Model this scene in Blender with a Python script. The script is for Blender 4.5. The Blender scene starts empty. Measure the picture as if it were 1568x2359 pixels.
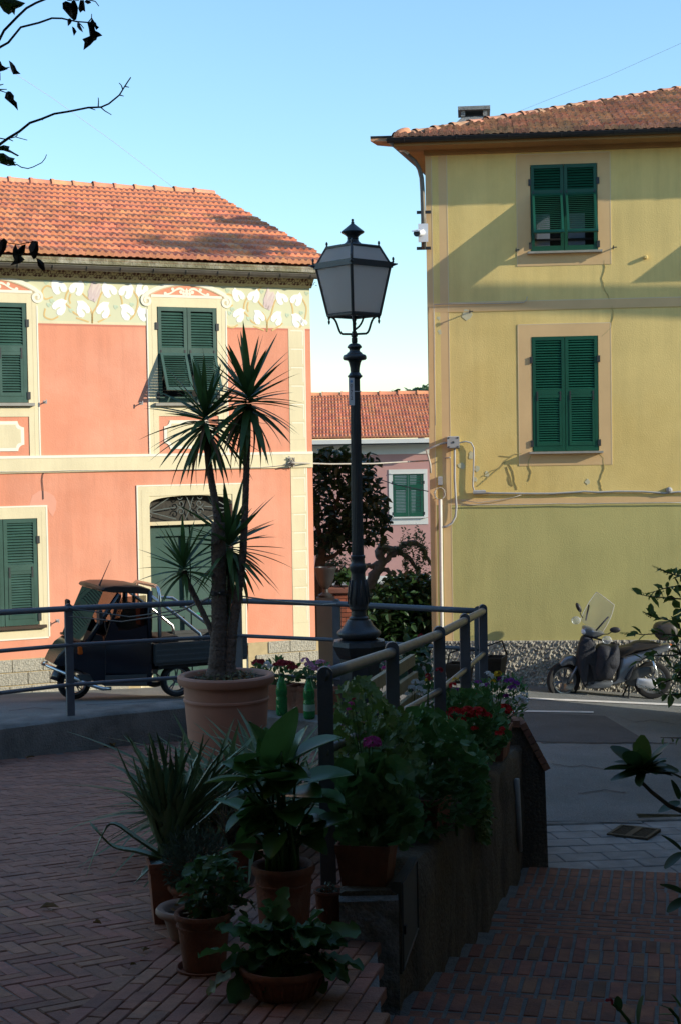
import bpy, math, random
from mathutils import Vector, Matrix
random.seed(7)
R = math.radians
S = bpy.context.scene
COL = S.collection
# ------------------------------------------------------------------ camera
F = 3500.0; W0, H0 = 1568.0, 2359.0          # working pixel frame used to measure the place
PITCH = math.atan(130/3500.0); ROLL = 0.0165
_f = Vector((0, math.cos(PITCH), -math.sin(PITCH)))
_r0 = Vector((1, 0, 0)); _u0 = Vector((0, math.sin(PITCH), math.cos(PITCH)))
_r = _r0*math.cos(ROLL) - _u0*math.sin(ROLL)
_u = _u0*math.cos(ROLL) + _r0*math.sin(ROLL)
cam = bpy.data.cameras.new('Camera'); camo = bpy.data.objects.new('Camera', cam); COL.objects.link(camo)
cam.sensor_fit = 'VERTICAL'; cam.sensor_height = 23.6; cam.lens = 23.6*F/H0
cam.clip_start = 0.05; cam.clip_end = 3000
camo.matrix_world = Matrix(((_r.x, _u.x, -_f.x, 0), (_r.y, _u.y, -_f.y, 0), (_r.z, _u.z, -_f.z, 0), (0, 0, 0, 1)))
S.camera = camo
# ------------------------------------------------------------------ sky, sun, exposure
SUN_AZ = 72.0; SUN_EL = 20.0                 # azimuth measured from behind the camera towards the right
_sa = R(SUN_AZ); _se = R(SUN_EL)
SUNV = Vector((math.sin(_sa)*math.cos(_se), -math.cos(_sa)*math.cos(_se), math.sin(_se)))   # towards the sun
w = bpy.data.worlds.new('World'); S.world = w; w.use_nodes = True
nt = w.node_tree; nt.nodes.clear()
sky = nt.nodes.new('ShaderNodeTexSky'); sky.sky_type = 'NISHITA'; sky.sun_disc = False
sky.sun_elevation = _se; sky.sun_rotation = math.atan2(SUNV.x, SUNV.y)
sky.altitude = 7500; sky.air_density = 3.6; sky.dust_density = 0.1; sky.ozone_density = 5.0
bg = nt.nodes.new('ShaderNodeBackground'); bg.inputs[1].default_value = 0.138
wo = nt.nodes.new('ShaderNodeOutputWorld')
nt.links.new(sky.outputs[0], bg.inputs[0]); nt.links.new(bg.outputs[0], wo.inputs[0])
sl = bpy.data.lights.new('Sun', 'SUN'); sl.energy = 3.1; sl.angle = R(0.55); sl.color = (1.0, 0.90, 0.74)
so = bpy.data.objects.new('Sun', sl); COL.objects.link(so)
so.rotation_euler = (-SUNV).to_track_quat('-Z', 'Y').to_euler(); so.location = (30, -12, 20)
S.view_settings.view_transform = 'Standard'; S.view_settings.look = 'None'
S.view_settings.exposure = 1.0; S.view_settings.gamma = 1.0; S.view_settings.use_curve_mapping = False
S.render.engine = 'CYCLES'
S.cycles.max_bounces = 8; S.cycles.diffuse_bounces = 4; S.cycles.transparent_max_bounces = 12
S.cycles.use_denoising = True

# ------------------------------------------------------------------ measuring helpers
def ray(px, py): return _f*F + _r*(px-W0/2) + _u*(H0/2-py)
def P(px, py, Y):
    d = ray(px, py); return d*(Y/d.y)
def hit(px, py, p0, n):
    d = ray(px, py); return d*(p0.dot(n)/d.dot(n))
class Frame:
    """local frame of a facade: x along it (right), y into the building, z up"""
    def __init__(s, p0, deg):
        s.o = Vector(p0); a = R(deg); s.a = a
        s.x = Vector((math.cos(a), math.sin(a), 0)); s.y = Vector((-math.sin(a), math.cos(a), 0))
    def uv(s, px, py, d=0.0):
        """pixel on the plane y=d of this frame -> (u, z)"""
        h = hit(px, py, s.o + s.y*d, s.y) - s.o
        return h.dot(s.x), h.z
    def w(s, u, d, z): return s.o + s.x*u + s.y*d + Vector((0, 0, z))
    def place(s, ob): ob.location = s.o; ob.rotation_euler = (0, 0, s.a)

# ------------------------------------------------------------------ mesh helpers
class MB:
    def __init__(s): s.v = []; s.f = []
    def add(s, vs, fs):
        b = len(s.v); s.v += [tuple(v) for v in vs]; s.f += [tuple(i+b for i in f) for f in fs]; return s
    def box(s, x0, x1, y0, y1, z0, z1):
        return s.add([(x0,y0,z0),(x1,y0,z0),(x1,y1,z0),(x0,y1,z0),(x0,y0,z1),(x1,y0,z1),(x1,y1,z1),(x0,y1,z1)],
                     [(0,3,2,1),(4,5,6,7),(0,1,5,4),(1,2,6,5),(2,3,7,6),(3,0,4,7)])
    def bbox(s, x0, x1, y0, y1, z0, z1, b):
        """box with chamfered front/back edges all round (octagon style)"""
        vs = []; 
        for z, e in ((z0, b), (z0+b, 0), (z1-b, 0), (z1, b)):
            vs += [(x0+e, y0+e, z), (x1-e, y0+e, z), (x1-e, y1-e, z), (x0+e, y1-e, z)]
        fs = [(3,2,1,0),(12,13,14,15)]
        for k in range(3):
            for i in range(4):
                j = (i+1) % 4; fs.append((k*4+i, k*4+j, k*4+4+j, k*4+4+i))
        return s.add(vs, fs)
    def obox(s, c, ax, ay, az):
        """oriented box: centre and three half-axis vectors"""
        c = Vector(c); vs = []
        for k in (-1, 1):
            for (i, j) in ((-1,-1),(1,-1),(1,1),(-1,1)): vs.append(c+ax*i+ay*j+az*k)
        return s.add(vs, [(0,3,2,1),(4,5,6,7),(0,1,5,4),(1,2,6,5),(2,3,7,6),(3,0,4,7)])
    def quad(s, a, b, c, d): return s.add([a,b,c,d], [(0,1,2,3)])
    def prism(s, pts, y0, y1):
        """polygon in the x-z plane extruded along y (y0 front, y1 back)"""
        n = len(pts)
        vs = [(x,y0,z) for x,z in pts] + [(x,y1,z) for x,z in pts]
        fs = [tuple(range(n)), tuple(range(2*n-1, n-1, -1))]
        fs += [(i, i+n, (i+1) % n + n, (i+1) % n) for i in range(n)]
        return s.add(vs, fs)
    def prismz(s, pts, z0, z1):
        n = len(pts)
        vs = [(x,y,z0) for x,y in pts] + [(x,y,z1) for x,y in pts]
        fs = [tuple(range(n-1,-1,-1)), tuple(range(n, 2*n))]
        fs += [(i, (i+1) % n, (i+1) % n + n, i+n) for i in range(n)]
        return s.add(vs, fs)
    def tube(s, pts, r, n=8, cap=True, flat=1.0):
        pts = [Vector(p) for p in pts]; m = len(pts)
        rs = r if isinstance(r, (list, tuple)) else [r]*m
        vs = []; prev = None
        for i, p in enumerate(pts):
            t = (pts[min(i+1, m-1)] - pts[max(i-1, 0)])
            if t.length < 1e-9: t = Vector((0,0,1))
            t.normalize()
            if prev is None:
                a = t.orthogonal().normalized()
            else:
                a = prev - t*prev.dot(t)
                a = a.normalized() if a.length > 1e-6 else t.orthogonal().normalized()
            prev = a; b = t.cross(a)
            for k in range(n):
                q = 2*math.pi*k/n
                vs.append(p + a*(math.cos(q)*rs[i]) + b*(math.sin(q)*rs[i]*flat))
        fs = []
        for i in range(m-1):
            for k in range(n):
                l = (k+1) % n; fs.append((i*n+k, i*n+l, (i+1)*n+l, (i+1)*n+k))
        if cap: fs += [tuple(range(n-1,-1,-1)), tuple(range((m-1)*n, m*n))]
        return s.add(vs, fs)
    def lathe(s, prof, c=(0,0,0), n=24, cap0=True, cap1=True, sx=1.0, sy=1.0, rot=0.0, mod=None):
        cx, cy, cz = c; vs = []; m = len(prof)
        for (r, z) in prof:
            for k in range(n):
                q = 2*math.pi*k/n + rot; rr = r*(mod(k, z) if mod else 1.0)
                vs.append((cx+rr*math.cos(q)*sx, cy+rr*math.sin(q)*sy, cz+z))
        fs = []
        for i in range(m-1):
            for k in range(n):
                l = (k+1) % n; fs.append((i*n+k, i*n+l, (i+1)*n+l, (i+1)*n+k))
        if cap0: fs.append(tuple(range(n-1,-1,-1)))
        if cap1: fs.append(tuple(range((m-1)*n, m*n)))
        return s.add(vs, fs)
    def ribbon(s, pts, wd, y0, y1):
        """a painted/relief band of width wd following a polyline in the x-z plane"""
        m = len(pts); ws = wd if isinstance(wd, (list, tuple)) else [wd]*m
        L = []; Rr = []
        for i in range(m):
            a = pts[max(i-1,0)]; b = pts[min(i+1,m-1)]
            tx, tz = b[0]-a[0], b[1]-a[1]; l = math.hypot(tx, tz) or 1
            nx, nz = -tz/l, tx/l; h = ws[i]/2
            L.append((pts[i][0]+nx*h, pts[i][1]+nz*h)); Rr.append((pts[i][0]-nx*h, pts[i][1]-nz*h))
        vs = [(x,y0,z) for x,z in L]+[(x,y0,z) for x,z in Rr]+[(x,y1,z) for x,z in L]+[(x,y1,z) for x,z in Rr]
        fs = []
        for i in range(m-1):
            fs += [(i, m+i, m+i+1, i+1), (i, i+1, 2*m+i+1, 2*m+i), (m+i, 3*m+i, 3*m+i+1, m+i+1)]
        fs += [(0, 2*m, 3*m, m), (m-1, 2*m-1, 4*m-1, 3*m-1)]
        return s.add(vs, fs)
    def loft(s, rings, cap0=True, cap1=True, closed=True):
        n = len(rings[0]); vs = [p for r in rings for p in r]; fs = []
        for i in range(len(rings)-1):
            for k in range(n if closed else n-1):
                l = (k+1) % n; fs.append((i*n+k, i*n+l, (i+1)*n+l, (i+1)*n+k))
        if cap0 and closed: fs.append(tuple(range(n-1,-1,-1)))
        if cap1 and closed: fs.append(tuple(range((len(rings)-1)*n, len(rings)*n)))
        return s.add(vs, fs)
    def mesh(s, name='m', smooth=False, auto=None):
        me = bpy.data.meshes.new(name); me.from_pydata(s.v, [], s.f); me.validate(); me.update()
        if smooth: me.polygons.foreach_set('use_smooth', [True]*len(me.polygons))
        if auto is not None:
            me.polygons.foreach_set('use_smooth', [True]*len(me.polygons))
            try: me.set_sharp_from_angle(angle=R(auto))
            except Exception: pass
        return me
    def build(s, name, mat, parent=None, smooth=False, auto=None, mw=None):
        return ob(name, s.mesh(name, smooth, auto), mat, parent, mw)
def ob(name, me, mat=None, parent=None, mw=None):
    if mat is not None and len(me.materials) == 0: me.materials.append(mat)
    o = bpy.data.objects.new(name, me); COL.objects.link(o)
    if parent is not None: o.parent = parent
    if mw is not None: o.matrix_local = mw
    return o
def empty(name, loc=(0,0,0), rz=0.0, parent=None):
    o = bpy.data.objects.new(name, None); COL.objects.link(o); o.empty_display_size = 0.1
    o.location = loc; o.rotation_euler = (0, 0, rz)
    if parent is not None: o.parent = parent
    return o
def tag(o, label, cat, group=None, kind=None):
    if label: o['label'] = label
    if cat: o['category'] = cat
    if group: o['group'] = group
    if kind: o['kind'] = kind
    return o
def struct(o, label=None):
    o['kind'] = 'structure'
    if label: o['label'] = label
    return o
def fix_normals(me):
    import bmesh
    bm = bmesh.new(); bm.from_mesh(me); bmesh.ops.recalc_face_normals(bm, faces=bm.faces); bm.to_mesh(me); bm.free()

# ------------------------------------------------------------------ materials
def node(nt, t, **kw):
    n = nt.nodes.new(t)
    for k, v in kw.items(): setattr(n, k, v)
    return n
def mat(name, col, rough=0.75, var=0.12, scale=6.0, bump=0.0, bscale=60.0, metal=0.0, rnd=0.0, spec=0.4, col2=None,
        mix=(0.45, 0.62), trans=0.0, alpha=1.0, streak=False, objc=False, sheen=0.0, sub=0.0, hue=0.0, grain=0.0, gscale=260.0, stain=0.0):
    """col: base; var: brightness mottling; col2: second colour mixed in as patches; rnd: per-object variation"""
    m = bpy.data.materials.new(name); m.use_nodes = True; nt = m.node_tree
    b = nt.nodes['Principled BSDF']
    b.inputs['Roughness'].default_value = rough; b.inputs['Metallic'].default_value = metal
    b.inputs['Specular IOR Level'].default_value = spec
    L = nt.links.new
    if objc:
        tc = node(nt, 'ShaderNodeTexCoord'); pos = tc.outputs['Object']
    else:
        g = node(nt, 'ShaderNodeNewGeometry'); pos = g.outputs['Position']
    if streak:
        mp = node(nt, 'ShaderNodeMapping'); mp.inputs['Scale'].default_value = (1.0, 1.0, 0.16); L(pos, mp.inputs[0]); ps = mp.outputs[0]
    else: ps = pos
    n1 = node(nt, 'ShaderNodeTexNoise'); n1.inputs['Scale'].default_value = scale; n1.inputs['Detail'].default_value = 5; n1.inputs['Roughness'].default_value = 0.6
    L(ps, n1.inputs['Vector'])
    cur = None
    rgb = node(nt, 'ShaderNodeRGB'); rgb.outputs[0].default_value = (*col, 1); cur = rgb.outputs[0]
    if col2 is not None:
        n2 = node(nt, 'ShaderNodeTexNoise'); n2.inputs['Scale'].default_value = scale*0.37; n2.inputs['Detail'].default_value = 6; n2.inputs['Roughness'].default_value = 0.65
        L(ps, n2.inputs['Vector'])
        mr = node(nt, 'ShaderNodeMapRange'); mr.inputs[1].default_value = mix[0]; mr.inputs[2].default_value = mix[1]; L(n2.outputs['Fac'], mr.inputs[0])
        mx = node(nt, 'ShaderNodeMix', data_type='RGBA'); L(mr.outputs[0], mx.inputs[0]); L(cur, mx.inputs[6]); mx.inputs[7].default_value = (*col2, 1)
        cur = mx.outputs[2]
    hs = node(nt, 'ShaderNodeHueSaturation'); L(cur, hs.inputs['Color'])
    mr = node(nt, 'ShaderNodeMapRange'); mr.inputs[1].default_value = 0.25; mr.inputs[2].default_value = 0.75
    mr.inputs[3].default_value = 1-var; mr.inputs[4].default_value = 1+var; L(n1.outputs['Fac'], mr.inputs[0])
    val = mr.outputs[0]
    if rnd > 0 or hue > 0:
        oi = node(nt, 'ShaderNodeObjectInfo')
        if rnd > 0:
            m2 = node(nt, 'ShaderNodeMapRange'); m2.inputs[3].default_value = 1-rnd; m2.inputs[4].default_value = 1+rnd; L(oi.outputs['Random'], m2.inputs[0])
            mm = node(nt, 'ShaderNodeMath', operation='MULTIPLY'); L(val, mm.inputs[0]); L(m2.outputs[0], mm.inputs[1]); val = mm.outputs[0]
        if hue > 0:
            ml = node(nt, 'ShaderNodeMath', operation='MULTIPLY'); L(oi.outputs['Random'], ml.inputs[0]); ml.inputs[1].default_value = 7.31
            fr = node(nt, 'ShaderNodeMath', operation='FRACT'); L(ml.outputs[0], fr.inputs[0])
            m3 = node(nt, 'ShaderNodeMapRange'); m3.inputs[3].default_value = 0.5-hue; m3.inputs[4].default_value = 0.5+hue; L(fr.outputs[0], m3.inputs[0]); L(m3.outputs[0], hs.inputs['Hue'])
    if grain > 0:
        ng = node(nt, 'ShaderNodeTexNoise'); ng.inputs['Scale'].default_value = gscale; ng.inputs['Detail'].default_value = 2; L(pos, ng.inputs['Vector'])
        mg = node(nt, 'ShaderNodeMapRange'); mg.inputs[1].default_value = 0.3; mg.inputs[2].default_value = 0.7; mg.inputs[3].default_value = 1-grain; mg.inputs[4].default_value = 1+grain; L(ng.outputs['Fac'], mg.inputs[0])
        mm = node(nt, 'ShaderNodeMath', operation='MULTIPLY'); L(val, mm.inputs[0]); L(mg.outputs[0], mm.inputs[1]); val = mm.outputs[0]
    if stain > 0:
        mp2 = node(nt, 'ShaderNodeMapping'); mp2.inputs['Scale'].default_value = (5.0, 5.0, 0.45); L(pos, mp2.inputs[0])
        ns_ = node(nt, 'ShaderNodeTexNoise'); ns_.inputs['Scale'].default_value = 1.0; ns_.inputs['Detail'].default_value = 7; ns_.inputs['Roughness'].default_value = 0.7; L(mp2.outputs[0], ns_.inputs['Vector'])
        nl = node(nt, 'ShaderNodeTexNoise'); nl.inputs['Scale'].default_value = 0.55; nl.inputs['Detail'].default_value = 4; L(pos, nl.inputs['Vector'])
        mx2 = node(nt, 'ShaderNodeMath', operation='MULTIPLY'); L(ns_.outputs['Fac'], mx2.inputs[0]); L(nl.outputs['Fac'], mx2.inputs[1])
        mg = node(nt, 'ShaderNodeMapRange'); mg.inputs[1].default_value = 0.20; mg.inputs[2].default_value = 0.36; mg.inputs[3].default_value = 1+stain*0.25; mg.inputs[4].default_value = 1-stain; L(mx2.outputs[0], mg.inputs[0])
        mm = node(nt, 'ShaderNodeMath', operation='MULTIPLY'); L(val, mm.inputs[0]); L(mg.outputs[0], mm.inputs[1]); val = mm.outputs[0]
    L(val, hs.inputs['Value'])
    L(hs.outputs[0], b.inputs['Base Color'])
    if bump > 0:
        nb = node(nt, 'ShaderNodeTexNoise'); nb.inputs['Scale'].default_value = bscale; nb.inputs['Detail'].default_value = 4
        L(pos, nb.inputs['Vector'])
        bp = node(nt, 'ShaderNodeBump'); bp.inputs['Strength'].default_value = bump; bp.inputs['Distance'].default_value = 0.02
        L(nb.outputs['Fac'], bp.inputs['Height']); L(bp.outputs[0], b.inputs['Normal'])
    if trans > 0:      # leaf: let light through
        out = nt.nodes['Material Output']
        tl = node(nt, 'ShaderNodeBsdfTranslucent'); L(hs.outputs[0], tl.inputs[0])
        ms = node(nt, 'ShaderNodeMixShader'); ms.inputs[0].default_value = trans
        L(b.outputs[0], ms.inputs[1]); L(tl.outputs[0], ms.inputs[2]); L(ms.outputs[0], out.inputs[0])
    return m
def glass_mat(name, col=(1,1,1), rough=0.02, alpha=0.3, tint=None):
    """thin clear sheet: mostly transparent with a reflecting surface"""
    m = bpy.data.materials.new(name); m.use_nodes = True; nt = m.node_tree; nt.nodes.clear()
    out = node(nt, 'ShaderNodeOutputMaterial'); tr = node(nt, 'ShaderNodeBsdfTransparent'); tr.inputs[0].default_value = (*(tint or col), 1)
    pb = node(nt, 'ShaderNodeBsdfPrincipled'); pb.inputs['Base Color'].default_value = (*col, 1); pb.inputs['Roughness'].default_value = rough
    fr = node(nt, 'ShaderNodeFresnel'); fr.inputs[0].default_value = 1.5
    ad = node(nt, 'ShaderNodeMath', operation='ADD', use_clamp=True); ad.inputs[1].default_value = alpha
    nt.links.new(fr.outputs[0], ad.inputs[0])
    ms = node(nt, 'ShaderNodeMixShader'); nt.links.new(ad.outputs[0], ms.inputs[0]); nt.links.new(tr.outputs[0], ms.inputs[1]); nt.links.new(pb.outputs[0], ms.inputs[2])
    nt.links.new(ms.outputs[0], out.inputs[0])
    return m
# ------------------------------------------------------------------ materials
m_asph   = mat('asphalt', (0.195,0.198,0.188), 0.9, 0.26, 0.7, 0.9, 150, col2=(0.140,0.162,0.156), grain=0.4, gscale=110)
m_asph2  = mat('asphalt_new', (0.095,0.097,0.098), 0.9, 0.2, 2.0, 0.8, 150, grain=0.35, gscale=110)
m_conc   = mat('concrete', (0.20,0.19,0.17), 0.92, 0.3, 5, 0.6, 60, col2=(0.12,0.115,0.10))
m_slab   = mat('pavement_slab', (0.27,0.265,0.25), 0.85, 0.2, 6, 0.4, 90, rnd=0.10, col2=(0.21,0.207,0.195), grain=0.15)
m_white  = mat('road_paint', (0.62,0.61,0.57), 0.8, 0.18, 9, 0.2, 80, col2=(0.35,0.35,0.33), mix=(0.55,0.7))
m_brick  = mat('paving_brick', (0.29,0.135,0.088), 0.75, 0.22, 14, 0.35, 90, rnd=0.28, col2=(0.235,0.118,0.084), hue=0.012, grain=0.12, gscale=160)
m_brick2 = mat('step_brick', (0.27,0.115,0.068), 0.85, 0.22, 12, 0.35, 90, rnd=0.24, col2=(0.18,0.085,0.06), hue=0.012)
m_mortar = mat('mortar', (0.15,0.155,0.15), 0.95, 0.3, 10, 0.6, 80, grain=0.2)
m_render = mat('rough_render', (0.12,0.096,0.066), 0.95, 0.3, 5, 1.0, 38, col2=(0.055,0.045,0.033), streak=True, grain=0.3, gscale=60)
m_stone  = mat('grey_stone', (0.22,0.22,0.21), 0.9, 0.3, 20, 0.8, 60)
m_pink   = mat('pink_plaster', (0.68,0.275,0.165), 0.92, 0.05, 1.6, 0.15, 50, col2=(0.72,0.32,0.205), stain=0.11)
m_pinkpatch = mat('pink_patch', (0.69,0.33,0.23), 0.92, 0.05, 3)
m_cream  = mat('cream_paint', (0.70,0.62,0.40), 0.92, 0.06, 2.0, 0.1, 50, stain=0.08)
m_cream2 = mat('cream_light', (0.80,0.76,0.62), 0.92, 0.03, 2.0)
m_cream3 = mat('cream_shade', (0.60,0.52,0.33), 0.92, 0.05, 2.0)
m_sage   = mat('sage_paint', (0.60,0.60,0.40), 0.92, 0.05, 2.0)
m_leafw  = mat('white_paint', (0.84,0.84,0.80), 0.92, 0.02, 2.0)
m_lilac  = mat('lilac_paint', (0.60,0.49,0.46), 0.92, 0.1, 20)
m_ochre  = mat('ochre_paint', (0.62,0.44,0.19), 0.92, 0.06, 9)
m_mint   = mat('mint_paint', (0.48,0.57,0.42), 0.92, 0.05, 9)
m_umber  = mat('umber_paint', (0.12,0.055,0.03), 0.92, 0.1, 9)
m_cove   = mat('cove_paint', (0.50,0.42,0.21), 0.92, 0.08, 3)
m_eave   = mat('eave_soffit', (0.30,0.17,0.06), 0.9, 0.08, 3)
m_yel    = mat('yellow_plaster', (0.76,0.575,0.215), 0.95, 0.08, 1.3, 0.18, 60, col2=(0.71,0.52,0.18), stain=0.10)
m_green  = mat('olive_plaster', (0.485,0.435,0.17), 0.95, 0.06, 1.0, 0.2, 70, col2=(0.45,0.41,0.16), stain=0.10)
m_tan    = mat('tan_band', (0.68,0.46,0.225), 0.95, 0.07, 2)
m_tanl   = mat('tan_line', (0.68,0.54,0.33), 0.95, 0.05, 2)
m_patch  = mat('peeled_plaster', (0.56,0.52,0.34), 0.95, 0.15, 6)
m_crack  = mat('crack', (0.42,0.34,0.14), 0.95, 0.15, 6)
m_pebble = mat('pebbledash', (0.34,0.32,0.26), 0.95, 0.55, 26, 1.0, 26, col2=(0.20,0.19,0.17))
m_block  = mat('granite_block', (0.36,0.34,0.27), 0.9, 0.4, 40, 0.9, 45, rnd=0.08)
m_joint  = mat('block_joint', (0.45,0.36,0.20), 0.95, 0.15, 9)
m_shut   = mat('green_shutter', (0.030,0.080,0.060), 0.5, 0.2, 4, rnd=0.10, col2=(0.040,0.092,0.072))
m_shutd  = mat('shutter_iron', (0.035,0.04,0.04), 0.5, 0.1, 9)
m_shuty  = mat('bright_green_shutter', (0.007,0.075,0.042), 0.45, 0.15, 4, rnd=0.08)
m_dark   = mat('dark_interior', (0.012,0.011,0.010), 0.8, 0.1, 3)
m_door   = mat('door_green', (0.028,0.075,0.058), 0.5, 0.2, 3, col2=(0.045,0.09,0.075))
m_iron   = mat('wrought_iron', (0.10,0.12,0.11), 0.55, 0.15, 20)
m_sill   = mat('slate_sill', (0.30,0.29,0.25), 0.7, 0.15, 10)
m_tile   = mat('terracotta_tile', (0.68,0.285,0.145), 0.88, 0.16, 9, 0.25, 50, rnd=0.16, col2=(0.58,0.245,0.14), hue=0.010, stain=0.08)
m_tiley  = mat('weathered_tile', (0.46,0.215,0.125), 0.9, 0.3, 9, 0.4, 50, rnd=0.22, col2=(0.30,0.18,0.11), hue=0.012)
m_tiler  = mat('rear_tile', (0.58,0.225,0.115), 0.88, 0.12, 9, rnd=0.14, hue=0.008)
m_moss   = mat('mossy_mortar', (0.19,0.175,0.105), 0.95, 0.45, 9, 0.8, 40, col2=(0.33,0.31,0.24))
m_gutter = mat('zinc_gutter', (0.12,0.108,0.085), 0.5, 0.25, 6, metal=0.3)
m_gutd   = mat('dark_gutter', (0.020,0.020,0.021), 0.45, 0.15, 6)
m_rpink  = mat('rear_pink_plaster', (0.47,0.255,0.225), 0.95, 0.06, 2)
m_rwhite = mat('rear_white_trim', (0.60,0.59,0.54), 0.9, 0.05, 2)
m_lamp   = mat('lamp_iron', (0.030,0.038,0.045), 0.42, 0.2, 12, 0.15, 60, spec=0.5)
m_rail   = mat('railing_paint', (0.085,0.097,0.115), 0.48, 0.15, 14, 0.15, 60, spec=0.5)
m_railw  = mat('railing_worn', (0.155,0.150,0.140), 0.42, 0.3, 14, metal=0.25, spec=0.5)
m_pot    = mat('terracotta_pot', (0.25,0.098,0.056), 0.85, 0.2, 9, 0.3, 60, rnd=0.15, col2=(0.29,0.165,0.115), mix=(0.5,0.75), stain=0.25)
m_potb   = mat('big_plastic_pot', (0.36,0.175,0.115), 0.65, 0.08, 8)
m_soil   = mat('potting_soil', (0.045,0.032,0.022), 0.95, 0.4, 30, 1.0, 60)
m_bark   = mat('yucca_bark', (0.115,0.088,0.072), 0.95, 0.45, 40, 0.9, 50)
m_wood   = mat('bark', (0.10,0.085,0.065), 0.95, 0.35, 20, 1.0, 30)
m_woodl  = mat('bench_wood', (0.30,0.235,0.13), 0.6, 0.25, 9, 0.3, 50)
m_yucca  = mat('yucca_leaf', (0.060,0.125,0.035), 0.45, 0.18, 10, trans=0.25, rnd=0.22, hue=0.012)
m_yuccab = mat('yucca_leaf_dry', (0.16,0.09,0.045), 0.6, 0.2, 10, trans=0.2, rnd=0.2)
m_aloe   = mat('aloe_leaf', (0.105,0.175,0.080), 0.42, 0.15, 12, rnd=0.2, hue=0.012)
m_calla  = mat('calla_leaf', (0.065,0.160,0.038), 0.35, 0.15, 10, trans=0.25, rnd=0.18)
m_leaf   = mat('leaf_green', (0.060,0.135,0.036), 0.5, 0.3, 12, trans=0.3, rnd=0.12)
m_leafg  = mat('geranium_leaf', (0.065,0.155,0.040), 0.55, 0.3, 10, trans=0.3)
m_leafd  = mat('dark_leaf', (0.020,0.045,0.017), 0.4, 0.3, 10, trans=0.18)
m_leafy  = mat('grey_green_leaf', (0.085,0.125,0.085), 0.6, 0.25, 12, trans=0.15)
m_strap  = mat('strap_leaf', (0.095,0.150,0.060), 0.45, 0.2, 10, trans=0.25, rnd=0.25)
m_leaff  = mat('fresh_leaf', (0.085,0.150,0.030), 0.5, 0.25, 10, trans=0.35)
m_olive  = mat('olive_leaf', (0.13,0.15,0.075), 0.55, 0.3, 10, trans=0.25)
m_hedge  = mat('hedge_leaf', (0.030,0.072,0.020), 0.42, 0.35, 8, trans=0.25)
m_dry    = mat('dry_leaf', (0.17,0.10,0.03), 0.7, 0.3, 20, trans=0.2)
m_red    = mat('red_petal', (0.46,0.012,0.010), 0.6, 0.25, 30, trans=0.2)
m_dred   = mat('crimson_petal', (0.32,0.02,0.03), 0.6, 0.25, 30, trans=0.2)
m_mag    = mat('magenta_petal', (0.46,0.06,0.26), 0.6, 0.25, 30, trans=0.25)
m_pur    = mat('purple_petal', (0.26,0.05,0.32), 0.6, 0.25, 30, trans=0.2)
m_pinkf  = mat('pale_pink_petal', (0.60,0.30,0.44), 0.6, 0.25, 30, trans=0.25)
m_whf    = mat('white_petal', (0.72,0.72,0.70), 0.6, 0.1, 30, trans=0.25)
m_yelf   = mat('yellow_petal', (0.66,0.45,0.02), 0.6, 0.15, 30, trans=0.2)
m_chrome = mat('brushed_steel', (0.62,0.62,0.60), 0.28, 0.08, 10, metal=1.0)
m_navy   = mat('navy_paint', (0.004,0.005,0.011), 0.25, 0.05, 5, spec=0.6)
m_grayp  = mat('grey_panel', (0.050,0.054,0.054), 0.5, 0.12, 8)
m_rubber = mat('rubber', (0.018,0.018,0.018), 0.85, 0.2, 20)
m_blackp = mat('black_plastic', (0.020,0.020,0.022), 0.5, 0.1, 20)
m_silver = mat('silver_paint', (0.19,0.21,0.235), 0.30, 0.06, 6, metal=0.6, spec=0.6)
m_cloth  = mat('dark_cloth', (0.016,0.019,0.027), 0.75, 0.2, 14, 0.4, 40, sheen=0.3)
m_orange = mat('orange_lens', (0.55,0.10,0.01), 0.25, 0.05, 8)
m_seat   = mat('seat_vinyl', (0.040,0.034,0.028), 0.5, 0.15, 10)
m_greyb  = mat('grey_box', (0.34,0.34,0.33), 0.6, 0.1, 10)
m_pvc    = mat('white_pipe', (0.60,0.57,0.50), 0.5, 0.1, 10)
m_cable  = mat('pale_cable', (0.42,0.39,0.33), 0.6, 0.15, 20)
m_cabled = mat('dark_cable', (0.035,0.033,0.032), 0.6, 0.15, 20)
m_paper  = mat('white_label', (0.66,0.68,0.70), 0.6, 0.04, 10)
m_ink    = mat('label_ink', (0.03,0.035,0.045), 0.7, 0.0, 10)
m_blueink = mat('label_blue', (0.16,0.35,0.60), 0.7, 0.0, 10)
m_cab    = mat('cabinet_door', (0.07,0.07,0.058), 0.6, 0.15, 6)
m_planter = mat('brown_planter', (0.055,0.035,0.022), 0.6, 0.15, 8)
m_glass  = glass_mat('clear_glass', (0.03,0.03,0.03), 0.03, 0.06, tint=(0.52,0.50,0.47))
m_screen = glass_mat('windscreen', (0.85,0.88,0.9), 0.06, 0.13)
m_bottle = glass_mat('green_bottle', (0.05,0.30,0.09), 0.08, 0.42, tint=(0.25,0.75,0.32))
# frosted lantern glass
m_frost = bpy.data.materials.new('frosted_glass'); m_frost.use_nodes = True
_nt = m_frost.node_tree; _b = _nt.nodes['Principled BSDF']; _b.inputs['Base Color'].default_value = (0.70,0.69,0.67,1); _b.inputs['Roughness'].default_value = 0.5
_t = node(_nt, 'ShaderNodeBsdfTranslucent'); _t.inputs[0].default_value = (0.93,0.91,0.89,1)
_ms = node(_nt, 'ShaderNodeMixShader'); _ms.inputs[0].default_value = 0.8
_nt.links.new(_b.outputs[0], _ms.inputs[1]); _nt.links.new(_t.outputs[0], _ms.inputs[2]); _nt.links.new(_ms.outputs[0], _nt.nodes['Material Output'].inputs[0])
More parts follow.
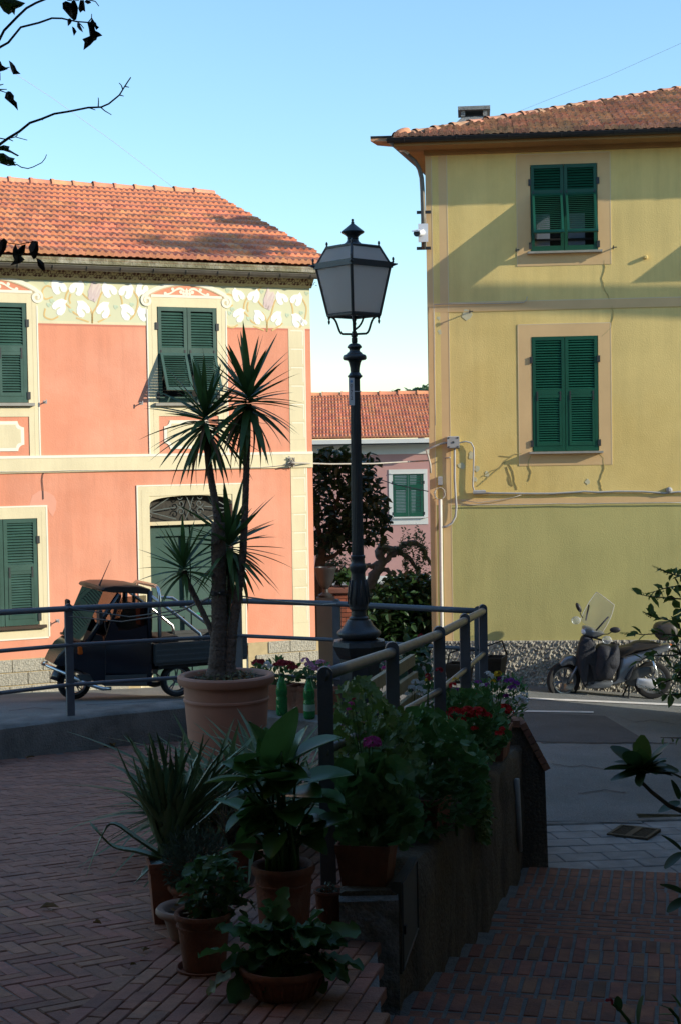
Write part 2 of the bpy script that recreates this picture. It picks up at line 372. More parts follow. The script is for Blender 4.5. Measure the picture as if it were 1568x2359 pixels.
# ================================================================== THE SETTING
def sstep(a, b, x):
    t = max(0.0, min(1.0, (x-a)/(b-a))); return t*t*(3-2*t)
def lerp(a, b, t): return a+(b-a)*t
def pl(xs, ys, x):
    if x <= xs[0]: return ys[0]
    for i in range(len(xs)-1):
        if x <= xs[i+1]: return lerp(ys[i], ys[i+1], (x-xs[i])/(xs[i+1]-xs[i]))
    return ys[-1]
def street_z(X, Y):
    zr = pl([10,13,23.6,30,60], [-3.36-0.03*(X-2), -3.42-0.03*(X-2), -3.72-0.08*(X-3.9), -3.95-0.04*X, -4.3], Y)
    zl = pl([8,12,13.8,18.3,19.7,21.2,24,60], [-1.9,-2.22,-2.40,-2.90,-3.06,-3.21,-3.4,-4.2], Y)
    return lerp(zr, zl, 1-sstep(-2.4, 1.4, X))
def pave_z(Y): return -1.766 - 0.064*Y
def ground_hit(px, py, zf):
    d = ray(px, py); Y = 12.0
    for _ in range(60):
        p = d*(Y/d.y); z = zf(p.x, Y)
        Y = lerp(Y, z*d.y/d.z, 0.5)
    return d*(Y/d.y)
def pave_hit(px, py): return ground_hit(px, py, lambda x, y: pave_z(y))
def street_hit(px, py): return ground_hit(px, py, street_z)

# wide ground out to the horizon
g = MB(); g.quad((-900,-300,-6.5),(900,-300,-6.5),(900,1500,-6.5),(-900,1500,-6.5))
struct(g.build('ground', m_conc))
# street: one undulating asphalt sheet
g = MB(); nx, ny = 150, 120
for j in range(ny+1):
    Y = 9.5 + (60-9.5)*(j/ny)**1.3
    for i in range(nx+1):
        X = -16 + 32*i/nx; g.v.append((X, Y, street_z(X, Y) - (0.0 if Y > 14.2 or X < 1.2 else 0.02)))
_K = [(-16,3.5),(-9.0,8.2),(-6.0,10.1),(-3.6,12.55),(-2.97,13.25),(-2.2,13.95),(-1.46,14.42),(-0.95,14.62),(1.25,13.02),(1.3,13.75),(16,16.6)]
_KX = [k[0] for k in _K]; _KY = [k[1] for k in _K]
for j in range(ny):
    for i in range(nx):
        a = j*(nx+1)+i
        if any(g.v[q][1] < pl(_KX, _KY, g.v[q][0]) + 0.05 for q in (a, a+1)): continue
        g.f.append((a, a+1, a+nx+2, a+nx+1))
street = struct(g.build('street', m_asph, smooth=True))
# patched darker asphalt along the far lane, with an irregular edge
def sheet(name, pts, matl, dz, parent=None, n=14):
    """four-sided sheet draped on the street: pts = near-left, near-right, far-right, far-left (x,y)"""
    m = MB(); A, B, C, D = [Vector((p[0], p[1])) for p in pts]
    for j in range(n+1):
        for i in range(n+1):
            q = A.lerp(B, i/n).lerp(D.lerp(C, i/n), j/n); m.v.append((q.x, q.y, street_z(q.x, q.y)+dz))
    for j in range(n):
        for i in range(n):
            a = j*(n+1)+i; m.f.append((a, a+1, a+n+2, a+n+1))
    o = m.build(name, matl, parent, smooth=True); return o
pa = [street_hit(*q) for q in ((1180,1708),(1500,1714),(1392,1650),(1180,1640))]
o = sheet('asphalt_patch', [(p.x, p.y) for p in pa], m_asph2, 0.006); struct(o); 
pa = [street_hit(*q) for q in ((1150,1640.5),(1366,1643.5),(1366,1640),(1150,1637))]
o = sheet('lane_line', [(p.x, p.y) for p in pa], m_white, 0.010); struct(o)
pa = [street_hit(*q) for q in ((1150,1609),(1600,1629),(1600,1624.5),(1150,1605.5))]
o = sheet('edge_line', [(p.x, p.y) for p in pa], m_white, 0.010); struct(o)

# cracks and tar seams in the road
m_tar = mat('tar_seam', (0.035,0.035,0.037), 0.8, 0.2, 9)
for k_, ck in enumerate((((1245,1712),(1300,1711),(1380,1713),(1460,1712),(1570,1714)),((1270,1760),(1310,1768),(1340,1764),(1400,1775)),((1420,1650),(1460,1665),(1500,1660),(1568,1672)),((1330,1830),(1390,1822),(1450,1828)),((20,1640),(80,1632),(130,1636)),((200,1625),(280,1622),(380,1616)))):
    q_ = [street_hit(*p_) for p_ in ck]; tm = MB(); wd_ = 0.012 if k_ else 0.02; L_ = []; R2_ = []
    for i_ in range(len(q_)-1):
        for t_ in range(6):
            p_ = q_[i_].lerp(q_[i_+1], t_/6); y_ = p_.y+random.uniform(-.03,.03); z_ = street_z(p_.x, y_)+0.009
            L_.append((p_.x, y_-wd_, z_)); R2_.append((p_.x, y_+wd_, z_))
    n_ = len(L_); tm.add(L_+R2_, [(i_, i_+1, n_+i_+1, n_+i_) for i_ in range(n_-1)])
    struct(tm.build('road_seam', m_tar))
# ---------------- sidewalk of cast slabs, right of the terrace wall
SW_E0 = Vector((1.2, 13.98)); SW_E1 = Vector((6.0, 14.85)); SW_N = 12.30
sw_dir = (SW_E1-SW_E0).normalized(); sw_n = Vector((-sw_dir.y, sw_dir.x))
def sw_z(X, Y): return -3.445 - 0.02*(X-2) - 0.015*(Y-12.5)
sw = MB(); vs = []
for (x, y) in ((0.6,12.3),(7,10.9),(7,15.05),(0.6,13.87)): vs.append((x, y, sw_z(x,y)-0.012))
sw.add(vs + [(v[0], v[1], v[2]-0.3) for v in vs], [(0,1,2,3),(3,2,6,7)])
sidewalk = struct(sw.build('sidewalk', m_mortar))
ns = 0
def slab_mesh(l, wd):
    m = MB(); m.bbox(0.004, l-0.004, 0.004, wd-0.004, -0.05, 0.006, 0.006)
    return m.mesh('slab')
slabm = slab_mesh(0.40, 0.26); slabm.materials.append(m_slab)
for r_ in range(14):
    for c_ in range(16):
        q = SW_E0 + sw_dir*((c_-2)*0.40 + (0.2 if r_ % 2 else 0)) - sw_n*((r_+1)*0.26+0.10)
        cx, cy = q.x+sw_dir.x*0.2+sw_n.x*0.13, q.y+sw_dir.y*0.2+sw_n.y*0.13
        if cx < 1.0 or cx > 5.2 or (cy-12.42)*0.976+(cx-1.46)*0.216 < -0.20: continue
        o = ob('slab', slabm, None, sidewalk); o.location = (q.x, q.y, sw_z(cx, cy)+random.uniform(-0.002,0.002))
        o.rotation_euler = (-0.02, 0.03, math.atan2(sw_dir.y, sw_dir.x)); ns += 1
# kerb stones
kerb_m = MB().bbox(0.004, 0.796, -0.10, 0.02, -0.20, 0.012, 0.012).mesh('kerb'); kerb_m.materials.append(m_conc)
for i in range(6):
    q = SW_E0 + sw_dir*(i*0.8-0.2)
    o = ob('kerb_stone', kerb_m, None, sidewalk); o.location = (q.x, q.y, sw_z(q.x, q.y)); o.rotation_euler = (0, 0.03, math.atan2(sw_dir.y, sw_dir.x))
# drain grate
gc = ground_hit(1459, 1920, lambda x, y: sw_z(x, y))
gr = empty('drain_grate', gc, R(-30)); tag(gr, 'rusty square drain grate set in the grey sidewalk', 'drain grate')
gm = MB(); hw = 0.19
for a, b, c, d in ((-hw,hw,-hw,-hw+0.03),(-hw,hw,hw-0.03,hw),(-hw,-hw+0.03,-hw+0.03,hw-0.03),(hw-0.03,hw,-hw+0.03,hw-0.03),(-0.03,0.03,-hw+0.03,hw-0.03)): gm.box(a,b,c,d,-0.02,0.022)
m_rust = mat('rusty_iron', (0.085,0.062,0.035), 0.8, 0.3, 30, 0.4, 60)
gm.build('frame', m_rust, gr)
gm = MB()
for i in range(-9, 10):
    t = i*0.05
    a = Vector((max(-hw, t-hw), max(-hw, -t-hw)+0, 0.008)); 
    lo = max(-hw, -hw-t); hi = min(hw, hw-t)
    if hi > lo: gm.tube([(lo, lo+t, 0.010),(hi, hi+t, 0.010)] if False else [(lo, t+lo, 0.010),(hi, t+hi, 0.010)], 0.007, 4)
    lo = max(-hw, t-hw); hi = min(hw, t+hw)
    if hi > lo: gm.tube([(lo, t-lo, 0.006),(hi, t-hi, 0.006)], 0.007, 4)
gm.build('bars', m_rust, gr)

# ---------------- terrace: sloping herringbone brick paving
def rail_x(Y): return -0.08 + 0.2155*(Y-7.16)          # line of the near railing in plan
WD = Vector((0.2107, 0.9776)); WN = Vector((0.9776, -0.2107))      # along and across it
KERB = [(-9.0,8.2),(-6.0,10.1),(-3.6,12.55),(-2.97,13.25),(-2.2,13.95),(-1.46,14.42),(-0.95,14.55)]
FAR0 = Vector((-0.95,14.55)); FAR1 = Vector((1.25,13.02))
tb = MB(); vs = [(-9,2.0),(0.10,2.0),(0.13,6.9),(rail_x(13)+0.2,13.0),(FAR0.x+0.2,14.75),(-1.6,14.7),(-3.1,13.5),(-6.2,10.3),(-9,8.4)]
n = len(vs); tb.add([(x,y,pave_z(y)-0.006) for x,y in vs]+[(x,y,-5.0) for x,y in vs], [tuple(range(n))]+[(i+n,(i+1)%n+n,(i+1)%n,i) for i in range(n)])
paving = struct(tb.build('terrace_paving', m_mortar))
# near camera floor (behind the lens the terrace goes on, level)
tb = MB(); tb.quad((-9,-6,pave_z(2)-0.02),(2.4,-6,pave_z(2)-0.02),(2.4,2.05,pave_z(2)-0.014),(-9,2.05,pave_z(2)-0.014)); 
struct(tb.build('terrace_floor', m_mortar))
SL = math.atan(-0.064)
def brick_mesh(l, wd, h=0.05, j=0.0065, seed=0):
    rr = random.Random(seed); m = MB(); m.bbox(-l/2+j/2, l/2-j/2, -wd/2+j/2, wd/2-j/2, -h, 0.0, 0.004)
    m.v = [(x+rr.uniform(-.0015,.0015), y+rr.uniform(-.0015,.0015), z+rr.uniform(-.0012,.0012)) for x,y,z in m.v]
    return m.mesh('brick')
HB = math.radians(33)       # herringbone axes
HU = Vector((math.cos(HB), math.sin(HB))); HV = Vector((-math.sin(HB), math.cos(HB)))
bw = 0.076
bm_h = [brick_mesh(3*bw, bw, seed=i) for i in range(4)]
for b in bm_h: b.materials.append(m_brick)
# border line, parallel to the railing (passes the two measured points)
BL0 = Vector((-1.08, 5.75))
def side_of_border(p): return (p-BL0).dot(WN)
def inside_kerb(p):
    for i in range(len(KERB)-1):
        a = Vector(KERB[i]); b = Vector(KERB[i+1])
        if a.x <= p.x <= b.x:
            return p.y < lerp(a.y, b.y, (p.x-a.x)/(b.x-a.x)) - 0.02
    return p.x < KERB[0][0] or p.y < 14.3
bricks = []
for i in range(-100, 150):
    for j in range(-100, 170):
        # herringbone of 3:1 bricks on a unit grid, rows running across the view
        k = (i + j) % 6
        if k == 0: c = (i+1.5, j+0.5); rot = 0
        elif k == 3: c = (i+0.5, j+1.5); rot = 1
        else: continue
        p = HU*(c[0]*bw) + HV*(c[1]*bw) + Vector((-2.0, 4.0))
        if p.y < 4.4 or p.x < -5.5 or not inside_kerb(p) or side_of_border(p) > 0.10: continue
        if abs(p.x)/p.y > 0.30: continue
        bricks.append((p, HB + (math.pi/2 if rot else 0), 0.0))
def wall_in(Y): return 0.16 if Y < 6.83 else max(rail_x(Y)+0.06, -0.03)
def wall_out(Y): return 0.227+0.2214*(Y-6.85)
c_ = 0
bord = []
for r_ in range(23):
    s0 = 0.041 + r_*bw
    for q_ in range(-12, 46):
        t = q_*3*bw + (1.5*bw if r_ % 2 else 0)
        p = BL0 + WN*s0 + WD*t
        if p.y < 4.6 or p.y > 13.2 or p.x > wall_in(p.y)-0.05: continue
        bricks.append((p, math.atan2(WD.y, WD.x), 0.006))
bricks.sort(key=lambda b: b[0].y)
vis = [b for b in bricks if 5.55 < b[0].y]
solo = vis[:300]; rest = vis[300:] + [b for b in bricks if b[0].y <= 5.55]
SLM = Matrix.Rotation(SL, 4, 'X')
def brick_mw(p, a, dz=0.0):
    return Matrix.Translation((p.x, p.y, pave_z(p.y)+dz)) @ SLM @ Matrix.Rotation(a, 4, 'Z')
for i, (p, a, dz) in enumerate(solo):
    ob('brick', bm_h[i % 4], None, paving, brick_mw(p, a, dz+random.uniform(-.002,.002)))
mb = MB(); src = bm_h[0]; sv = [v.co.copy() for v in src.vertices]; sf = [tuple(f.vertices) for f in src.polygons]
for (p, a, dz) in rest:
    M4 = brick_mw(p, a, dz+random.uniform(-.002,.002)); mb.add([M4 @ v for v in sv], sf)
# joined far bricks: colour varies in small cells instead of per object
m_brickf = mat('paving_brick_far', (0.28,0.13,0.086), 0.75, 0.35, 7, 0.35, 90, col2=(0.23,0.115,0.083), grain=0.12, gscale=160)
o = mb.build('bricks', m_brickf, paving); o['kind'] = 'stuff'

# ---------------- raised concrete kerb wall on the left and along the far side (carries the railing)
def kz(p):   # height of kerb top
    return pl([8,12,13.25,14.4,15], [-1.90,-2.22,-2.33,-2.36,-2.36], p[1])
kb = MB(); rings = []
KB2 = KERB[:-1] + [(-1.0,14.62)]
random.seed(11)
KB3 = []
for i in range(len(KB2)-1):
    a = Vector(KB2[i]); b = Vector(KB2[i+1])
    for k in range(6): KB3.append(a.lerp(b, k/6))
KB3.append(Vector(KB2[-1]))
for i, a in enumerate(KB3):
    t = (KB3[min(i+1,len(KB3)-1)]-KB3[max(i-1,0)]).normalized(); nn = Vector((-t.y, t.x))
    z = kz(a); e = random.uniform(-0.004,0.004); b = a + nn*0.34
    rings.append([(a.x+e, a.y+e, -3.4), (a.x+e*2, a.y+e, z-0.10+e), (a.x+e, a.y, z-0.02), (a.x+nn.x*0.025, a.y+nn.y*0.025, z+e*0.3), (b.x, b.y, z+0.004), (b.x, b.y, -3.4)])
kb.loft(rings); me = kb.mesh('kerb', auto=40); fix_normals(me)
kerb = tag(ob('kerb_wall', me, m_conc), 'low concrete kerb wall beside the brick terrace at left', 'low wall')
# far ledge under the far railing
fd = (FAR1-FAR0).normalized(); fn = Vector((fd.y, -fd.x))     # towards camera
lg = MB(); vs = []
for (p, o_) in ((FAR0-fd*0.2, 0.55),(FAR1+fd*0.1, 0.55),(FAR1+fd*0.1, -0.12),(FAR0-fd*0.2, -0.12)):
    q = p + fn*o_; vs.append((q.x, q.y, -2.36))
lg.add(vs+[(x,y,-4.0) for x,y,z in vs], [(0,1,2,3),(0,4,5,1),(1,5,6,2),(2,6,7,3),(3,7,4,0)])
me = lg.mesh('ledge'); fix_normals(me)
tag(ob('far_ledge', me, m_conc), 'concrete ledge under the far railing with flower boxes', 'ledge')

# ---------------- retaining wall along the steps
LEDGE = 0.50        # pot ledge outside the railing
def wall_top(Y): return pave_z(Y) + 0.22 - 0.012*(Y-7)
rw = MB(); rings = []; random.seed(5)
NY = 40
for i in range(NY+1):
    Y = 6.85 + (12.45-6.85)*i/NY
    x0 = wall_in(Y); x1 = wall_out(Y); zt = wall_top(Y); j = lambda: random.uniform(-.012,.012)
    rings.append([(x0,Y,zt-0.5),(x0,Y,zt-0.01),(x0+0.02,Y,zt),(x1-0.03,Y,zt+j()*0.3),(x1+j()*.5,Y,zt-0.03+j())] +
                 [(x1+0.012*math.sin(k*1.7+i)+j(),Y,zt-0.03-k*0.16) for k in range(1,9)] + [(x1,Y,-4.2)])
rw.loft(rings, closed=False)
r0 = rings[0]; rw.add(r0, [tuple(range(len(r0)))]); r1 = rings[-1]; rw.add(r1, [tuple(range(len(r1)-1,-1,-1))])
me = rw.mesh('wall', auto=50)
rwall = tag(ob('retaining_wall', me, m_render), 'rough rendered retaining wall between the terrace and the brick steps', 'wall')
# grey stone facing of its near end
sb = MB(); rr_ = random.Random(4); zt_ = wall_top(6.85)-0.03
for j in range(13):
    for i in range(9): sb.v.append((lerp(-0.035,0.232,i/8), 6.85-0.03-rr_.random()*0.03, zt_-j*0.045))
for j in range(12):
    for i in range(8): q_ = j*9+i; sb.f.append((q_, q_+9, q_+10, q_+1))
sb.add([(-0.035,6.86,zt_+.01),(0.232,6.86,zt_+.01),(0.232,6.80,zt_-.004),(-0.035,6.80,zt_-.004)],[(0,3,2,1)])
o = sb.build('end_stone', m_stone, rwall, smooth=True)
# wing at the far end with a sloping brick coping
wg = MB(); Yw = 12.42; a0 = P(1196,1668,Yw); a1 = P(1254,1776,Yw); xa = a0.x; xb = a1.x
wg.add([(xa-0.3,Yw,a0.z-0.02),(xa,Yw,a0.z-0.02),(xb,Yw,a1.z),(xb+0.02,Yw,a1.z-0.9),(xb+0.03,Yw,-4),(xa-0.3,Yw,-4)]+
       [(xa-0.3,Yw+.28,a0.z-0.02),(xa,Yw+.28,a0.z-0.02),(xb,Yw+.28,a1.z),(xb+0.02,Yw+.28,a1.z-0.9),(xb+0.03,Yw+.28,-4),(xa-0.3,Yw+.28,-4)],
       [(0,5,4,3,2,1),(6,7,8,9,10,11),(0,1,7,6),(1,2,8,7),(2,3,9,8),(3,4,10,9)])
me = wg.mesh('wing'); fix_normals(me)
o = ob('wing_wall', me, m_render, rwall)
sl_v = Vector((xb-xa, 0, a1.z-a0.z)); ln = sl_v.length; sv_ = sl_v.normalized(); up_ = Vector((-sv_.z,0,sv_.x)); up_ = up_ if up_.z > 0 else -up_
nb = 7
cbm = MB().obox((0,0,0), Vector((ln/nb/2-0.004,0,0)), Vector((0,0.17,0)), Vector((0,0,0.028))).mesh('coping_brick'); cbm.materials.append(m_brick2)
ang = math.atan2(-sv_.z, sv_.x)
for i in range(nb):
    c = Vector((xa,Yw+0.14,a0.z))+sl_v*((i+0.5)/nb)+up_*0.022
    o = ob('coping_brick', cbm, None, rwall); o.location = c; o.rotation_euler = (0, ang, 0)
for i in range(3):
    o = ob('coping_brick', cbm, None, rwall); o.location = (xa-0.03-0.075*i, Yw+0.14, a0.z+0.005+0.004*i)
# grey meter cabinet door and a pale conduit on its face
def wall_face(px, py):       # pixel -> point on the outer face of the retaining wall
    p0 = Vector((wall_out(7.16), 7.16, 0)); n_ = Vector((0.9764,-0.2161,0)); return hit(px, py, p0, n_)
q = [wall_face(*p) for p in ((914,2032),(951,1974),(954,2140),(917,2244))]
n3 = Vector((0.9764,-0.2161,0))
mc = MB(); vs = [p+n3*0.018 for p in q]+[p-n3*0.02 for p in q]; mc.add(vs, [(0,1,2,3),(0,4,5,1),(1,5,6,2),(2,6,7,3),(3,7,4,0)])
me = mc.mesh('cabinet'); fix_normals(me)
cabt = ob('meter_cabinet', me, m_cab); tag(cabt, 'grey metal meter cabinet door on the rough retaining wall', 'meter cabinet')
cc = q[0].lerp(q[3], 0.55).lerp(q[1].lerp(q[2], 0.55), 0.10)+n3*0.024
MB().obox(cc, n3*0.008, Vector((0.003,0.012,0)), Vector((0,0,0.02))).build('latch', m_blackp, cabt)
fm = MB(); ed = [p.lerp(sum(q, Vector())/4, 0.06)+n3*0.019 for p in q]
fm.tube(ed+[ed[0]], 0.006, 4); fm.build('door_rim', m_grayp, cabt)
c0 = wall_face(1183,1795); c1 = wall_face(1190,1960)
tag(MB().tube([c0+n3*0.02, c0.lerp(c1,0.5)+n3*0.022, c1+n3*0.02], 0.022, 8).build('drain_pipe', m_greyb, smooth=True), 'thin grey pipe running down the retaining wall end', 'pipe')

# ---------------- brick steps going down to the sidewalk, laid square to the retaining wall
ST_A = -math.atan2(0.2161, 0.9764); ST_O = Vector((wall_out(6.85), 6.85, 0))
st = [ (12.46, 11.49, -3.42), (11.49, 10.85, -3.30), (10.85, 9.65, -3.20), (9.65, 9.03, -3.07), (9.03, 8.41, -2.94), (8.41, 7.79, -2.81), (7.79, 7.15, -2.68), (7.15, 6.50, -2.55), (6.50, 5.85, -2.42), (5.85,5.20,-2.29), (5.20,4.55,-2.16), (4.55,1.5,-2.03)]
st = [((a-6.85)/0.9764, (b-6.85)/0.9764, z) for a, b, z in st]
sm = MB()
for (ya, yb, z) in st:
    sm.box(-0.12, 4.2, yb-0.02, ya, z-0.9, z-0.004)
steps = struct(sm.build('brick_steps', m_mortar)); steps.location = ST_O; steps.rotation_euler = (0, 0, ST_A)
sbm = [brick_mesh(0.24, 0.080, 0.06, 0.014, seed=20+i) for i in range(4)]
for b in sbm: b.materials.append(m_brick2)
sbr = []
for k, (ya, yb, z) in enumerate(st[:10]):
    stretcher = (k == 2); y = ya-0.001; row = 0; ph0 = random.uniform(0, 0.08)
    while y > yb+0.05:
        lay_flat = stretcher and row > 0
        d = 0.080 if lay_flat else 0.24
        if y-d < yb-0.13: break
        yc = y-d/2; pitch = 0.25 if lay_flat else 0.086; x = 0.02+ph0
        if lay_flat: x += (row % 2)*0.125-0.1
        while x < 3.4:
            wx = ST_O.x + x*0.9764 + yc*0.2161; wy = ST_O.y - x*0.2161 + yc*0.9764
            if wx/wy < 0.24 and wy > 4.8: sbr.append((x+pitch/2, yc, z, 0 if lay_flat else 1, wy))
            x += pitch
        y -= d+0.006; row += 1
sbr.sort(key=lambda b: b[4])
visb = [b for b in sbr if b[4] > 5.9]
def sb_mw(b): return Matrix.Translation((b[0], b[1], b[2]+random.uniform(-.0015,.002))) @ Matrix.Rotation(math.pi/2 if b[3] else 0, 4, 'Z') @ Matrix.Rotation(random.uniform(-.008,.008),4,'X')
for i, b in enumerate(visb[:300]): ob('brick', sbm[i%4], None, steps, sb_mw(b))
mb = MB(); src = sbm[0]; sv = [v.co.copy() for v in src.vertices]; sf = [tuple(f.vertices) for f in src.polygons]
for b in visb[300:] + [b for b in sbr if b[4] <= 5.9]:
    M4 = sb_mw(b); mb.add([M4 @ v for v in sv], sf)
m_brick2f = mat('step_brick_far', (0.26,0.11,0.066), 0.85, 0.4, 8, 0.35, 90, col2=(0.18,0.085,0.06))
o = mb.build('bricks', m_brick2f, steps); o['kind'] = 'stuff'

# ---------------- unseen houses and a wall, added and shaped to shade terrace and road
m_nbr = mat('blocker_plaster', (0.36,0.27,0.16), 0.95, 0.1, 2)
nb_ = empty('shade_caster_house', (5.2, 6, -4)); tag(nb_, 'unseen ochre house right of the brick steps, added to shade the terrace', 'house')
wl = MB(); pts = [(5.0,16.7),(11.5,14.6),(11.5,-9),(4.4,-9),(4.4,4),(5.0,10)]  # unseen footprint, far side slanted along the sun to keep the pink front lit
wl.prismz([(x-5.2,y-6) for x,y in pts], 0, 9.2); me = wl.mesh('wall'); fix_normals(me); ob('wall', me, m_nbr, nb_)
rf = MB(); pts2 = [(4.6,16.6),(11.9,14.3),(11.9,-9.4),(4.0,-9.4),(4.0,4),(4.6,10)]
rf.prismz([(x-5.2,y-6) for x,y in pts2], 9.2, 9.4); me = rf.mesh('roof'); fix_normals(me); ob('roof', me, m_tiley, nb_)
nb2 = empty('shade_caster_wall', (5.6, 19, -4)); tag(nb2, 'unseen plastered wall by the road, added to cast shade on it', 'wall')  # unseen low blocker added for the shade on the road
wl = MB(); wl.prismz([(-0.75,-3.6),(-0.1,-3.6),(0.35,2.1),(-0.05,2.2)], -0.5, 2.25); me = wl.mesh('wall'); fix_normals(me); ob('wall', me, m_nbr, nb2)
nb3 = empty('sky_block_house', (-1, -3, -2)); tag(nb3, 'unseen plastered house behind the terrace, added to block sky light', 'house')  # unseen blocks added behind and at left to shut out sky light
wl = MB(); wl.box(-9, 5.3, -6, 0.2, 0, 9.5); wl.box(-9, -3.9, 0.2, 11.2, -1, 8.5); ob('wall', wl.mesh('w'), m_nbr, nb3)

# ================================================================== HOUSES
def wall_holes(m, u0, u1, z0, z1, holes, y=0.0, reveal=0.16):
    us = sorted({u0, u1, *[h[0] for h in holes], *[h[1] for h in holes]}); zs = sorted({z0, z1, *[h[2] for h in holes], *[h[3] for h in holes]})
    for i in range(len(us)-1):
        for j in range(len(zs)-1):
            cu, cz = (us[i]+us[i+1])/2, (zs[j]+zs[j+1])/2
            if any(h[0] < cu < h[1] and h[2] < cz < h[3] for h in holes): continue
            m.quad((us[i],y,zs[j]),(us[i+1],y,zs[j]),(us[i+1],y,zs[j+1]),(us[i],y,zs[j+1]))
    for a, b, c, d in [h[:4] for h in holes]:
        r = y+reveal
        m.quad((a,y,c),(a,y,d),(a,r,d),(a,r,c)); m.quad((b,y,d),(b,y,c),(b,r,c),(b,r,d))
        m.quad((a,y,c),(a,r,c),(b,r,c),(b,y,c)); m.quad((a,y,d),(b,y,d),(b,r,d),(a,r,d))
_slat_cache = {}
def slat_mesh(L, depth, matl, tilt=50, th=0.006):
    k = (round(L,3), depth, matl.name, tilt)
    if k not in _slat_cache:
        t = R(tilt); ay = Vector((0, -math.cos(t), -math.sin(t)))*(depth/2); az = Vector((0, math.sin(t), -math.cos(t)))*(th/2)
        me = MB().obox((0,0,0), Vector((L/2,0,0)), ay, az).mesh('slat'); me.materials.append(matl); _slat_cache[k] = me
    return _slat_cache[k]
def shutters(house, u0, u1, z0, z1, matl, iron, flap=0.0, y=-0.012, split=0.52, pitch=0.038, rail=0.085, leaves=2):
    """pair of louvred shutters; the lower half of each leaf is a flap hinged at its top"""
    wl = (u1-u0)/leaves; g = 0.004
    for k in range(leaves):
        a = u0+k*wl+g; b = u0+(k+1)*wl-g; zm = z0+(z1-z0)*split
        f = MB(); sw_ = 0.050; T = 0.034
        f.box(a, a+sw_, y, y+T, z0, z1); f.box(b-sw_, b, y, y+T, z0, z1)
        f.box(a+sw_, b-sw_, y+0.001, y+T-0.001, z1-0.055, z1); f.box(a+sw_, b-sw_, y+0.001, y+T-0.001, zm-0.01, zm+rail-0.01)
        f.box(a+sw_, b-sw_, y+0.001, y+T-0.001, z0, z0+0.085)
        sh = f.build('shutter', matl, house)
        L = b-a-2*sw_; me = slat_mesh(L, 0.042, matl)
        z = zm+rail+0.008
        while z < z1-0.06:
            o = ob('slat', me, None, sh); o.location = ((a+b)/2, y+T/2, z); z += pitch
        # flap
        zt = zm-0.012; zb = z0+0.087; H = zt-zb; fa = R(flap)
        fl = MB(); s2 = 0.036; A = a+sw_+0.003; B = b-sw_-0.003; t2 = 0.026
        if flap: A -= 0.034; B += 0.034
        fl.box(A, A+s2, -t2, 0, -H, 0); fl.box(B-s2, B, -t2, 0, -H, 0); fl.box(A+s2, B-s2, -t2+0.001, -0.001, -0.045, 0); fl.box(A+s2, B-s2, -t2+0.001, -0.001, -H, -H+0.05)
        fo = fl.build('shutter_flap', matl, house); fo.location = (0, y+0.020 if flap == 0 else y, zt); fo.rotation_euler = (-fa, 0, 0)
        me2 = slat_mesh(B-A-2*s2, 0.036, matl)
        z = -0.062
        while z > -H+0.055:
            o = ob('slat', me2, None, fo); o.location = ((A+B)/2, -t2/2, z); z -= pitch*0.92
        for x in (A+0.018, B-0.018):
            hg = MB(); hg.box(x-0.011, x+0.011, y-0.006, y-0.001, zt-0.0025, zt+0.055)
            if flap == 0: hg.box(x-0.010, x+0.010, y-0.010, y-0.002, zt-0.09, zt-0.003)
            hg.build('strap_hinge', iron, house)
    for zz in (z0+(z1-z0)*0.80, z0+(z1-z0)*0.07):
        for u in (u0-0.012, u1+0.012): MB().box(u-0.022, u+0.022, y-0.012, y+0.02, zz-0.05, zz+0.05).build('hinge', iron, house)
def arc(cx, cz, r, a0, a1, n=14, rz=None):
    rz = rz or r
    return [(cx+r*math.cos(R(a0+(a1-a0)*i/n)), cz+rz*math.sin(R(a0+(a1-a0)*i/n))) for i in range(n+1)]
def spiral(cx, cz, r0, r1, a0, a1, n=26):
    return [(cx+lerp(r0,r1,i/n)*math.cos(R(lerp(a0,a1,i/n))), cz+lerp(r0,r1,i/n)*math.sin(R(lerp(a0,a1,i/n)))) for i in range(n+1)]
def bez(p0, p1, p2, p3, n=10):
    o = []
    for i in range(n+1):
        t = i/n; s_ = 1-t; o.append(tuple(s_**3*p0[k]+3*s_*s_*t*p1[k]+3*s_*t*t*p2[k]+t**3*p3[k] for k in range(len(p0))))
    return o
# ---- roof tiles: interlocking two-roll clay tile
def tile_mesh(wd, ln, matl, seed=0):
    rr = random.Random(seed)
    prof = [(0,0.000),(0.07,0.026),(0.16,0.034),(0.27,0.030),(0.34,0.006),(0.50,0.004),(0.57,0.026),(0.66,0.034),(0.77,0.030),(0.84,0.006),(1.0,0.004)]
    m = MB(); n = len(prof); vs = []
    for (v, dz, th) in ((0.0, 0.055, 0), (ln*1.10, 0.004, 0)):
        vs += [(p[0]*wd, v, p[1]+dz+rr.uniform(-.002,.002)) for p in prof]
    vs += [(p[0]*wd, 0.0, p[1]*0.4+0.055-0.048) for p in prof]
    fs = [(i, i+1, n+i+1, n+i) for i in range(n-1)] + [(2*n+i, 2*n+i+1, i+1, i) for i in range(n-1)]
    m.add(vs, fs); me = m.mesh('tile'); me.materials.append(matl); return me
def tile_roof(parent, org, ax, up, ncols, nrows, wd, ln, matl, keep=None, limit=300, shade_rest=None):
    """org: eave-left corner (local), ax: unit along eave, up: unit up the slope"""
    nrm = ax.cross(up).normalized()
    if nrm.z < 0: nrm = -nrm
    M0 = Matrix((( ax.x, up.x, nrm.x, 0),(ax.y, up.y, nrm.y, 0),(ax.z, up.z, nrm.z, 0),(0,0,0,1)))
    ms = [tile_mesh(wd, ln, matl, s_) for s_ in range(4)]
    items = []
    for r_ in range(nrows):
        for c in range(ncols):
            p = org + ax*(c*wd) + up*(r_*ln)
            if keep and not keep(p + ax*(wd/2) + up*(ln/2)): continue
            items.append((r_, c, p))
    return items, ms, M0
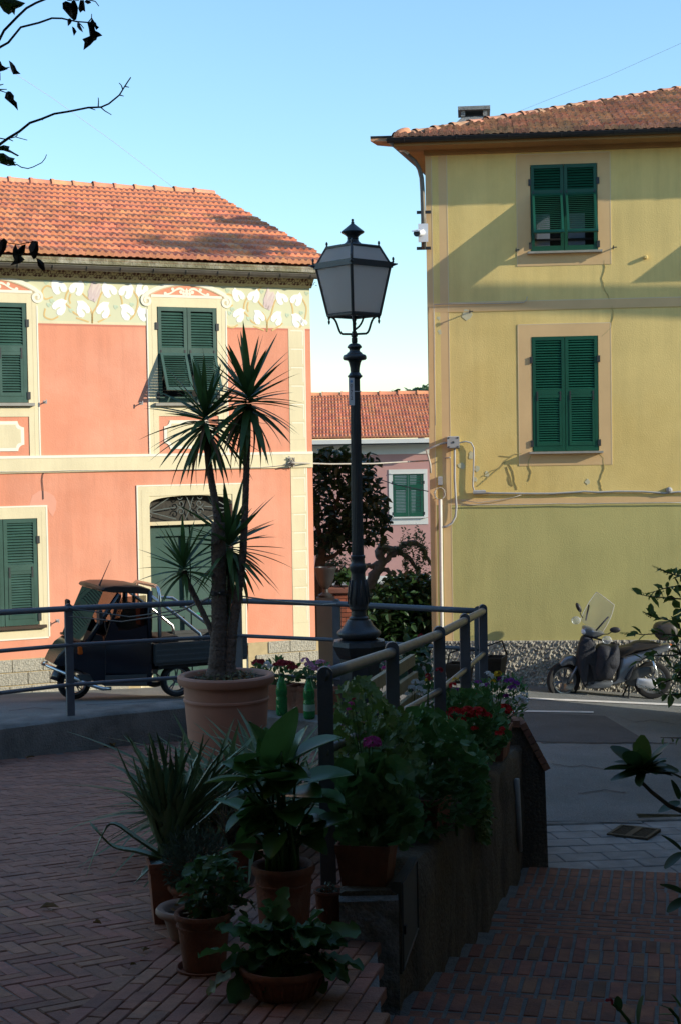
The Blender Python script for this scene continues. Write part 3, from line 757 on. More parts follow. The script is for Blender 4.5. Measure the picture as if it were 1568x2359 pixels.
def lay(items, ms, M0, parent, solo, restname='roof_tiles'):
    k = 0; rest = MB(); sv = [v.co.copy() for v in ms[0].vertices]; sf = [tuple(f.vertices) for f in ms[0].polygons]
    for (r_, c, p) in items:
        q = p + Vector((random.uniform(-.003,.003), 0, random.uniform(-.004,.004)))
        mw = Matrix.Translation(q) @ M0 @ Matrix.Rotation(random.uniform(-.012,.012), 4, 'Z')
        if solo((r_, c)) and k < 300: ob('tile', ms[(r_*7+c*3) % 4], None, parent, mw); k += 1
        else: rest.add([mw @ v for v in sv], sf)
    if rest.v:
        o = rest.build(restname, ms[0].materials[0], parent); o['kind'] = 'stuff'
def ridge_caps(parent, a, b, matl, ln=0.36, r=0.10, r_seg=9, name='ridge_tile', mort=None):
    d = (b-a); L = d.length; d.normalize(); n = max(1, int(L/ln)); s_ = d.cross(Vector((0,0,1))).normalized(); u_ = s_.cross(d).normalized()
    if u_.z < 0: u_ = -u_
    m = MB(); vs = []
    for (t, rr) in ((0, r*1.12), (0.05, r*1.12), (0.06, r*1.0), (ln*1.08, r*0.86)):
        for k in range(r_seg+1):
            q = math.pi*k/r_seg; vs.append(s_*(math.cos(q)*rr) + u_*(math.sin(q)*rr*0.9) + d*t)
    K = r_seg+1; m.add(vs, [(i*K+k, i*K+k+1, (i+1)*K+k+1, (i+1)*K+k) for i in range(3) for k in range(r_seg)])
    me = m.mesh('ridge', smooth=True); me.materials.append(matl)
    for i in range(n):
        o = ob(name, me, None, parent); o.location = a + d*(i*L/n) + Vector((0,0,random.uniform(-.006,.006)))
    if mort:
        mm = MB(); mm.tube([a-u_*0.03, b-u_*0.03], r*0.95, 8); mm.build('mortar_bed', mort, parent)

# ------------------------------------------------------------------ pink house
PK = Frame((0,22.5,0), 24.5)
ph = empty('pink_house'); PK.place(ph); tag(ph, 'salmon pink house with painted floral frieze and terracotta roof, behind the three-wheeler', 'house')
UR = -0.437; UL = -7.6
Zc, Zf, Zb, Zp, Zg = 2.45, 1.893, 0.032, -2.682, -3.6
Z_bb = PK.uv(300,1085)[1]
w2u0, w2u1, w2z0, w2z1 = -2.768, -1.885, 0.785, 2.122
du = PK.uv(61,697)[0]-w2u1        # left upper window offset
w1u1 = PK.uv(63,800)[0]; w1u0 = w1u1-(w2u1-w2u0)
w3u1 = PK.uv(88,1300)[0]; w3u0 = w3u1-0.93; w3z1 = PK.uv(85,1194)[1]; w3z0 = PK.uv(92,1438)[1]
dr0, dr1 = PK.uv(350,1400)[0], PK.uv(538,1300)[0]; drz = PK.uv(440,1141)[1]; drs = PK.uv(349,1166)[1]; drt1 = PK.uv(440,1200)[1]; drt0 = PK.uv(440,1208)[1]
holes = [(w2u0,w2u1,w2z0,w2z1),(w1u0,w1u1,w2z0,w2z1),(w3u0,w3u1,w3z0,w3z1),(dr0,dr1,Zg,drz)]
m = MB(); wall_holes(m, UL, UR, Zg, Zc+0.25, holes)
m.quad((UR,0,Zg),(UR,9.6,Zg),(UR,9.6,Zc+0.25),(UR,0,Zc+0.25)); m.quad((UL,0,Zg),(UL,0,Zc+0.25),(UL,9.6,Zc+0.25),(UL,9.6,Zg)); m.quad((UL,9.6,Zg),(UL,9.6,Zc+.25),(UR,9.6,Zc+.25),(UR,9.6,Zg))
m.add([(UR,0,Zc+.2),(UR,4.9,4.3),(UR,9.6,Zc+.2)],[(0,2,1)])
m.build('wall', m_pink, ph)
# arch spandrels over the door
m = MB(); cu = (dr0+dr1)/2; hw = (dr1-dr0)/2; rise = drz-drs
apts = [(cu-hw*math.cos(math.pi*i/20), drs+rise*math.sin(math.pi*i/20)**0.62) for i in range(21)]
for i in range(20):
    a, b = apts[i], apts[i+1]
    m.add([(a[0],-0.002,a[1]),(b[0],-0.002,b[1]),(b[0],-0.002,drz+.002),(a[0],-0.002,drz+.002),(a[0],0.16,a[1]),(b[0],0.16,b[1])],[(0,1,2,3),(0,4,5,1)])
m.build('door_arch', m_cream, ph)
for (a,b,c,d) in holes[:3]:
    MB().quad((a-.02,0.17,c-.02),(b+.02,0.17,c-.02),(b+.02,0.17,d+.02),(a-.02,0.17,d+.02)).build('unlit_room_sheet', m_dark, ph)  # dark sheet stands in for the unlit room behind the shutters
def flat(name, matl, pts, y0=-0.004, parent=None):
    return MB().prism(pts, y0, 0.0).build(name, matl, parent or ph)
def rect(name, matl, u0, u1, z0, z1, y0=-0.004, parent=None):
    return MB().box(u0,u1,y0,-0.0005,z0,z1).build(name, matl, parent or ph)
# painted bands
rect('frieze', m_sage, UL, UR-0.0, w2z1, Zc, -0.003)
m_pinkd = mat('pink_shadow',(0.56,0.20,0.13),0.9,0.05,3)  # darker pink for the shadow painted as a strip under the frieze border
for (fa_, fb_) in ((UL, w1u0), (w1u1, w2u0), (w2u1, UR)):
    rect('frieze', m_sage, fa_, fb_, Zf, w2z1, -0.003); rect('frieze_border', m_cream, fa_, fb_, Zf-0.035, Zf, -0.004); rect('frieze_shadow', m_pinkd, fa_, fb_, Zf-0.06, Zf-0.035, -0.0025)
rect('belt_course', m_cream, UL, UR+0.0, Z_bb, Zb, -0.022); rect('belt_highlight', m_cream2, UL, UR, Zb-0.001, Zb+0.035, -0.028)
# quoin pilaster
q0 = PK.uv(670,1100)[0]; q1 = PK.uv(706,1100)[0]
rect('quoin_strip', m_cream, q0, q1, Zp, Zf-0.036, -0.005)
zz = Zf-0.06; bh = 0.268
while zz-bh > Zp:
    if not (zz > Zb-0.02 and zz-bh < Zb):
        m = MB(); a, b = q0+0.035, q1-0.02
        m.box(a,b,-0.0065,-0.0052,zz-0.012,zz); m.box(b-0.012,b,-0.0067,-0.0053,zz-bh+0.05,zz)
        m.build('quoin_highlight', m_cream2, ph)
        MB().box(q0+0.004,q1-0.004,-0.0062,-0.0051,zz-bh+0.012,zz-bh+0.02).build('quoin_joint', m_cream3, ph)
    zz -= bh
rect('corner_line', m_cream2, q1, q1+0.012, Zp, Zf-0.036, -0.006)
ds0_, ds1_ = PK.uv(321,1300)[0], PK.uv(564,1300)[0]
# plinth of granite blocks
rect('plinth', m_joint, UL, ds0_-0.02, Zg, Zp, -0.035); rect('plinth', m_joint, ds1_+0.02, UR+0.03, Zg, Zp, -0.035)
MB().box(UR, UR+0.035, -0.03, 9.6, Zg, Zp).build('plinth_return', m_joint, ph)
bh = 0.178; k = 0
bmesh_cache = {}
for row in range(4):
    u = UL + (0.17 if row % 2 else 0) + 1.2
    zt = Zp - row*bh
    while u < UR+0.02:
        L = random.choice((0.30,0.34,0.34,0.38,0.42)); b = min(u+L, UR+0.03)
        if b-u > 0.1 and not (b > ds0_-0.02 and u < ds1_+0.02):
            m = MB(); rr = lambda: random.uniform(-.004,.004)
            m.bbox(u+0.006, b-0.006, -0.052+rr(), -0.03, zt-bh+0.007, zt-0.005, 0.006); m.build('stone_block', m_block, ph)
        u += L
# windows
def surround_upper(a, b, z0, z1):
    o1, o2 = a-0.135, b+0.135
    zs = z0-0.05
    rect('window_surround', m_cream, o1, a-0.003, Zb+0.036, z1+0.16, -0.010); rect('window_surround', m_cream, b+0.003, o2, Zb+0.036, z1+0.16, -0.010)
    rect('window_surround', m_cream, a-0.003, b+0.003, z1+0.003, z1+0.16, -0.0095)
    rect('window_surround', m_cream, a-0.003, b+0.003, zs-0.14, zs-0.001, -0.0095)
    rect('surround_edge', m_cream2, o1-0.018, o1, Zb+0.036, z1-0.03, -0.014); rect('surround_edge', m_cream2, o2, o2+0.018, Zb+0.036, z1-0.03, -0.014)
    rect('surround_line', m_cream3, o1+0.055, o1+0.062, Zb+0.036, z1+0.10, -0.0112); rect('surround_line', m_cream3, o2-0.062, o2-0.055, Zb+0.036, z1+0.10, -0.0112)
    # pediment: curved band with volutes, red field, scrollwork
    c = (a+b)/2; zb_ = z1+0.16; h = 0.155; rw_ = (o2-o1)/2+0.01
    top = [(c-rw_+2*rw_*i/24, zb_+0.005+h*math.sin(math.pi*i/24)**0.75) for i in range(25)]
    MB().prism(top+[(c+rw_,zb_-0.01),(c-rw_,zb_-0.01)], -0.011, 0.0).build('pediment', m_pink, ph)
    MB().ribbon([(c-rw_-0.03+2*(rw_+0.03)*i/24, zb_-0.02+(h+0.05)*math.sin(math.pi*i/24)**0.7) for i in range(25)], 0.055, -0.016, -0.001).build('pediment_band', m_cream2, ph)
    MB().ribbon([(c-rw_+2*rw_*i/24, zb_-0.045+(h+0.04)*math.sin(math.pi*i/24)**0.7) for i in range(25)], 0.012, -0.0168, -0.001).build('pediment_line', m_cream3, ph)
    rect('pediment_base', m_cream2, c-rw_+0.06, c+rw_-0.06, zb_-0.025, zb_+0.012, -0.0155)
    for s_ in (-1, 1):
        MB().ribbon([(c+s_*rw_*1.0+s_*p[0], zb_-0.075+p[1]) for p in spiral(0,0,0.085,0.018,110,-430,34)], 0.036, -0.018, -0.001).build('volute', m_cream2, ph)
        MB().prism([(c+s_*rw_+0.075*math.cos(t*math.pi/8), zb_-0.075+0.075*math.sin(t*math.pi/8)) for t in range(16)], -0.0145, -0.001).build('volute_ground', m_cream3, ph)
        pts = [(c+s_*x, zb_+0.035+z) for x, z in bez((0.03,0.03),(0.12,0.14),(0.20,-0.02),(0.30,-0.015),12)]
        MB().ribbon(pts, [0.03]*6+[0.022]*7, -0.014, -0.001).build('scroll', m_cream2, ph)
        for (x, z, r_) in ((0.085,0.02,0.026),(0.205,0.055,0.024),(0.315,-0.008,0.024),(0.045,0.0,0.024)):
            MB().prism([(c+s_*x+r_*math.cos(t*math.pi/6), zb_+0.035+z+r_*math.sin(t*math.pi/6)) for t in range(12)], -0.0148, -0.001).build('scroll_knob', m_cream2, ph)
    MB().prism([(c,zb_+0.115),(c+0.02,zb_+0.08),(c+0.022,zb_+0.02),(c,zb_+0.01),(c-0.022,zb_+0.02),(c-0.02,zb_+0.08)], -0.0152, -0.001).build('scroll_bud', m_cream2, ph)
    # apron plaque below the sill with scooped corners
    p0, p1 = a+0.07, b-0.07; y0, y1 = Zb+0.10, zs-0.20; e = 0.085
    def plaque(p0,p1,y0,y1,e):
        pts = []
        for (cx,cz,s0) in ((p0,y0,90),(p1,y0,180),(p1,y1,270),(p0,y1,0)):
            aa = [(cx+e*math.cos(R(s0-90*i/5)), cz+e*math.sin(R(s0-90*i/5))) for i in range(6)]; pts += aa
        return pts
    flat('plaque', m_cream2, plaque(p0,p1,y0,y1,e), -0.010); flat('plaque_field', m_cream, plaque(p0+0.045,p1-0.045,y0+0.045,y1-0.045,e*0.8), -0.012)
    MB().box(a-0.06,b+0.075,-0.07,-0.0,z0-0.045,z0-0.006).build('sill', m_sill, ph)
surround_upper(w2u0,w2u1,w2z0,w2z1); surround_upper(w1u0,w1u1,w2z0,w2z1)
shutters(ph, w2u0+0.005, w2u1-0.005, w2z0, w2z1, m_shut, m_shutd, flap=27)
shutters(ph, w1u0+0.005, w1u1-0.005, w2z0, w2z1, m_shut, m_shutd, flap=0)
shutters(ph, w3u0+0.005, w3u1-0.005, w3z0, w3z1, m_shut, m_shutd, flap=0)
# surround of the ground-floor window
a, b, c, d = w3u0, w3u1, w3z0, w3z1; e = 0.125
for r_ in ((a-e,a-.003,c-e-.05,d+e+.03),(b+.003,b+e,c-e-.05,d+e+.03),(a-.003,b+.003,d+.003,d+e+.03),(a-.003,b+.003,c-e-.05,c-.051)): rect('window_surround', m_cream, *r_, -0.010)
rect('surround_edge', m_cream2, b+e, b+e+.02, c-e-.05, d+e+.05, -0.013); rect('surround_edge', m_cream2, a-e, b+e, d+e+.03, d+e+.05, -0.013); rect('surround_edge', m_cream2, a-e, b+e, c-e-.07, c-e-.05, -0.013)
rect('surround_line', m_cream3, b+.06, b+.066, c-.10, d+.09, -0.0112)
MB().box(a-.05,b+.09,-.07,0,c-.045,c-.005).build('sill', m_planter, ph)
# shutter holdbacks on the wall
for (px, py) in ((104,926),(325,929),(133,1430)):
    u, z = PK.uv(px, py); MB().box(u-.008,u+.008,-.09,-.0,z-.006,z+.006).box(u-.006,u+.006,-.095,-.083,z-.025,z+.03).box(u-.02,u+.02,-.006,0,z-.02,z+.02).build('shutter_hook', m_greyb, ph)
# door: surround, leaf panels, fanlight grille
ds0, ds1, dst = PK.uv(321,1300)[0], PK.uv(564,1300)[0], PK.uv(440,1118)[1]
rect('door_surround', m_cream, ds0, dr0-.003, Zp-0.55, dst, -0.012); rect('door_surround', m_cream, dr1+.003, ds1, Zp-0.55, dst, -0.012)
rect('door_surround', m_cream, dr0-.003, dr1+.003, drz+.003, dst, -0.0115)
rect('surround_edge', m_cream2, ds0-.018, ds0, Zp-0.55, dst+.018, -0.015); rect('surround_edge', m_cream2, ds0, ds1, dst, dst+.018, -0.015); rect('surround_edge', m_cream2, ds1, ds1+.018, Zp-.55, dst+.018, -0.015)
rect('surround_line', m_cream3, ds0+.05, ds0+.058, Zp-0.55, dst-.05, -0.0132)
MB().box(dr0,dr1,0.02,0.12,drt0,drt1).build('door_transom', m_cream3, ph)
dm = MB(); dm.quad((dr0,0.15,Zg),(dr1,0.15,Zg),(dr1,0.15,drt0),(dr0,0.15,drt0)); 
door = dm.build('door', m_door, ph)
c = (dr0+dr1)/2
for (x0,x1) in ((dr0+.02,c-.01),(c+.01,dr1-.02)):
    f = MB(); f.box(x0,x0+.09,0.10,0.148,Zg,drt0-.02); f.box(x1-.09,x1,0.10,0.148,Zg,drt0-.02)
    for z in (drt0-.16, drt0-1.32, Zg+.3): f.box(x0+.09,x1-.09,0.101,0.148,z,z+.13)
    f.build('door_frame', m_door, door)
MB().box(c+.06,c+.16,0.085,0.1,drt0-1.30,drt0-1.27).build('handle', mat('teal_handle',(0.02,0.22,0.12),0.5), door)
MB().quad((dr0,0.13,drt1),(dr1,0.13,drt1),(dr1,0.13,drz),(dr0,0.13,drz)).build('fanlight', mat('dusty_mesh',(0.035,0.033,0.026),0.8,0.5,25), ph)
gm = MB(); zb_ = drt1+0.03; hh = drz-drt1
def T3(pts, r=0.008): gm.tube([(p[0],0.06,p[1]) for p in pts], r, 5)
for s_ in (-1,1):
    for (cx, cz, r_, a0, a1) in ((0.14,0.10,0.06,0,420),(0.14,0.215,0.06,0,-420),(0.155,0.31,0.045,180,560),(0.60,0.05,0.035,0,400),(0.60,0.21,0.035,0,-400)):
        T3([(c+s_*p[0], zb_+p[1]) for p in spiral(cx,cz*hh/0.36,r_,r_*0.18,a0,a1,22)], 0.007)
    T3([(c+s_*x, zb_+z) for x,z in bez((0.0,0.16),(0.02,0.25),(0.05,0.30),(0.07,0.36*hh/0.36),8)]); T3([(c+s_*x, zb_+z) for x,z in bez((0.0,0.16),(0.02,0.10),(0.05,0.05),(0.07,0.0),8)])
    T3([(c+s_*0.21,zb_+0.17),(c+s_*0.60,zb_+0.12)]); T3([(c+s_*0.26,zb_+0.33*hh/.36),(c+s_*0.60,zb_+0.13)]); T3([(c+s_*0.21,zb_+0.0),(c+s_*0.60,zb_+0.11)])
gm.build('grille', m_iron, ph)
# frieze painting: leaves, tulips, stems
LEAF = [(870,470),(905,510),(975,525),(1020,560),(1045,610),(1030,655),(1000,668),(965,655),(950,620),(940,588),(925,600),(930,640),(950,670),(930,700),(890,705),(850,670),(825,600),(822,540)]
LEAF = [((x-935)/118.0, (590-y)/118.0) for x, y in LEAF]
def fleaf(px, py, sc=0.115, flip=1, rot=0, matl=None, y0=-0.0065):
    u, z = PK.uv(px, py); q = R(rot); pts = []
    for x, y in LEAF:
        x *= flip; pts.append((u+sc*(x*math.cos(q)-y*math.sin(q)), z+sc*(x*math.sin(q)+y*math.cos(q))))
    if flip < 0: pts.reverse()
    return MB().prism(pts, y0, -0.001).build('painted_leaf', matl or m_leafw, ph)
def fstem(pxs, wd=0.022):
    pts = [PK.uv(*p) for p in pxs]; dense = []
    for i in range(len(pts)-1):
        p0 = pts[max(i-1,0)]; p1 = pts[i]; p2 = pts[i+1]; p3 = pts[min(i+2,len(pts)-1)]
        for k in range(6):
            t = k/6; dense.append(tuple(0.5*((2*p1[j])+(-p0[j]+p2[j])*t+(2*p0[j]-5*p1[j]+4*p2[j]-p3[j])*t*t+(-p0[j]+3*p1[j]-3*p2[j]+p3[j])*t**3) for j in (0,1)))
    dense.append(pts[-1]); MB().ribbon(dense, wd, -0.0055, -0.001).build('painted_stem', m_ochre, ph)
def motif(cx, dy, sx=1.0):
    X = lambda x: cx + (x-215)*sx
    Y_ = lambda y, x: y + dy + (x-215)*0.012
    for (x, y, fl, rt) in ((137,661,1,0),(176,663,-1,0),(253,667,1,5),(290,669,-1,-5),(140,709,1,-75),(189,713,-1,60),(241,715,1,-60),(291,719,-1,70)): fleaf(X(x), Y_(y,x), 0.115*(0.9 if sx < 0.95 else 1), fl, rt)
    for st_ in (((122,735-50),(104,690),(98,672),(108,660),(124,665)),((105,712),(103,730),(120,737),(135,730)),((160,668),(153,680),(151,698),(160,708),(172,722),(185,728)),((163,678),(160,690),(163,700)),((200,640),(187,655),(190,675),(205,690)),((213,745),(213,725),(206,708),(198,700)),((213,745),(214,722),(224,705),(232,680),(240,668)),((275,672),(281,690),(283,705),(290,712)),((307,668),(318,690),(312,720),(300,735)),((226,742),(240,735),(255,725)),((205,742),(190,737),(176,733))):
        fstem([(X(x), Y_(y,x)) for x, y in st_])
    # tulip
    pet = [(205,690),(203,670),(212,657),(216,640),(222,655),(230,652),(234,662),(229,680),(217,695)]
    MB().prism([PK.uv(X(x), Y_(y,x)) for x, y in pet][::-1], -0.0075, -0.001).build('painted_tulip', mat('tulip_paint',(0.66,0.57,0.52),0.9,0.04,5) if 'tulip_paint' not in bpy.data.materials else bpy.data.materials['tulip_paint'], ph)
    for vein in (((207,688),(209,668),(215,645)),((212,692),(219,672),(228,655)),((216,694),(226,680),(232,662))):
        MB().ribbon([PK.uv(X(x), Y_(y,x)) for x, y in vein], [0.05,0.045,0.01], -0.0082, -0.001).build('tulip_vein', m_lilac, ph)
    for (x, y) in ((114,703),(121,694),(200,652),(165,715),(108,651),(320,655),(268,706),(305,700)): fleaf(X(x), Y_(y,x), 0.035, 1, 20, m_mint, -0.006)
motif(215, 0, 1.0); motif(617, 19, 0.86); 
fleaf(334, 722, 0.11, 1, 10); fleaf(328, 668, 0.10, -1, 180); fleaf(700, 742, 0.06, 1, 0)
# cove with stencilled border, eaves board, gutter
y1, z1 = -0.16, 2.60
MB().prism([(0,0)],0,0) if False else None
m = MB(); m.add([(UL,0.0,Zc-.001),(UR+.02,0.0,Zc-.001),(UR+.02,-0.03,Zc-.001),(UL,-0.03,Zc-.001),(UL,y1,z1),(UR+.02,y1,z1),(UR+.02,0,z1),(UL,0,z1)],[(0,1,2,3),(3,2,5,4),(4,5,6,7),(1,6,5,2),(0,3,4,7)])
m.build('cove', m_cove, ph)
cv = Vector((0, y1+0.03, z1-Zc)); cvl = cv.length; cvd = cv.normalized(); cvn = Vector((0,-cvd.z,cvd.y))
if cvn.y > 0: cvn = -cvn
stm = MB()
def on_cove(u, t): return Vector((u,-0.03,Zc))+cvd*(t*cvl)+cvn*0.003
def cdisc(u, t, r_, n=8):
    c_ = on_cove(u,t); stm.add([c_+Vector((1,0,0))*r_*math.cos(2*math.pi*i/n)+cvd*r_*math.sin(2*math.pi*i/n) for i in range(n)],[tuple(range(n))])
def cline(pts, wd=0.009):
    for i in range(len(pts)-1):
        a_, b_ = on_cove(*pts[i]), on_cove(*pts[i+1]); d_ = (b_-a_).normalized(); s_ = d_.cross(cvn).normalized()*wd/2; stm.add([a_-s_,b_-s_,b_+s_,a_+s_],[(0,1,2,3)])
u = UL+2.2
while u < UR-0.05:
    for k in (0,1):
        f = 1 if k == 0 else -1; uu = u+(0.105 if k else 0); t0 = 0.70 if k == 0 else 0.30
        for s_ in (-1,1):
            cdisc(uu+s_*0.026, t0, 0.021); cdisc(uu+s_*0.012, t0-f*0.16, 0.010)
            cline([(uu+s_*0.045,t0+f*0.05),(uu+s_*0.065,t0-f*0.05),(uu+s_*0.062,t0-f*0.18),(uu+s_*0.085,t0-f*0.26)])
        cline([(uu+0.105-0.014,t0+f*0.08),(uu+0.105,t0+f*0.0),(uu+0.105+0.014,t0+f*0.08)])
    u += 0.21
stm.build('stencil_border', m_umber, ph)['kind'] = 'stuff'
MB().box(UL, UR+0.30, -0.185, -0.16, z1-0.01, z1+0.09).build('eaves_board', m_cove, ph)
gt = MB(); yg, zg, rg = -0.245, 2.615, 0.058
ring = lambda u: [(u, yg+rg*math.cos(R(180+180*k/8)), zg+rg*math.sin(R(180+180*k/8))) for k in range(9)]+[(u, yg+(rg-.006)*math.cos(R(360-180*k/8)), zg+(rg-.006)*math.sin(R(360-180*k/8))) for k in range(9)]
gt.loft([ring(UL), ring(UR+0.34)]); gt.tube([(UL,yg-rg,zg),(UR+.34,yg-rg,zg)],0.008,6); me = gt.mesh('gutter',auto=40); fix_normals(me); ob('gutter', me, m_gutter, ph)
u = UR-0.1
while u > UL+1:
    MB().tube([(u, yg+(rg+.004)*math.cos(R(180+180*k/8)), zg+(rg+.004)*math.sin(R(180+180*k/8))) for k in range(9)],0.010,5).build('gutter_bracket', m_gutter, ph); u -= 0.47
# roof
ev = Vector((UL, -0.22, 2.735)); rg_ = Vector((UL, 5.0, 4.60)); upv = (rg_-ev); Lr = upv.length; upv.normalize(); ax = Vector((1,0,0))
URR = UR+0.34
m = MB(); m.add([ev-Vector((0,0,.03)),(URR,ev.y,ev.z-.03),(URR,rg_.y,rg_.z-.03),rg_-Vector((0,0,.03)),(UL,9.9,2.7),(URR,9.9,2.7)],[(0,1,2,3),(3,2,5,4)]); 
m.build('roof', m_tile, ph)
m = MB(); m.add([(URR,ev.y,ev.z-.10),(URR,rg_.y,rg_.z-.10),(URR,rg_.y,rg_.z+.02),(URR,ev.y,ev.z+.02),(URR-.04,ev.y,ev.z-.10),(URR-.04,rg_.y,rg_.z-.10)],[(0,1,2,3),(0,4,5,1)]); m.build('verge_board', m_gutd, ph)
m = MB(); m.box(UL, URR, -0.215, 0.0, 2.655, 2.735); m.build('mortar_strip', m_moss, ph)
items, ms, M0 = tile_roof(ph, Vector((UL+1.6,-0.25,2.755)), ax, upv, 30, 14, (URR-UL-1.6)/30, Lr/14, m_tile)
lay(items, ms, M0, ph, lambda rc: rc[1] >= 6 or rc[0] < 8)
ridge_caps(ph, Vector((UL+1.0, 5.0, 4.63)), Vector((URR, 5.0, 4.63)), m_tile, 0.36, 0.11, mort=m_moss)
# cable under the belt course with a drooping end, junction and patches
def pk3(px, py, d=-0.03): u, z = PK.uv(px, py, d); return (u, d, z)
MB().tube([pk3(x, y) for x, y in ((-10,1087),(60,1086.5),(110,1086),(160,1084),(230,1084),(300,1083),(380,1082.5),(460,1081),(520,1078),(600,1077),(640,1073),(665,1070))],0.006,5).build('cable', m_cable, ph)
MB().tube([pk3(x, y, -.012) for x, y in ((105,1087),(100,1092),(98,1105),(100,1125),(101,1150))],0.005,5).build('cable', m_cabled, ph)
flat('plaster_patch', m_pinkpatch, [PK.uv(*p) for p in ((68,1165),(75,1142),(92,1130),(108,1132),(125,1142),(131,1155),(129,1175),(122,1190),(114,1180),(110,1166))][::-1], -0.0022)
rz = random.Random(3); cl = MB()
for k in range(9):
    pts = []
    for t in range(7): pts.append(Vector(pk3(672+rz.uniform(-9,9), 1063+rz.uniform(-12,14), -0.05+rz.uniform(-.04,.03))))
    cl.tube(pts, 0.006, 4)
cl.build('cable_knot', m_cable, ph)

# ------------------------------------------------------------------ yellow house
YL = Frame((3.48,23.6,0), -5)
yh = empty('yellow_house'); YL.place(yh); tag(yh, 'tall yellow and olive house with green shutters, behind the parked scooter', 'house')
def yrect(name, matl, u0, u1, z0, z1, y0=-0.004): return MB().box(u0,u1,y0,-0.0005,z0,z1).build(name, matl, yh)
A0, A1 = -2.09, 6.5; ZT = 4.68; ZPL = -2.935; ZGR = -4.6
wU = (-0.475,0.55,3.10,4.43); wL = (-0.482,0.535,0.012,1.785)
zmid0, zmid1 = YL.uv(1300,1160)[1], YL.uv(1300,1146)[1]
zm_ = YL.uv(1300,1153)[1]
wN = (wU[0]+3.5, wU[1]+3.5, wU[2], wU[3])
wN2 = (wL[0]+3.5, wL[1]+3.5, wL[2], wL[3])
m = MB(); wall_holes(m, A0, A1, zm_, ZT, [wU, wL, wN, wN2]); SK = 0.171; m.quad((A0,0,ZGR),(A0,0,ZT),(A0+11*SK,11,ZT),(A0+11*SK,11,ZGR)); m.quad((A1,0,ZGR),(A1,11,ZGR),(A1,11,ZT),(A1,0,ZT)); m.quad((A0+11*SK,11,ZGR),(A0+11*SK,11,ZT),(A1,11,ZT),(A1,11,ZGR)); m.build('wall', m_yel, yh)
MB().quad((A0,0,ZGR),(A1,0,ZGR),(A1,0,zm_),(A0,0,zm_)).build('lower_wall', m_green, yh)
for (a,b,c,d) in (wU,wL,wN,wN2): MB().quad((a-.02,.17,c-.02),(b+.02,.17,c-.02),(b+.02,.17,d+.02),(a-.02,.17,d+.02)).build('unlit_room_sheet', m_dark, yh)  # dark sheets painted as the unlit rooms behind these shutters
# a pale curtain and a bar behind the open flaps
for (a,b) in ((wU[0]+.06,wU[0]+.30),(wU[0]+.58,wU[0]+.84)): MB().box(a,b,.13,.14,wU[2]+.08,wU[2]+.6).build('curtain', mat('curtain',(0.16,0.19,0.24),0.9,0.1,8) if 'curtain' not in bpy.data.materials else bpy.data.materials['curtain'], yh)
MB().tube([(wU[0],.10,wU[2]+.19),(wU[1],.10,wU[2]+.19)],0.018,6).build('window_bar', m_gutd, yh)
# painted bands
zb0, zb1 = YL.uv(1300,712)[1], YL.uv(1300,692)[1]
pu0, pu1, pu2, pu3 = A0, YL.uv(999,900)[0], YL.uv(1014,900)[0], YL.uv(1034,900)[0]
yrect('corner_band', m_tan, pu0, pu1, ZPL, ZT-.02, -0.003); yrect('corner_band', m_tan, pu2+.01, pu3, ZPL, ZT-.02, -0.003)
yrect('corner_panel', m_yel, pu1, pu2+.01, zm_+.04, ZT-.10, -0.0032); yrect('corner_panel', mat('olive_dark',(0.29,0.27,0.10),0.95,0.08,2), pu1, pu2+.01, ZPL, zm_-.04, -0.0032)
yrect('corner_line', m_tanl, pu1, pu1+.012, ZPL, ZT-.10, -0.005); yrect('corner_line', m_tanl, pu3, pu3+.012, ZPL, ZT-.02, -0.005)
yrect('string_course', m_tan, A0, A1, zb0, zb1, -0.0045); yrect('string_line', m_tanl, pu3, A1, zb1, zb1+.014, -0.006); yrect('string_line', mat('orange_line',(0.56,0.36,0.12),.95,.05,3), pu3, A1, zb0-.012, zb0, -0.0055)
yrect('dado_band', m_tan, A0, A1, zm_-.045, zm_+.045, -0.0045)
def ysurround(w_, top):
    a,b,c,d = w_; e0, e1 = 0.205, 0.19; b0 = c-0.22; t = top
    for r_ in ((a-e0,a-.003,b0,t),(b+.003,b+e1,b0,t),(a-.003,b+.003,d+.003,t),(a-.003,b+.003,b0,c-.003)): yrect('window_surround', m_tan, *r_, -0.006)
    yrect('surround_line', m_tanl, b+e1, b+e1+.014, b0, t, -0.0075); yrect('surround_line', m_tanl, a-e0, b+e1, t, t+.013, -0.0075); yrect('surround_line', m_tanl, a-e0-.010, a-e0, b0, t, -0.0072)
    MB().box(a-.055,b+.06,-.10,.0,c-.036,c-.004).build('sill', m_sill, yh)
ysurround(wU, ZT-.09); ysurround(wL, wL[3]+.19); ysurround(wN, ZT-.09); ysurround(wN2, wL[3]+.19)
shutters(yh, wU[0]+.004, wU[1]-.004, wU[2], wU[3], m_shuty, m_shutd, flap=33, split=0.665, pitch=0.042, rail=0.07)
shutters(yh, wL[0]+.004, wL[1]-.004, wL[2], wL[3], m_shuty, m_shutd, flap=0, split=0.50, pitch=0.040)
shutters(yh, wN[0]+.004, wN[1]-.004, wN[2], wN[3], m_shuty, m_shutd, flap=33, split=0.665, pitch=0.042, rail=0.07)
shutters(yh, wN2[0]+.004, wN2[1]-.004, wN2[2], wN2[3], m_shuty, m_shutd, flap=0, split=0.50, pitch=0.040)
for (px, py) in ((1187,578),(1410,572),(1081,719)):
    u, z = YL.uv(px, py); MB().box(u-.008,u+.008,-.12,0,z-.007,z+.007).box(u-.012,u+.05,-.125,-.112,z-.008,z+.008).box(u-.006,u+.006,-.124,-.113,z-.03,z+.03).build('shutter_hook', m_shutd, yh)
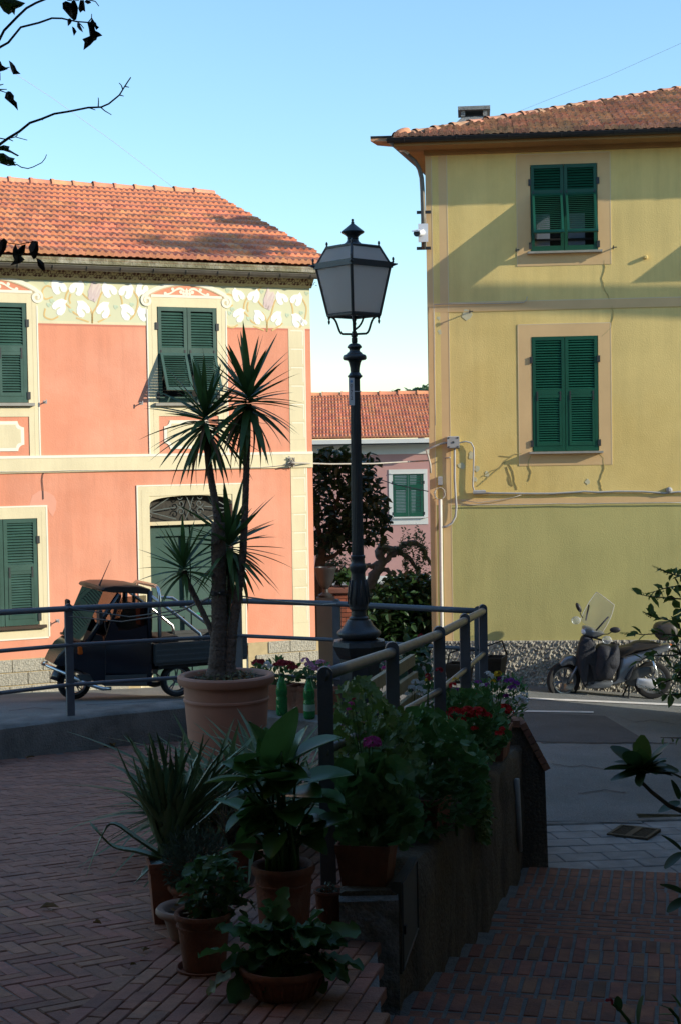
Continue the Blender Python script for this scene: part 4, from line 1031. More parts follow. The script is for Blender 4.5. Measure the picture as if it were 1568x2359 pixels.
u, z = YL.uv(1486,593); MB().lathe([(0.03,0),(0.028,0.05),(0.02,0.06)], n=10).build('wall_stud', m_yel, yh, mw=Matrix.Translation((u,0,z)) @ Matrix.Rotation(R(90),4,'X'))
# rough pebbledash plinth: real relief
pm = MB(); nu, nz = 240, 44; rr = random.Random(9); pe0, pe1 = A0-.02, A0+5.0
zb_ = -4.0
for j in range(nz+1):
    for i in range(nu+1):
        u = lerp(pe0,pe1,i/nu); z = lerp(zb_,ZPL,j/nz); pm.v.append((u+rr.uniform(-.006,.006), -0.03-rr.random()**2*0.03*(0 if j == nz else 1), z+(0 if j in (0,nz) else rr.uniform(-.006,.006))))
for j in range(nz):
    for i in range(nu):
        a = j*(nu+1)+i; pm.f.append((a,a+1,a+nu+2,a+nu+1))
pm.add([(pe0,0,ZPL),(pe1,0,ZPL),(pe1,-.03,ZPL),(pe0,-.03,ZPL)],[(0,3,2,1)]); pm.add([(pe0,-.03,zb_),(pe0+11*SK,11,zb_),(pe0+11*SK,11,ZPL),(pe0,-.03,ZPL)],[(0,3,2,1)])
pm.build('plinth', m_pebble, yh)
# cracks and peeled patches
for ck in (((1170,1098),(1172,1110),(1180,1120),(1166,1075)),((1110,1098),(1130,1085),(1150,1078),(1165,1060),(1182,1048)),((1150,1050),(1172,1052),(1186,1046),(1200,1045)),((1217,1108),(1222,1090),(1216,1068),(1220,1050)),((1385,1130),(1380,1108),(1390,1080),(1388,1055),(1378,1045)),((1403,690),(1390,665),(1386,640),(1392,620),(1390,600)),((1408,705),(1412,730),(1405,755),(1385,775)),((1098,1120),(1112,1110),(1125,1098),(1150,1078)),((1172,1068),(1180,1085),(1184,1110),(1190,1128))):
    pts = [YL.uv(*p) for p in ck]; fine = []
    for i in range(len(pts)-1):
        for k in range(4):
            t = k/4; fine.append((lerp(pts[i][0],pts[i+1][0],t)+random.uniform(-.008,.008), lerp(pts[i][1],pts[i+1][1],t)))
    fine.append(pts[-1]); thin = ck[0][1] < 800
    MB().ribbon(fine, 0.005 if thin else 0.012, -0.0078, -0.0005).build('crack', m_crack, yh)
for (px, py, r_) in ((1010,733,.03),(1012,765,.035),(1075,725,.09),(1085,1050,.06),(1098,1080,.05),(1062,1072,.06),(1352,1110,.04),(1358,1053,.05),(1120,1092,.045),(1094,1105,.035)):
    u, z = YL.uv(px, py); n = 11
    MB().prism([(u+r_*math.cos(2*math.pi*i/n)*random.uniform(.5,1.1), z+r_*1.2*math.sin(2*math.pi*i/n)*random.uniform(.6,1.1)) for i in range(n)], -0.0048, -0.0004).build('plaster_patch', m_patch, yh)
# eaves: overhanging soffit, dark gutter
EO = 0.46; ze = 4.70
m = MB(); m.prismz([(A0-EO,-EO),(A1+.3,-EO),(A1+.3,11.4),(A0-EO+11.86*SK,11.4)], ze, ze+.10); m.box(A0-.02, A1, -.06, .0, ze-.07, ze); me = m.mesh('eaves'); fix_normals(me); ob('eaves', me, m_eave, yh)
yg, zg, rg = -EO-.055, ze+.10, 0.062
def gut(pa, pb, nm):
    d = (pb-pa).normalized(); s_ = Vector((d.y,-d.x,0)); rings = []
    for p in (pa, pb): rings.append([p+s_*(rg*math.cos(R(180+180*k/8)))+Vector((0,0,rg*math.sin(R(180+180*k/8)))) for k in range(9)]+[p+s_*((rg-.006)*math.cos(R(360-180*k/8)))+Vector((0,0,(rg-.006)*math.sin(R(360-180*k/8)))) for k in range(9)])
    mm = MB(); mm.loft(rings); mm.tube([pa+s_*rg,pb+s_*rg],0.007,6); me = mm.mesh('g',auto=40); fix_normals(me); return ob(nm, me, m_gutd, yh)
gut(Vector((A0-EO-.1,yg,zg)), Vector((A1,yg,zg)), 'gutter'); gut(Vector((A0-EO-.055+11.8*SK,11.3,zg)), Vector((A0-EO-.055,yg,zg)), 'gutter')
u = A0-.3
while u < A1:
    MB().tube([(u, yg+(rg+.003)*math.cos(R(180+180*k/8)), zg+(rg+.003)*math.sin(R(180+180*k/8))) for k in range(9)],0.006,5).build('gutter_bracket', m_gutd, yh); u += 0.79
# hipped roof
C0 = Vector((A0-EO, -EO, ze+.10)); slope = 0.364; D = 5.2
hipv = Vector((1.171,0.986,0.986*slope))
m = MB(); top = C0+hipv*D
m.add([C0,(A1+.3,-EO,C0.z),(A1+.3,top.y,top.z),top,(C0.x+11.86*SK,11.4,C0.z)],[(0,1,2,3),(0,3,4)]); m.build('roof', m_tiley, yh)
upv = Vector((0,1,slope)).normalized(); wd = 0.225; ln = 0.30
def keepf(p): return (p.x-C0.x) > (p.y-C0.y)*1.1876-0.06 and p.x < C0.x+6.4
items, ms, M0 = tile_roof(yh, C0+Vector((0.02,-0.06,0.015)), Vector((1,0,0)), upv, 29, 21, wd, ln, m_tiley, keepf)
lay(items, ms, M0, yh, lambda rc: True)
ridge_caps(yh, C0+Vector((0.03,0.03,0.03)), C0+hipv*5.0+Vector((0,0,.03)), m_tiley, 0.37, 0.10, name='hip_tile', mort=m_moss)
ec = MB(); c_ = C0+Vector((0.05,0.0,0.05)); 
ec.lathe([(0.015,0.0),(0.055,0.03),(0.09,0.09),(0.105,0.17),(0.11,0.22),(0.105,0.26)], n=14, mod=lambda k,z: 1+0.05*(k%2)); hd = hipv.normalized(); zax = hd; xa_ = Vector((0,0,1)).cross(hd).normalized(); ya_ = zax.cross(xa_)
ec.build('hip_end_tile', m_tile, yh, smooth=True, mw=Matrix.Translation(c_-hd*0.05) @ Matrix((( xa_.x,ya_.x,zax.x,0),(xa_.y,ya_.y,zax.y,0),(xa_.z,ya_.z,zax.z,0),(0,0,0,1))))
# chimney on the far slope
cu_, cz_ = YL.uv(1091,290,2.2)
ch = MB(); ch.box(cu_-.23,cu_+.23,2.0,2.5,cz_-.7,cz_+.02); ch.build('chimney', m_stone, yh)
ch = MB(); ch.add([(cu_-.29,1.94,cz_+.02),(cu_+.29,1.94,cz_+.02),(cu_+.29,2.56,cz_+.02),(cu_-.29,2.56,cz_+.02),(cu_-.20,2.03,cz_+.12),(cu_+.20,2.03,cz_+.12),(cu_+.20,2.47,cz_+.12),(cu_-.20,2.47,cz_+.12)],[(0,1,5,4),(1,2,6,5),(2,3,7,6),(3,0,4,7),(4,5,6,7)])
ch.box(cu_-.22,cu_-.15,2.0,2.5,cz_+.12,cz_+.22); ch.box(cu_+.15,cu_+.22,2.0,2.5,cz_+.12,cz_+.22); ch.box(cu_-.27,cu_+.27,1.95,2.55,cz_+.22,cz_+.28); ch.build('chimney_cap', m_stone, yh)

# ------------------------------------------------------------------ small rear house down the alley
RRF = Frame((1.5,50,0), 0.8)
rh = empty('rear_house'); RRF.place(rh); tag(rh, 'dusty pink house with terracotta roof, in the gap between the two larger houses', 'house')
ru0, ru1 = RRF.uv(650,1100)[0], RRF.uv(1030,1100)[0]; rzg = RRF.uv(850,1022)[1]
wz1, wz0 = RRF.uv(940,1092)[1], RRF.uv(940,1190)[1]; wu0, wu1 = RRF.uv(904,1140)[0], RRF.uv(975,1140)[0]
m = MB(); wall_holes(m, ru0, ru1, -6.5, rzg+.1, [(wu0,wu1,wz0,wz1)], reveal=.1); m.quad((ru0,0,-6.5),(ru0,9,-6.5),(ru0,9,rzg),(ru0,0,rzg)); m.quad((ru1,0,-6.5),(ru1,0,rzg),(ru1,9,rzg),(ru1,9,-6.5)); m.build('wall', m_rpink, rh)
e = 0.13
for (a,b,c,d) in ((wu0-e,wu0,wz0-.03,wz1+e*1.2),(wu1,wu1+e,wz0-.03,wz1+e*1.2),(wu0,wu1,wz1,wz1+e*1.2),(wu0-e,wu1+e,wz0-.26,wz0-.05)): MB().box(a,b,-.02,-.001,c,d).build('window_surround', m_rwhite, rh)
MB().box(wu0-.06,wu1+.06,-.09,0,wz0-.05,wz0-.005).build('sill', m_rwhite, rh); MB().box(wu0-.08,wu1+.08,-.05,-.021,wz1+.005,wz1+.03).build('lintel', m_rwhite, rh)
MB().box(ru0,ru1,-.03,-.001,rzg-.36,rzg+.02).build('cornice_band', m_rwhite, rh)
zl = RRF.uv(850,1327)[1]; MB().box(ru0,ru1,-.03,-.001,-6.5,zl).build('plinth', m_rwhite, rh)
shutters(rh, wu0+.004, wu1-.004, wz0, wz1, m_shuty, m_shutd, flap=0, pitch=0.052, split=0.68)
MB().box(ru0,ru1,-.55,.0,rzg+.02,rzg+.08).box(ru0,ru1,-.62,-.5,rzg-.04,rzg+.05).build('eaves', m_gutd, rh); MB().box(ru0,ru1,-.66,-.62,rzg+.0,rzg+.14).build('fascia', m_rwhite, rh)
rr0 = Vector((ru0,-.62,rzg+.16)); zr = RRF.uv(850,912,4.6)[1]; rr1 = Vector((ru0,4.6,zr)); upv = rr1-rr0; Lr = upv.length; upv.normalize()
m = MB(); m.add([rr0,(ru1,rr0.y,rr0.z),(ru1,rr1.y,rr1.z),rr1],[(0,1,2,3)]); m.build('roof', m_tiler, rh)
items, ms, M0 = tile_roof(rh, rr0+Vector((0,0,.02)), Vector((1,0,0)), upv, 24, 13, (ru1-ru0)/24, Lr/13, m_tiler, lambda p: RRF.uv(716,1000)[0]-.3 < p.x)
lay(items, ms, M0, rh, lambda rc: True)
ridge_caps(rh, Vector((ru0,4.6,zr+.03)), Vector((ru1,4.6,zr+.03)), m_tiler, 0.62, 0.15)
# ================================================================== STREET LAMP, RAILINGS, BENCH
def Lz(py, Y, px=824): return P(px, py, Y).z
def blob(m, c, r, n=8, rings=5, sz=1.0):
    prof = [(max(1e-4, r*math.sin(math.pi*i/rings)), -r*sz*math.cos(math.pi*i/rings)) for i in range(rings+1)]
    m.lathe(prof, c, n, False, False)
LY = 11.6; LC = P(824, 1300, LY); LX = LC.x; ps = 1.0/(F/LY)
lz0 = pave_z(LY)
lamp = empty('street_lamp', (LX, LY, lz0)); tag(lamp, 'old-style cast iron street lamp with four-sided lantern on the terrace', 'street lamp')
def zz_(py): return Lz(py, LY)-lz0
prof = []
for (py, rpx) in ((1473,36),(1466,47),(1461,50.5),(1456,50.5),(1452,47),(1449,42),(1440,34),(1428,27),(1430.5,22.5) if False else (1429,23),(1427,22),(1425,23),(1422,22.5),(1419,18),(1410,17.2),(1405,17.5),(1403,21),(1400,21.5),(1397,21),(1394,22),(1388,23.2),(1370,22),(1345,18.5),(1322,16.3),(1318,16.5),(1313,19.5),(1306,20.5),(1302,20.5),(1300,18.5),(1297,16.2),(1287,15.2),(1285,16.8),(1280,16.8),(1278,14.5)):
    prof.append((rpx*ps, zz_(py)))
MB().lathe(prof, n=28).build('column_base', m_lamp, lamp, auto=45)
MB().lathe([(14.0*ps, zz_(1278)),(12.6*ps, zz_(1080)),(11.2*ps, zz_(873))], n=40, mod=lambda k, z: 1.0 if k % 2 else 0.93).build('shaft', m_lamp, lamp, auto=15)
prof = [(r_*ps, zz_(489.5+.2075*cy)) for cy, r_ in ((1850,11.5),(1838,13),(1826,16.6),(1812,17),(1800,14),(1780,12),(1775,10.4),(1720,11.2),(1670,13.5),(1645,16),(1636,25),(1622,27.2),(1600,27),(1582,25),(1570,18),(1560,17.6),(1545,13),(1530,11.8),(1515,12.6),(1500,16.5),(1490,16.8),(1470,14),(1458,11),(1450,5.5),(1440,6.8),(1390,6.8),(1385,5),(1375,7.5),(1362,7.5),(1345,6),(1322,5.5),(1315,3.5))]
MB().lathe(prof, n=24).build('capital', m_lamp, lamp, auto=45)
for k in range(10):        # acanthus relief on the vase and flare
    q = 2*math.pi*k/10; m = MB(); pts = []
    for (py, rp) in ((1391,23.8),(1372,22.8),(1352,20.3),(1335,18.4)): pts.append((rp*ps*math.cos(q), rp*ps*math.sin(q), zz_(py)))
    m.tube(pts, [0.004,0.011,0.012,0.003], 6); m.build('acanthus_leaf', m_lamp, lamp, smooth=True)
MB().lathe([(0.172,0.0),(0.172,0.06),(0.160,0.08),(0.160,zz_(1515)),(0.185,zz_(1505)),(0.205,zz_(1492)),(0.215,zz_(1486)),(0.205,zz_(1475)),(0.15,zz_(1472))], n=8, rot=math.pi/8).build('pedestal', m_lamp, lamp)
tp = MB(); tp.tube([(-0.06,-0.165,zz_(1522)),(-0.06,-0.20,zz_(1522)),(-0.06,-0.215,zz_(1530))],0.014,6); tp.tube([(-0.10,-0.185,zz_(1519)),(-0.02,-0.185,zz_(1519))],0.009,5); tp.build('tap', m_blackp, lamp, smooth=True)
# lantern: square section turned corner-on
def sq(h, z): return [(h,0,z),(0,h,z),(-h,0,z),(0,-h,z)]
LR = R(-3)
lz = lambda cy: zz_(489.5+.2075*cy)
h_bot, h_mid, h_top = 0.196, 0.283, 0.200
zb_, zm_, zt_ = lz(1140), lz(590), lz(390)
def rotp(p): return (p[0]*math.cos(LR)-p[1]*math.sin(LR), p[0]*math.sin(LR)+p[1]*math.cos(LR), p[2])
B_, M_, T_ = [[rotp(p) for p in sq(h, z)] for h, z in ((h_bot,zb_),(h_mid,zm_),(h_top,zt_))]
for i in range(4):
    j = (i+1) % 4
    for (lo, hi, nm) in ((B_, M_, 'glass_pane'),(M_, T_, 'roof_pane')):
        a,b,c,d = [Vector(x) for x in (lo[i],lo[j],hi[j],hi[i])]; n_ = (b-a).cross(d-a).normalized()*0.002
        MB().add([a-n_,b-n_,c-n_,d-n_,a+n_,b+n_,c+n_,d+n_],[(0,1,2,3),(7,6,5,4)]).build(nm, m_frost, lamp)
    MB().tube([B_[i], M_[i]], 0.012, 6).build('lantern_bar', m_lamp, lamp); MB().tube([M_[i], T_[i]], 0.011, 6).build('lantern_bar', m_lamp, lamp)
    MB().tube([B_[i], B_[j]], 0.015, 6).build('lantern_rail', m_lamp, lamp); MB().tube([T_[i], T_[j]], 0.013, 6).build('lantern_rail', m_lamp, lamp)
    a, b = Vector(M_[i]), Vector(M_[j]); d = (b-a).normalized(); MB().obox((a+b)/2, d*((b-a).length/2+0.012), d.cross(Vector((0,0,1)))*0.014, Vector((0,0,0.022))).build('eave_rail', m_lamp, lamp)
    c = Vector(M_[i]); o_ = Vector((c.x,c.y,0)).normalized(); f = MB(); f.tube([c+o_*0.0, c+o_*0.055+Vector((0,0,0.006))],[0.018,0.004],6); f.lathe([(0.004,0),(0.009,0.008),(0.006,0.016),(0.010,0.028),(0.007,0.040),(0.001,0.046)], c+o_*0.02+Vector((0,0,0.015)), 8); f.build('corner_spike', m_lamp, lamp, smooth=True)
    c = Vector(T_[i])*0.98; c.z = T_[i][2]; MB().lathe([(0.004,0),(0.009,0.010),(0.006,0.018),(0.010,0.030),(0.007,0.042),(0.001,0.048)], c, 8).build('finial_knob', m_lamp, lamp, smooth=True)
    c = Vector(B_[i]); MB().lathe([(0.001,-0.07),(0.007,-0.06),(0.010,-0.045),(0.005,-0.035),(0.011,-0.02),(0.012,-0.012)], c*0.96+Vector((0,0,c.z*0.04)), 8).build('drop_knob', m_lamp, lamp, smooth=True)
    cx, cy = c.x*0.9, c.y*0.9; z0_ = lz(1350)
    MB().tube(bez((cx,cy,zb_-0.01),(cx*0.62,cy*0.62,zb_-0.02),(cx*0.75,cy*0.75,z0_-0.01),(cx*0.42,cy*0.42,z0_+0.002),10)+[(0.0,0.0,z0_)], 0.0085, 6).build('scroll_arm', m_lamp, lamp, smooth=True)
MB().add(T_, [(0,1,2,3)]).build('lantern_top', m_lamp, lamp)
MB().lathe([(r_*ps, lz(cy)) for cy, r_ in ((392,27),(375,24),(345,20),(325,15),(300,12.5),(292,14),(285,12.5),(268,13.5),(245,19),(228,25.5),(215,27),(205,25),(175,17),(140,8),(128,5),(120,3.6),(112,4),(95,2.2),(88,3.2),(75,2.9),(68,0.4))], n=20).build('chimney_cap', m_lamp, lamp, auto=40)
cb = MB(); cb.tube(bez((0.075,-0.09,zb_+0.0),(0.06,-0.07,zb_-0.09),(0.02,-0.03,zb_-0.10),(0.0,-0.02,lz(1310)),8),0.008,5); cb.build('lamp_cable', m_cabled, lamp)
MB().lathe([(0.035,zm_-0.05),(0.035,zm_+0.05),(0.055,zm_+0.06),(0.055,zm_+0.12)], n=12).build('bulb_holder', m_lamp, lamp)
# number plate strapped to the shaft
lab = MB(); xw = 12.5*ps/2+0.001; yb = -13.5*ps
cxl = (815.5-824)*ps; z1_, z0_ = zz_(871), zz_(934)
ll = lab.box(cxl-xw, cxl+xw, yb-0.004, yb, z0_, z1_).build('number_plate', m_paper, lamp)
def text_mesh(s_, size, matl, parent, loc, rot=(math.pi/2,0,0), name='lettering', ext=0.0006):
    cu = bpy.data.curves.new('t', 'FONT'); cu.body = s_; cu.size = size; cu.align_x = 'CENTER'; cu.align_y = 'CENTER'; cu.extrude = ext
    to = bpy.data.objects.new('t', cu); COL.objects.link(to); bpy.context.view_layer.update()
    me = bpy.data.meshes.new_from_object(to.evaluated_get(bpy.context.evaluated_depsgraph_get())); bpy.data.objects.remove(to)
    me.materials.clear(); o = ob(name, me, matl, parent); o.location = loc; o.rotation_euler = rot; return o
for i, ch_ in enumerate('01712'):
    text_mesh(ch_, 0.036, m_ink, ll, (cxl, yb-0.0048, zz_(889.5+i*7.1)))
MB().lathe([(0.010,0),(0.010,0.001)], n=12).build('emblem', m_blueink, ll, mw=Matrix.Translation((cxl,yb-0.0042,zz_(879))) @ Matrix.Rotation(R(90),4,'X'))
MB().lathe([(13.2*ps,-0.003),(13.2*ps,0.003)], (0,0,zz_(902)), 20, False, False).build('cable_tie', m_paper, lamp)

# ---- railings
def flat_post(name, parent, p, ztop, zbot, wd, th, ang, matl):
    """flat bar with a rounded head; wide face across direction ang"""
    pts = [(-wd/2, zbot),(wd/2, zbot),(wd/2, ztop-wd/2)] + [(wd/2*math.cos(R(a)), ztop-wd/2+wd/2*math.sin(R(a))) for a in range(18,180,18)] + [(-wd/2, ztop-wd/2)]
    m = MB(); m.prism(pts, -th/2, th/2); me = m.mesh('post'); fix_normals(me)
    o = ob(name, me, matl, parent); o.location = (p[0], p[1], 0); o.rotation_euler = (0,0,ang); return o
nr = empty('near_railing', (0,10,pave_z(10))); tag(nr, 'blue-grey tubular railing along the flower pots above the brick steps', 'railing')
NP = [(748,1535,1554,7.16),(902,1478,1503,8.5),(1010,1442,1461,9.75),(1069,1413,1430,11.2),(1111,1392,1408,13.0)]
rp = []
for i, (px, ptop, prail, Y) in enumerate(NP):
    c = P(px, ptop, Y); zr = P(px, prail, Y).z; rp.append(Vector((c.x, Y, zr)))
    o = flat_post('post', nr, (c.x, Y), c.z-pave_z(10), wall_top(Y)-0.35-pave_z(10), 0.074 if i < 4 else 0.07, 0.045, R(2), m_rail); o.location.y -= 10
r0 = (rp[1]-rp[0]).normalized()
for dz, rad, matl in ((0,0.030,m_railw),(-0.365,0.021,m_railw),(-0.72,0.021,m_rail)):
    pts = [p+Vector((0.0,0,dz)) for p in rp]; pts = [pts[0]-r0*0.02]+pts[1:]
    fine = []
    for i in range(len(pts)-1):
        for k in range(4): fine.append(pts[i].lerp(pts[i+1], k/4))
    fine.append(pts[-1]); fine = [p-Vector((0,10,pave_z(10))) for p in fine]
    MB().tube(fine, rad, 14).build('rail', matl, nr, smooth=True)
fr = empty('far_railing', (-1,14.4,-2.36)); tag(fr, 'blue-grey three-rail railing on the kerb in front of the three-wheeler', 'railing')
def frp(px, py, Y): return P(px, py, Y)
FP = [(-330,1430,11.9),(158,1402,13.85),(548,1384,14.5),(775,1391,14.0),(1101,1408,13.15)]
pp = [frp(*q) for q in FP]; off = Vector((-1,14.4,-2.36))
for i, p in enumerate(pp):
    flat_post('post', fr, (p.x+1, p.y-14.4), p.z+0.045+2.36, -0.12 if i != 4 else -0.5, 0.072, 0.03, R(30) if i < 2 else R(-25), m_rail)
for dz, rad in ((0,0.027),(-0.335,0.0185),(-0.70,0.0185)):
    fine = []
    for i in range(4):
        for k in range(5): fine.append(pp[i].lerp(pp[i+1], k/5)+Vector((0,0,dz))-off)
    fine.append(pp[4]+Vector((0,0,dz))-off)
    MB().tube(fine, rad, 12).build('rail', m_rail, fr, smooth=True)
# wire tied between trunk and railing
def wire(name, pts, r, matl, label, cat='wire', sag=0.0, group=None):
    pts = [Vector(p) for p in pts]; fine = []
    for i in range(len(pts)-1):
        for k in range(10):
            t = k/10; fine.append(pts[i].lerp(pts[i+1], t)-Vector((0,0,sag*4*t*(1-t))))
    fine.append(pts[-1]); o = MB().tube(fine, r, 5).build(name, matl, smooth=True); tag(o, label, cat, group); return o
YUC = P(508, 1560, 11.5)
wire('tie_wire', [P(160,1401,13.82), P(300,1421,13.2), P(420,1405,12.4), P(505,1366,11.42)], 0.006, m_cabled, 'thin dark wire tied from the left railing post to the yucca trunk', 'wire')
wire('tie_wire', [P(160,1420,13.82), P(280,1432,13.2), P(400,1415,12.4), P(505,1368,11.42)], 0.006, m_cabled, 'lower of two dark wires tied to the yucca trunk', 'wire')
wire('tie_wire', [P(505,1366,11.42), P(640,1385,12.8), P(742,1393,13.95), P(775,1391,13.9)], 0.006, m_cable, 'pale wire tied from the yucca trunk to the far railing at right', 'wire')

# ---- bench seen from behind
bn = empty('park_bench', P(900,1700,10.3)*1.0); bn.location.z = pave_z(10.3); tag(bn, 'wooden slatted park bench between the street lamp and the near railing', 'bench')
b0 = P(822,1580,9.2); b1 = P(950,1531,11.35); bd = (b1-b0); bd.z = 0; bd.normalize(); bnn = Vector((-bd.y, bd.x, 0)); bo = bn.location
ztop = (b0.z+b1.z)/2; gz = bo.z
for k in range(3):
    a = Vector((b0.x,b0.y,ztop-0.10*k-0.03*k))-bnn*(0.02*k)-bo; b = Vector((b1.x,b1.y,ztop-0.05-0.10*k-0.03*k))-bnn*(0.02*k)-bo
    a.z += 0.03; d = (b-a).normalized(); MB().obox((a+b)/2, d*((b-a).length/2), bnn*0.017, Vector((0,0,0.042))).build('back_slat', m_woodl, bn)
for k in range(4):
    a = Vector((b0.x,b0.y,gz+0.44))-bnn*(0.12+0.11*k)-bo; b = Vector((b1.x,b1.y,gz+0.42))-bnn*(0.12+0.11*k)-bo; d = (b-a).normalized()
    MB().obox((a+b)/2, d*((b-a).length/2), bnn*0.045, Vector((0,0,0.016))).build('seat_slat', m_woodl, bn)
for t in (0.08, 0.97):
    c = Vector((b0.x,b0.y,0)).lerp(Vector((b1.x,b1.y,0)), t); c.z = gz; c -= bo
    c.z = 0
    MB().tube([c+Vector((0,0,ztop-gz-0.02))+bnn*0.035, c+Vector((0,0,0.45))-bnn*0.06, c+Vector((0,0,0.0))+bnn*0.05], 0.020, 6).build('leg', m_blackp, bn)
    MB().tube([c+Vector((0,0,0.43))-bnn*0.06, c+Vector((0,0,0.43))-bnn*0.5, c+Vector((0,0,0.0))-bnn*0.5], 0.020, 6).build('leg', m_blackp, bn)
# ================================================================== VEHICLES
def inset(pts, e):
    cx = sum(p[0] for p in pts)/len(pts); cz = sum(p[1] for p in pts)/len(pts); o = []
    for x, z in pts:
        d = math.hypot(x-cx, z-cz) or 1; k = max(0.0, 1-e/d); o.append((cx+(x-cx)*k, cz+(z-cz)*k))
    return o
def rprism(m, pts, y0, y1, e=0.02, b=None):
    """side-view polygon (x,z) extruded across y with softened edges"""
    b = b or e; q = inset(pts, e); q2 = inset(pts, e*0.3)
    rings = [[(x,y0,z) for x,z in q],[(x,y0+b*0.35,z) for x,z in q2],[(x,y0+b,z) for x,z in pts],[(x,y1-b,z) for x,z in pts],[(x,y1-b*0.35,z) for x,z in q2],[(x,y1,z) for x,z in q]]
    return m.loft(rings)
def rbuild(pts, y0, y1, name, matl, parent, e=0.02, auto=50, b=None):
    m = MB(); rprism(m, pts, y0, y1, e, b); me = m.mesh(name, auto=auto); fix_normals(me); return ob(name, me, matl, parent)
def smooth_poly(pts, n=4):
    o = []; N = len(pts)
    for i in range(N):
        p0,p1,p2,p3 = pts[i-1],pts[i],pts[(i+1)%N],pts[(i+2)%N]
        for k in range(n):
            t = k/n; o.append(tuple(0.5*((2*p1[j])+(-p0[j]+p2[j])*t+(2*p0[j]-5*p1[j]+4*p2[j]-p3[j])*t*t+(-p0[j]+3*p1[j]-3*p2[j]+p3[j])*t**3) for j in (0,1)))
    return o
def wheel(parent, c, r, wd, rot=0.0, spokes=5, rimmat=None):
    """wheel with axle along local y; part 'wheel' (tyre) with sub-part rim"""
    t = MB(); prof = [(r*0.70,-wd/2*0.8),(r*0.86,-wd/2),(r*0.95,-wd/2*0.85),(r,-wd/2*0.4),(r,wd/2*0.4),(r*0.95,wd/2*0.85),(r*0.86,wd/2),(r*0.70,wd/2*0.8)]
    M4 = Matrix.Translation(c) @ Matrix.Rotation(rot,4,'Z') @ Matrix.Rotation(R(90),4,'X')
    t.lathe([(a,b) for a,b in prof], n=32, cap0=False, cap1=False); tw = t.build('wheel', m_rubber, parent, auto=40, mw=M4)
    h = MB(); h.lathe([(r*0.71,-wd*0.42),(r*0.66,-wd*0.40),(r*0.62,-wd*0.15),(r*0.62,wd*0.15),(r*0.66,wd*0.40),(r*0.71,wd*0.42)], n=28, cap0=False, cap1=False)
    h.lathe([(r*0.18,-wd*0.35),(r*0.18,wd*0.35)], n=12)
    for k in range(spokes):
        q = 2*math.pi*k/spokes+0.3
        for s_ in (-0.13, 0.13):
            h.tube([(r*0.14*math.cos(q),r*0.14*math.sin(q),0),(r*0.64*math.cos(q+s_),r*0.64*math.sin(q+s_),0)], [r*0.05,r*0.035], 5)
    h.build('rim', rimmat or m_silver, tw, auto=40)
    return tw
# ------------------------------------------------------------------ three-wheeled mini truck
AD = -3.05
u0_, z0_ = PK.uv(345, 1592, AD); zgr = PK.uv(200, 1609, AD+0.55)[1]
ape = empty('three_wheeler', PK.w(u0_, AD+0.57, zgr), PK.a); tag(ape, 'dark navy three-wheeled mini truck with steel roll bars, parked before the pink house', 'truck')
def A(px, py): u, z = PK.uv(px, py, AD); return (u-u0_, z-zgr)
HW = 0.56
# lower body and nose
body = [A(*p) for p in ((204,1484),(243,1477),(347,1477),(351,1480),(351,1578),(343,1581),(243,1581),(226,1574),(212,1555),(192,1548),(170,1540),(150,1542),(140,1536),(150,1517),(168,1495),(190,1484))]
m = MB(); rings = []
def hw_at(x):
    xf = A(150,1540)[0]; xm = A(243,1540)[0]; return lerp(0.22, HW, sstep(xf-0.1, xm, x))
for s_, e in ((-1,0.03),(-1,0.0),(-0.5,0.0),(0.5,0.0),(1,0.0),(1,0.03)):
    q = inset(body, e) if e else body; k = s_ if e == 0 else s_*1.0
    rings.append([(x, (hw_at(x)+(0.012 if e else 0.0))*k, z) for x, z in q])
m.loft(rings); me = m.mesh('cab', auto=40); fix_normals(me); ob('cab_body', me, m_navy, ape)
# roof
roof = [A(*p) for p in ((236,1359),(240,1354),(262,1349.5),(300,1349),(328,1351),(350,1358),(353,1366),(345,1370),(300,1367),(262,1366),(240,1363))]
m = MB(); rings = []
for y_, e in ((-HW+0.02,0.025),(-HW+0.05,0.0),(-0.2,-0.012),(0.2,-0.012),(HW-0.05,0.0),(HW-0.02,0.025)): rings.append([(x,y_,z) for x,z in (inset(roof, e) if e > 0 else [(x, z-e if i < 6 else z) for i,(x,z) in enumerate(roof)])])
m.loft(rings); me = m.mesh('roof', auto=40); fix_normals(me); ob('roof', me, mat('roof_pink_reflection',(0.022,0.016,0.016),0.42,0.1,5), ape)  # brownish base colour carries the pink wall's reflection
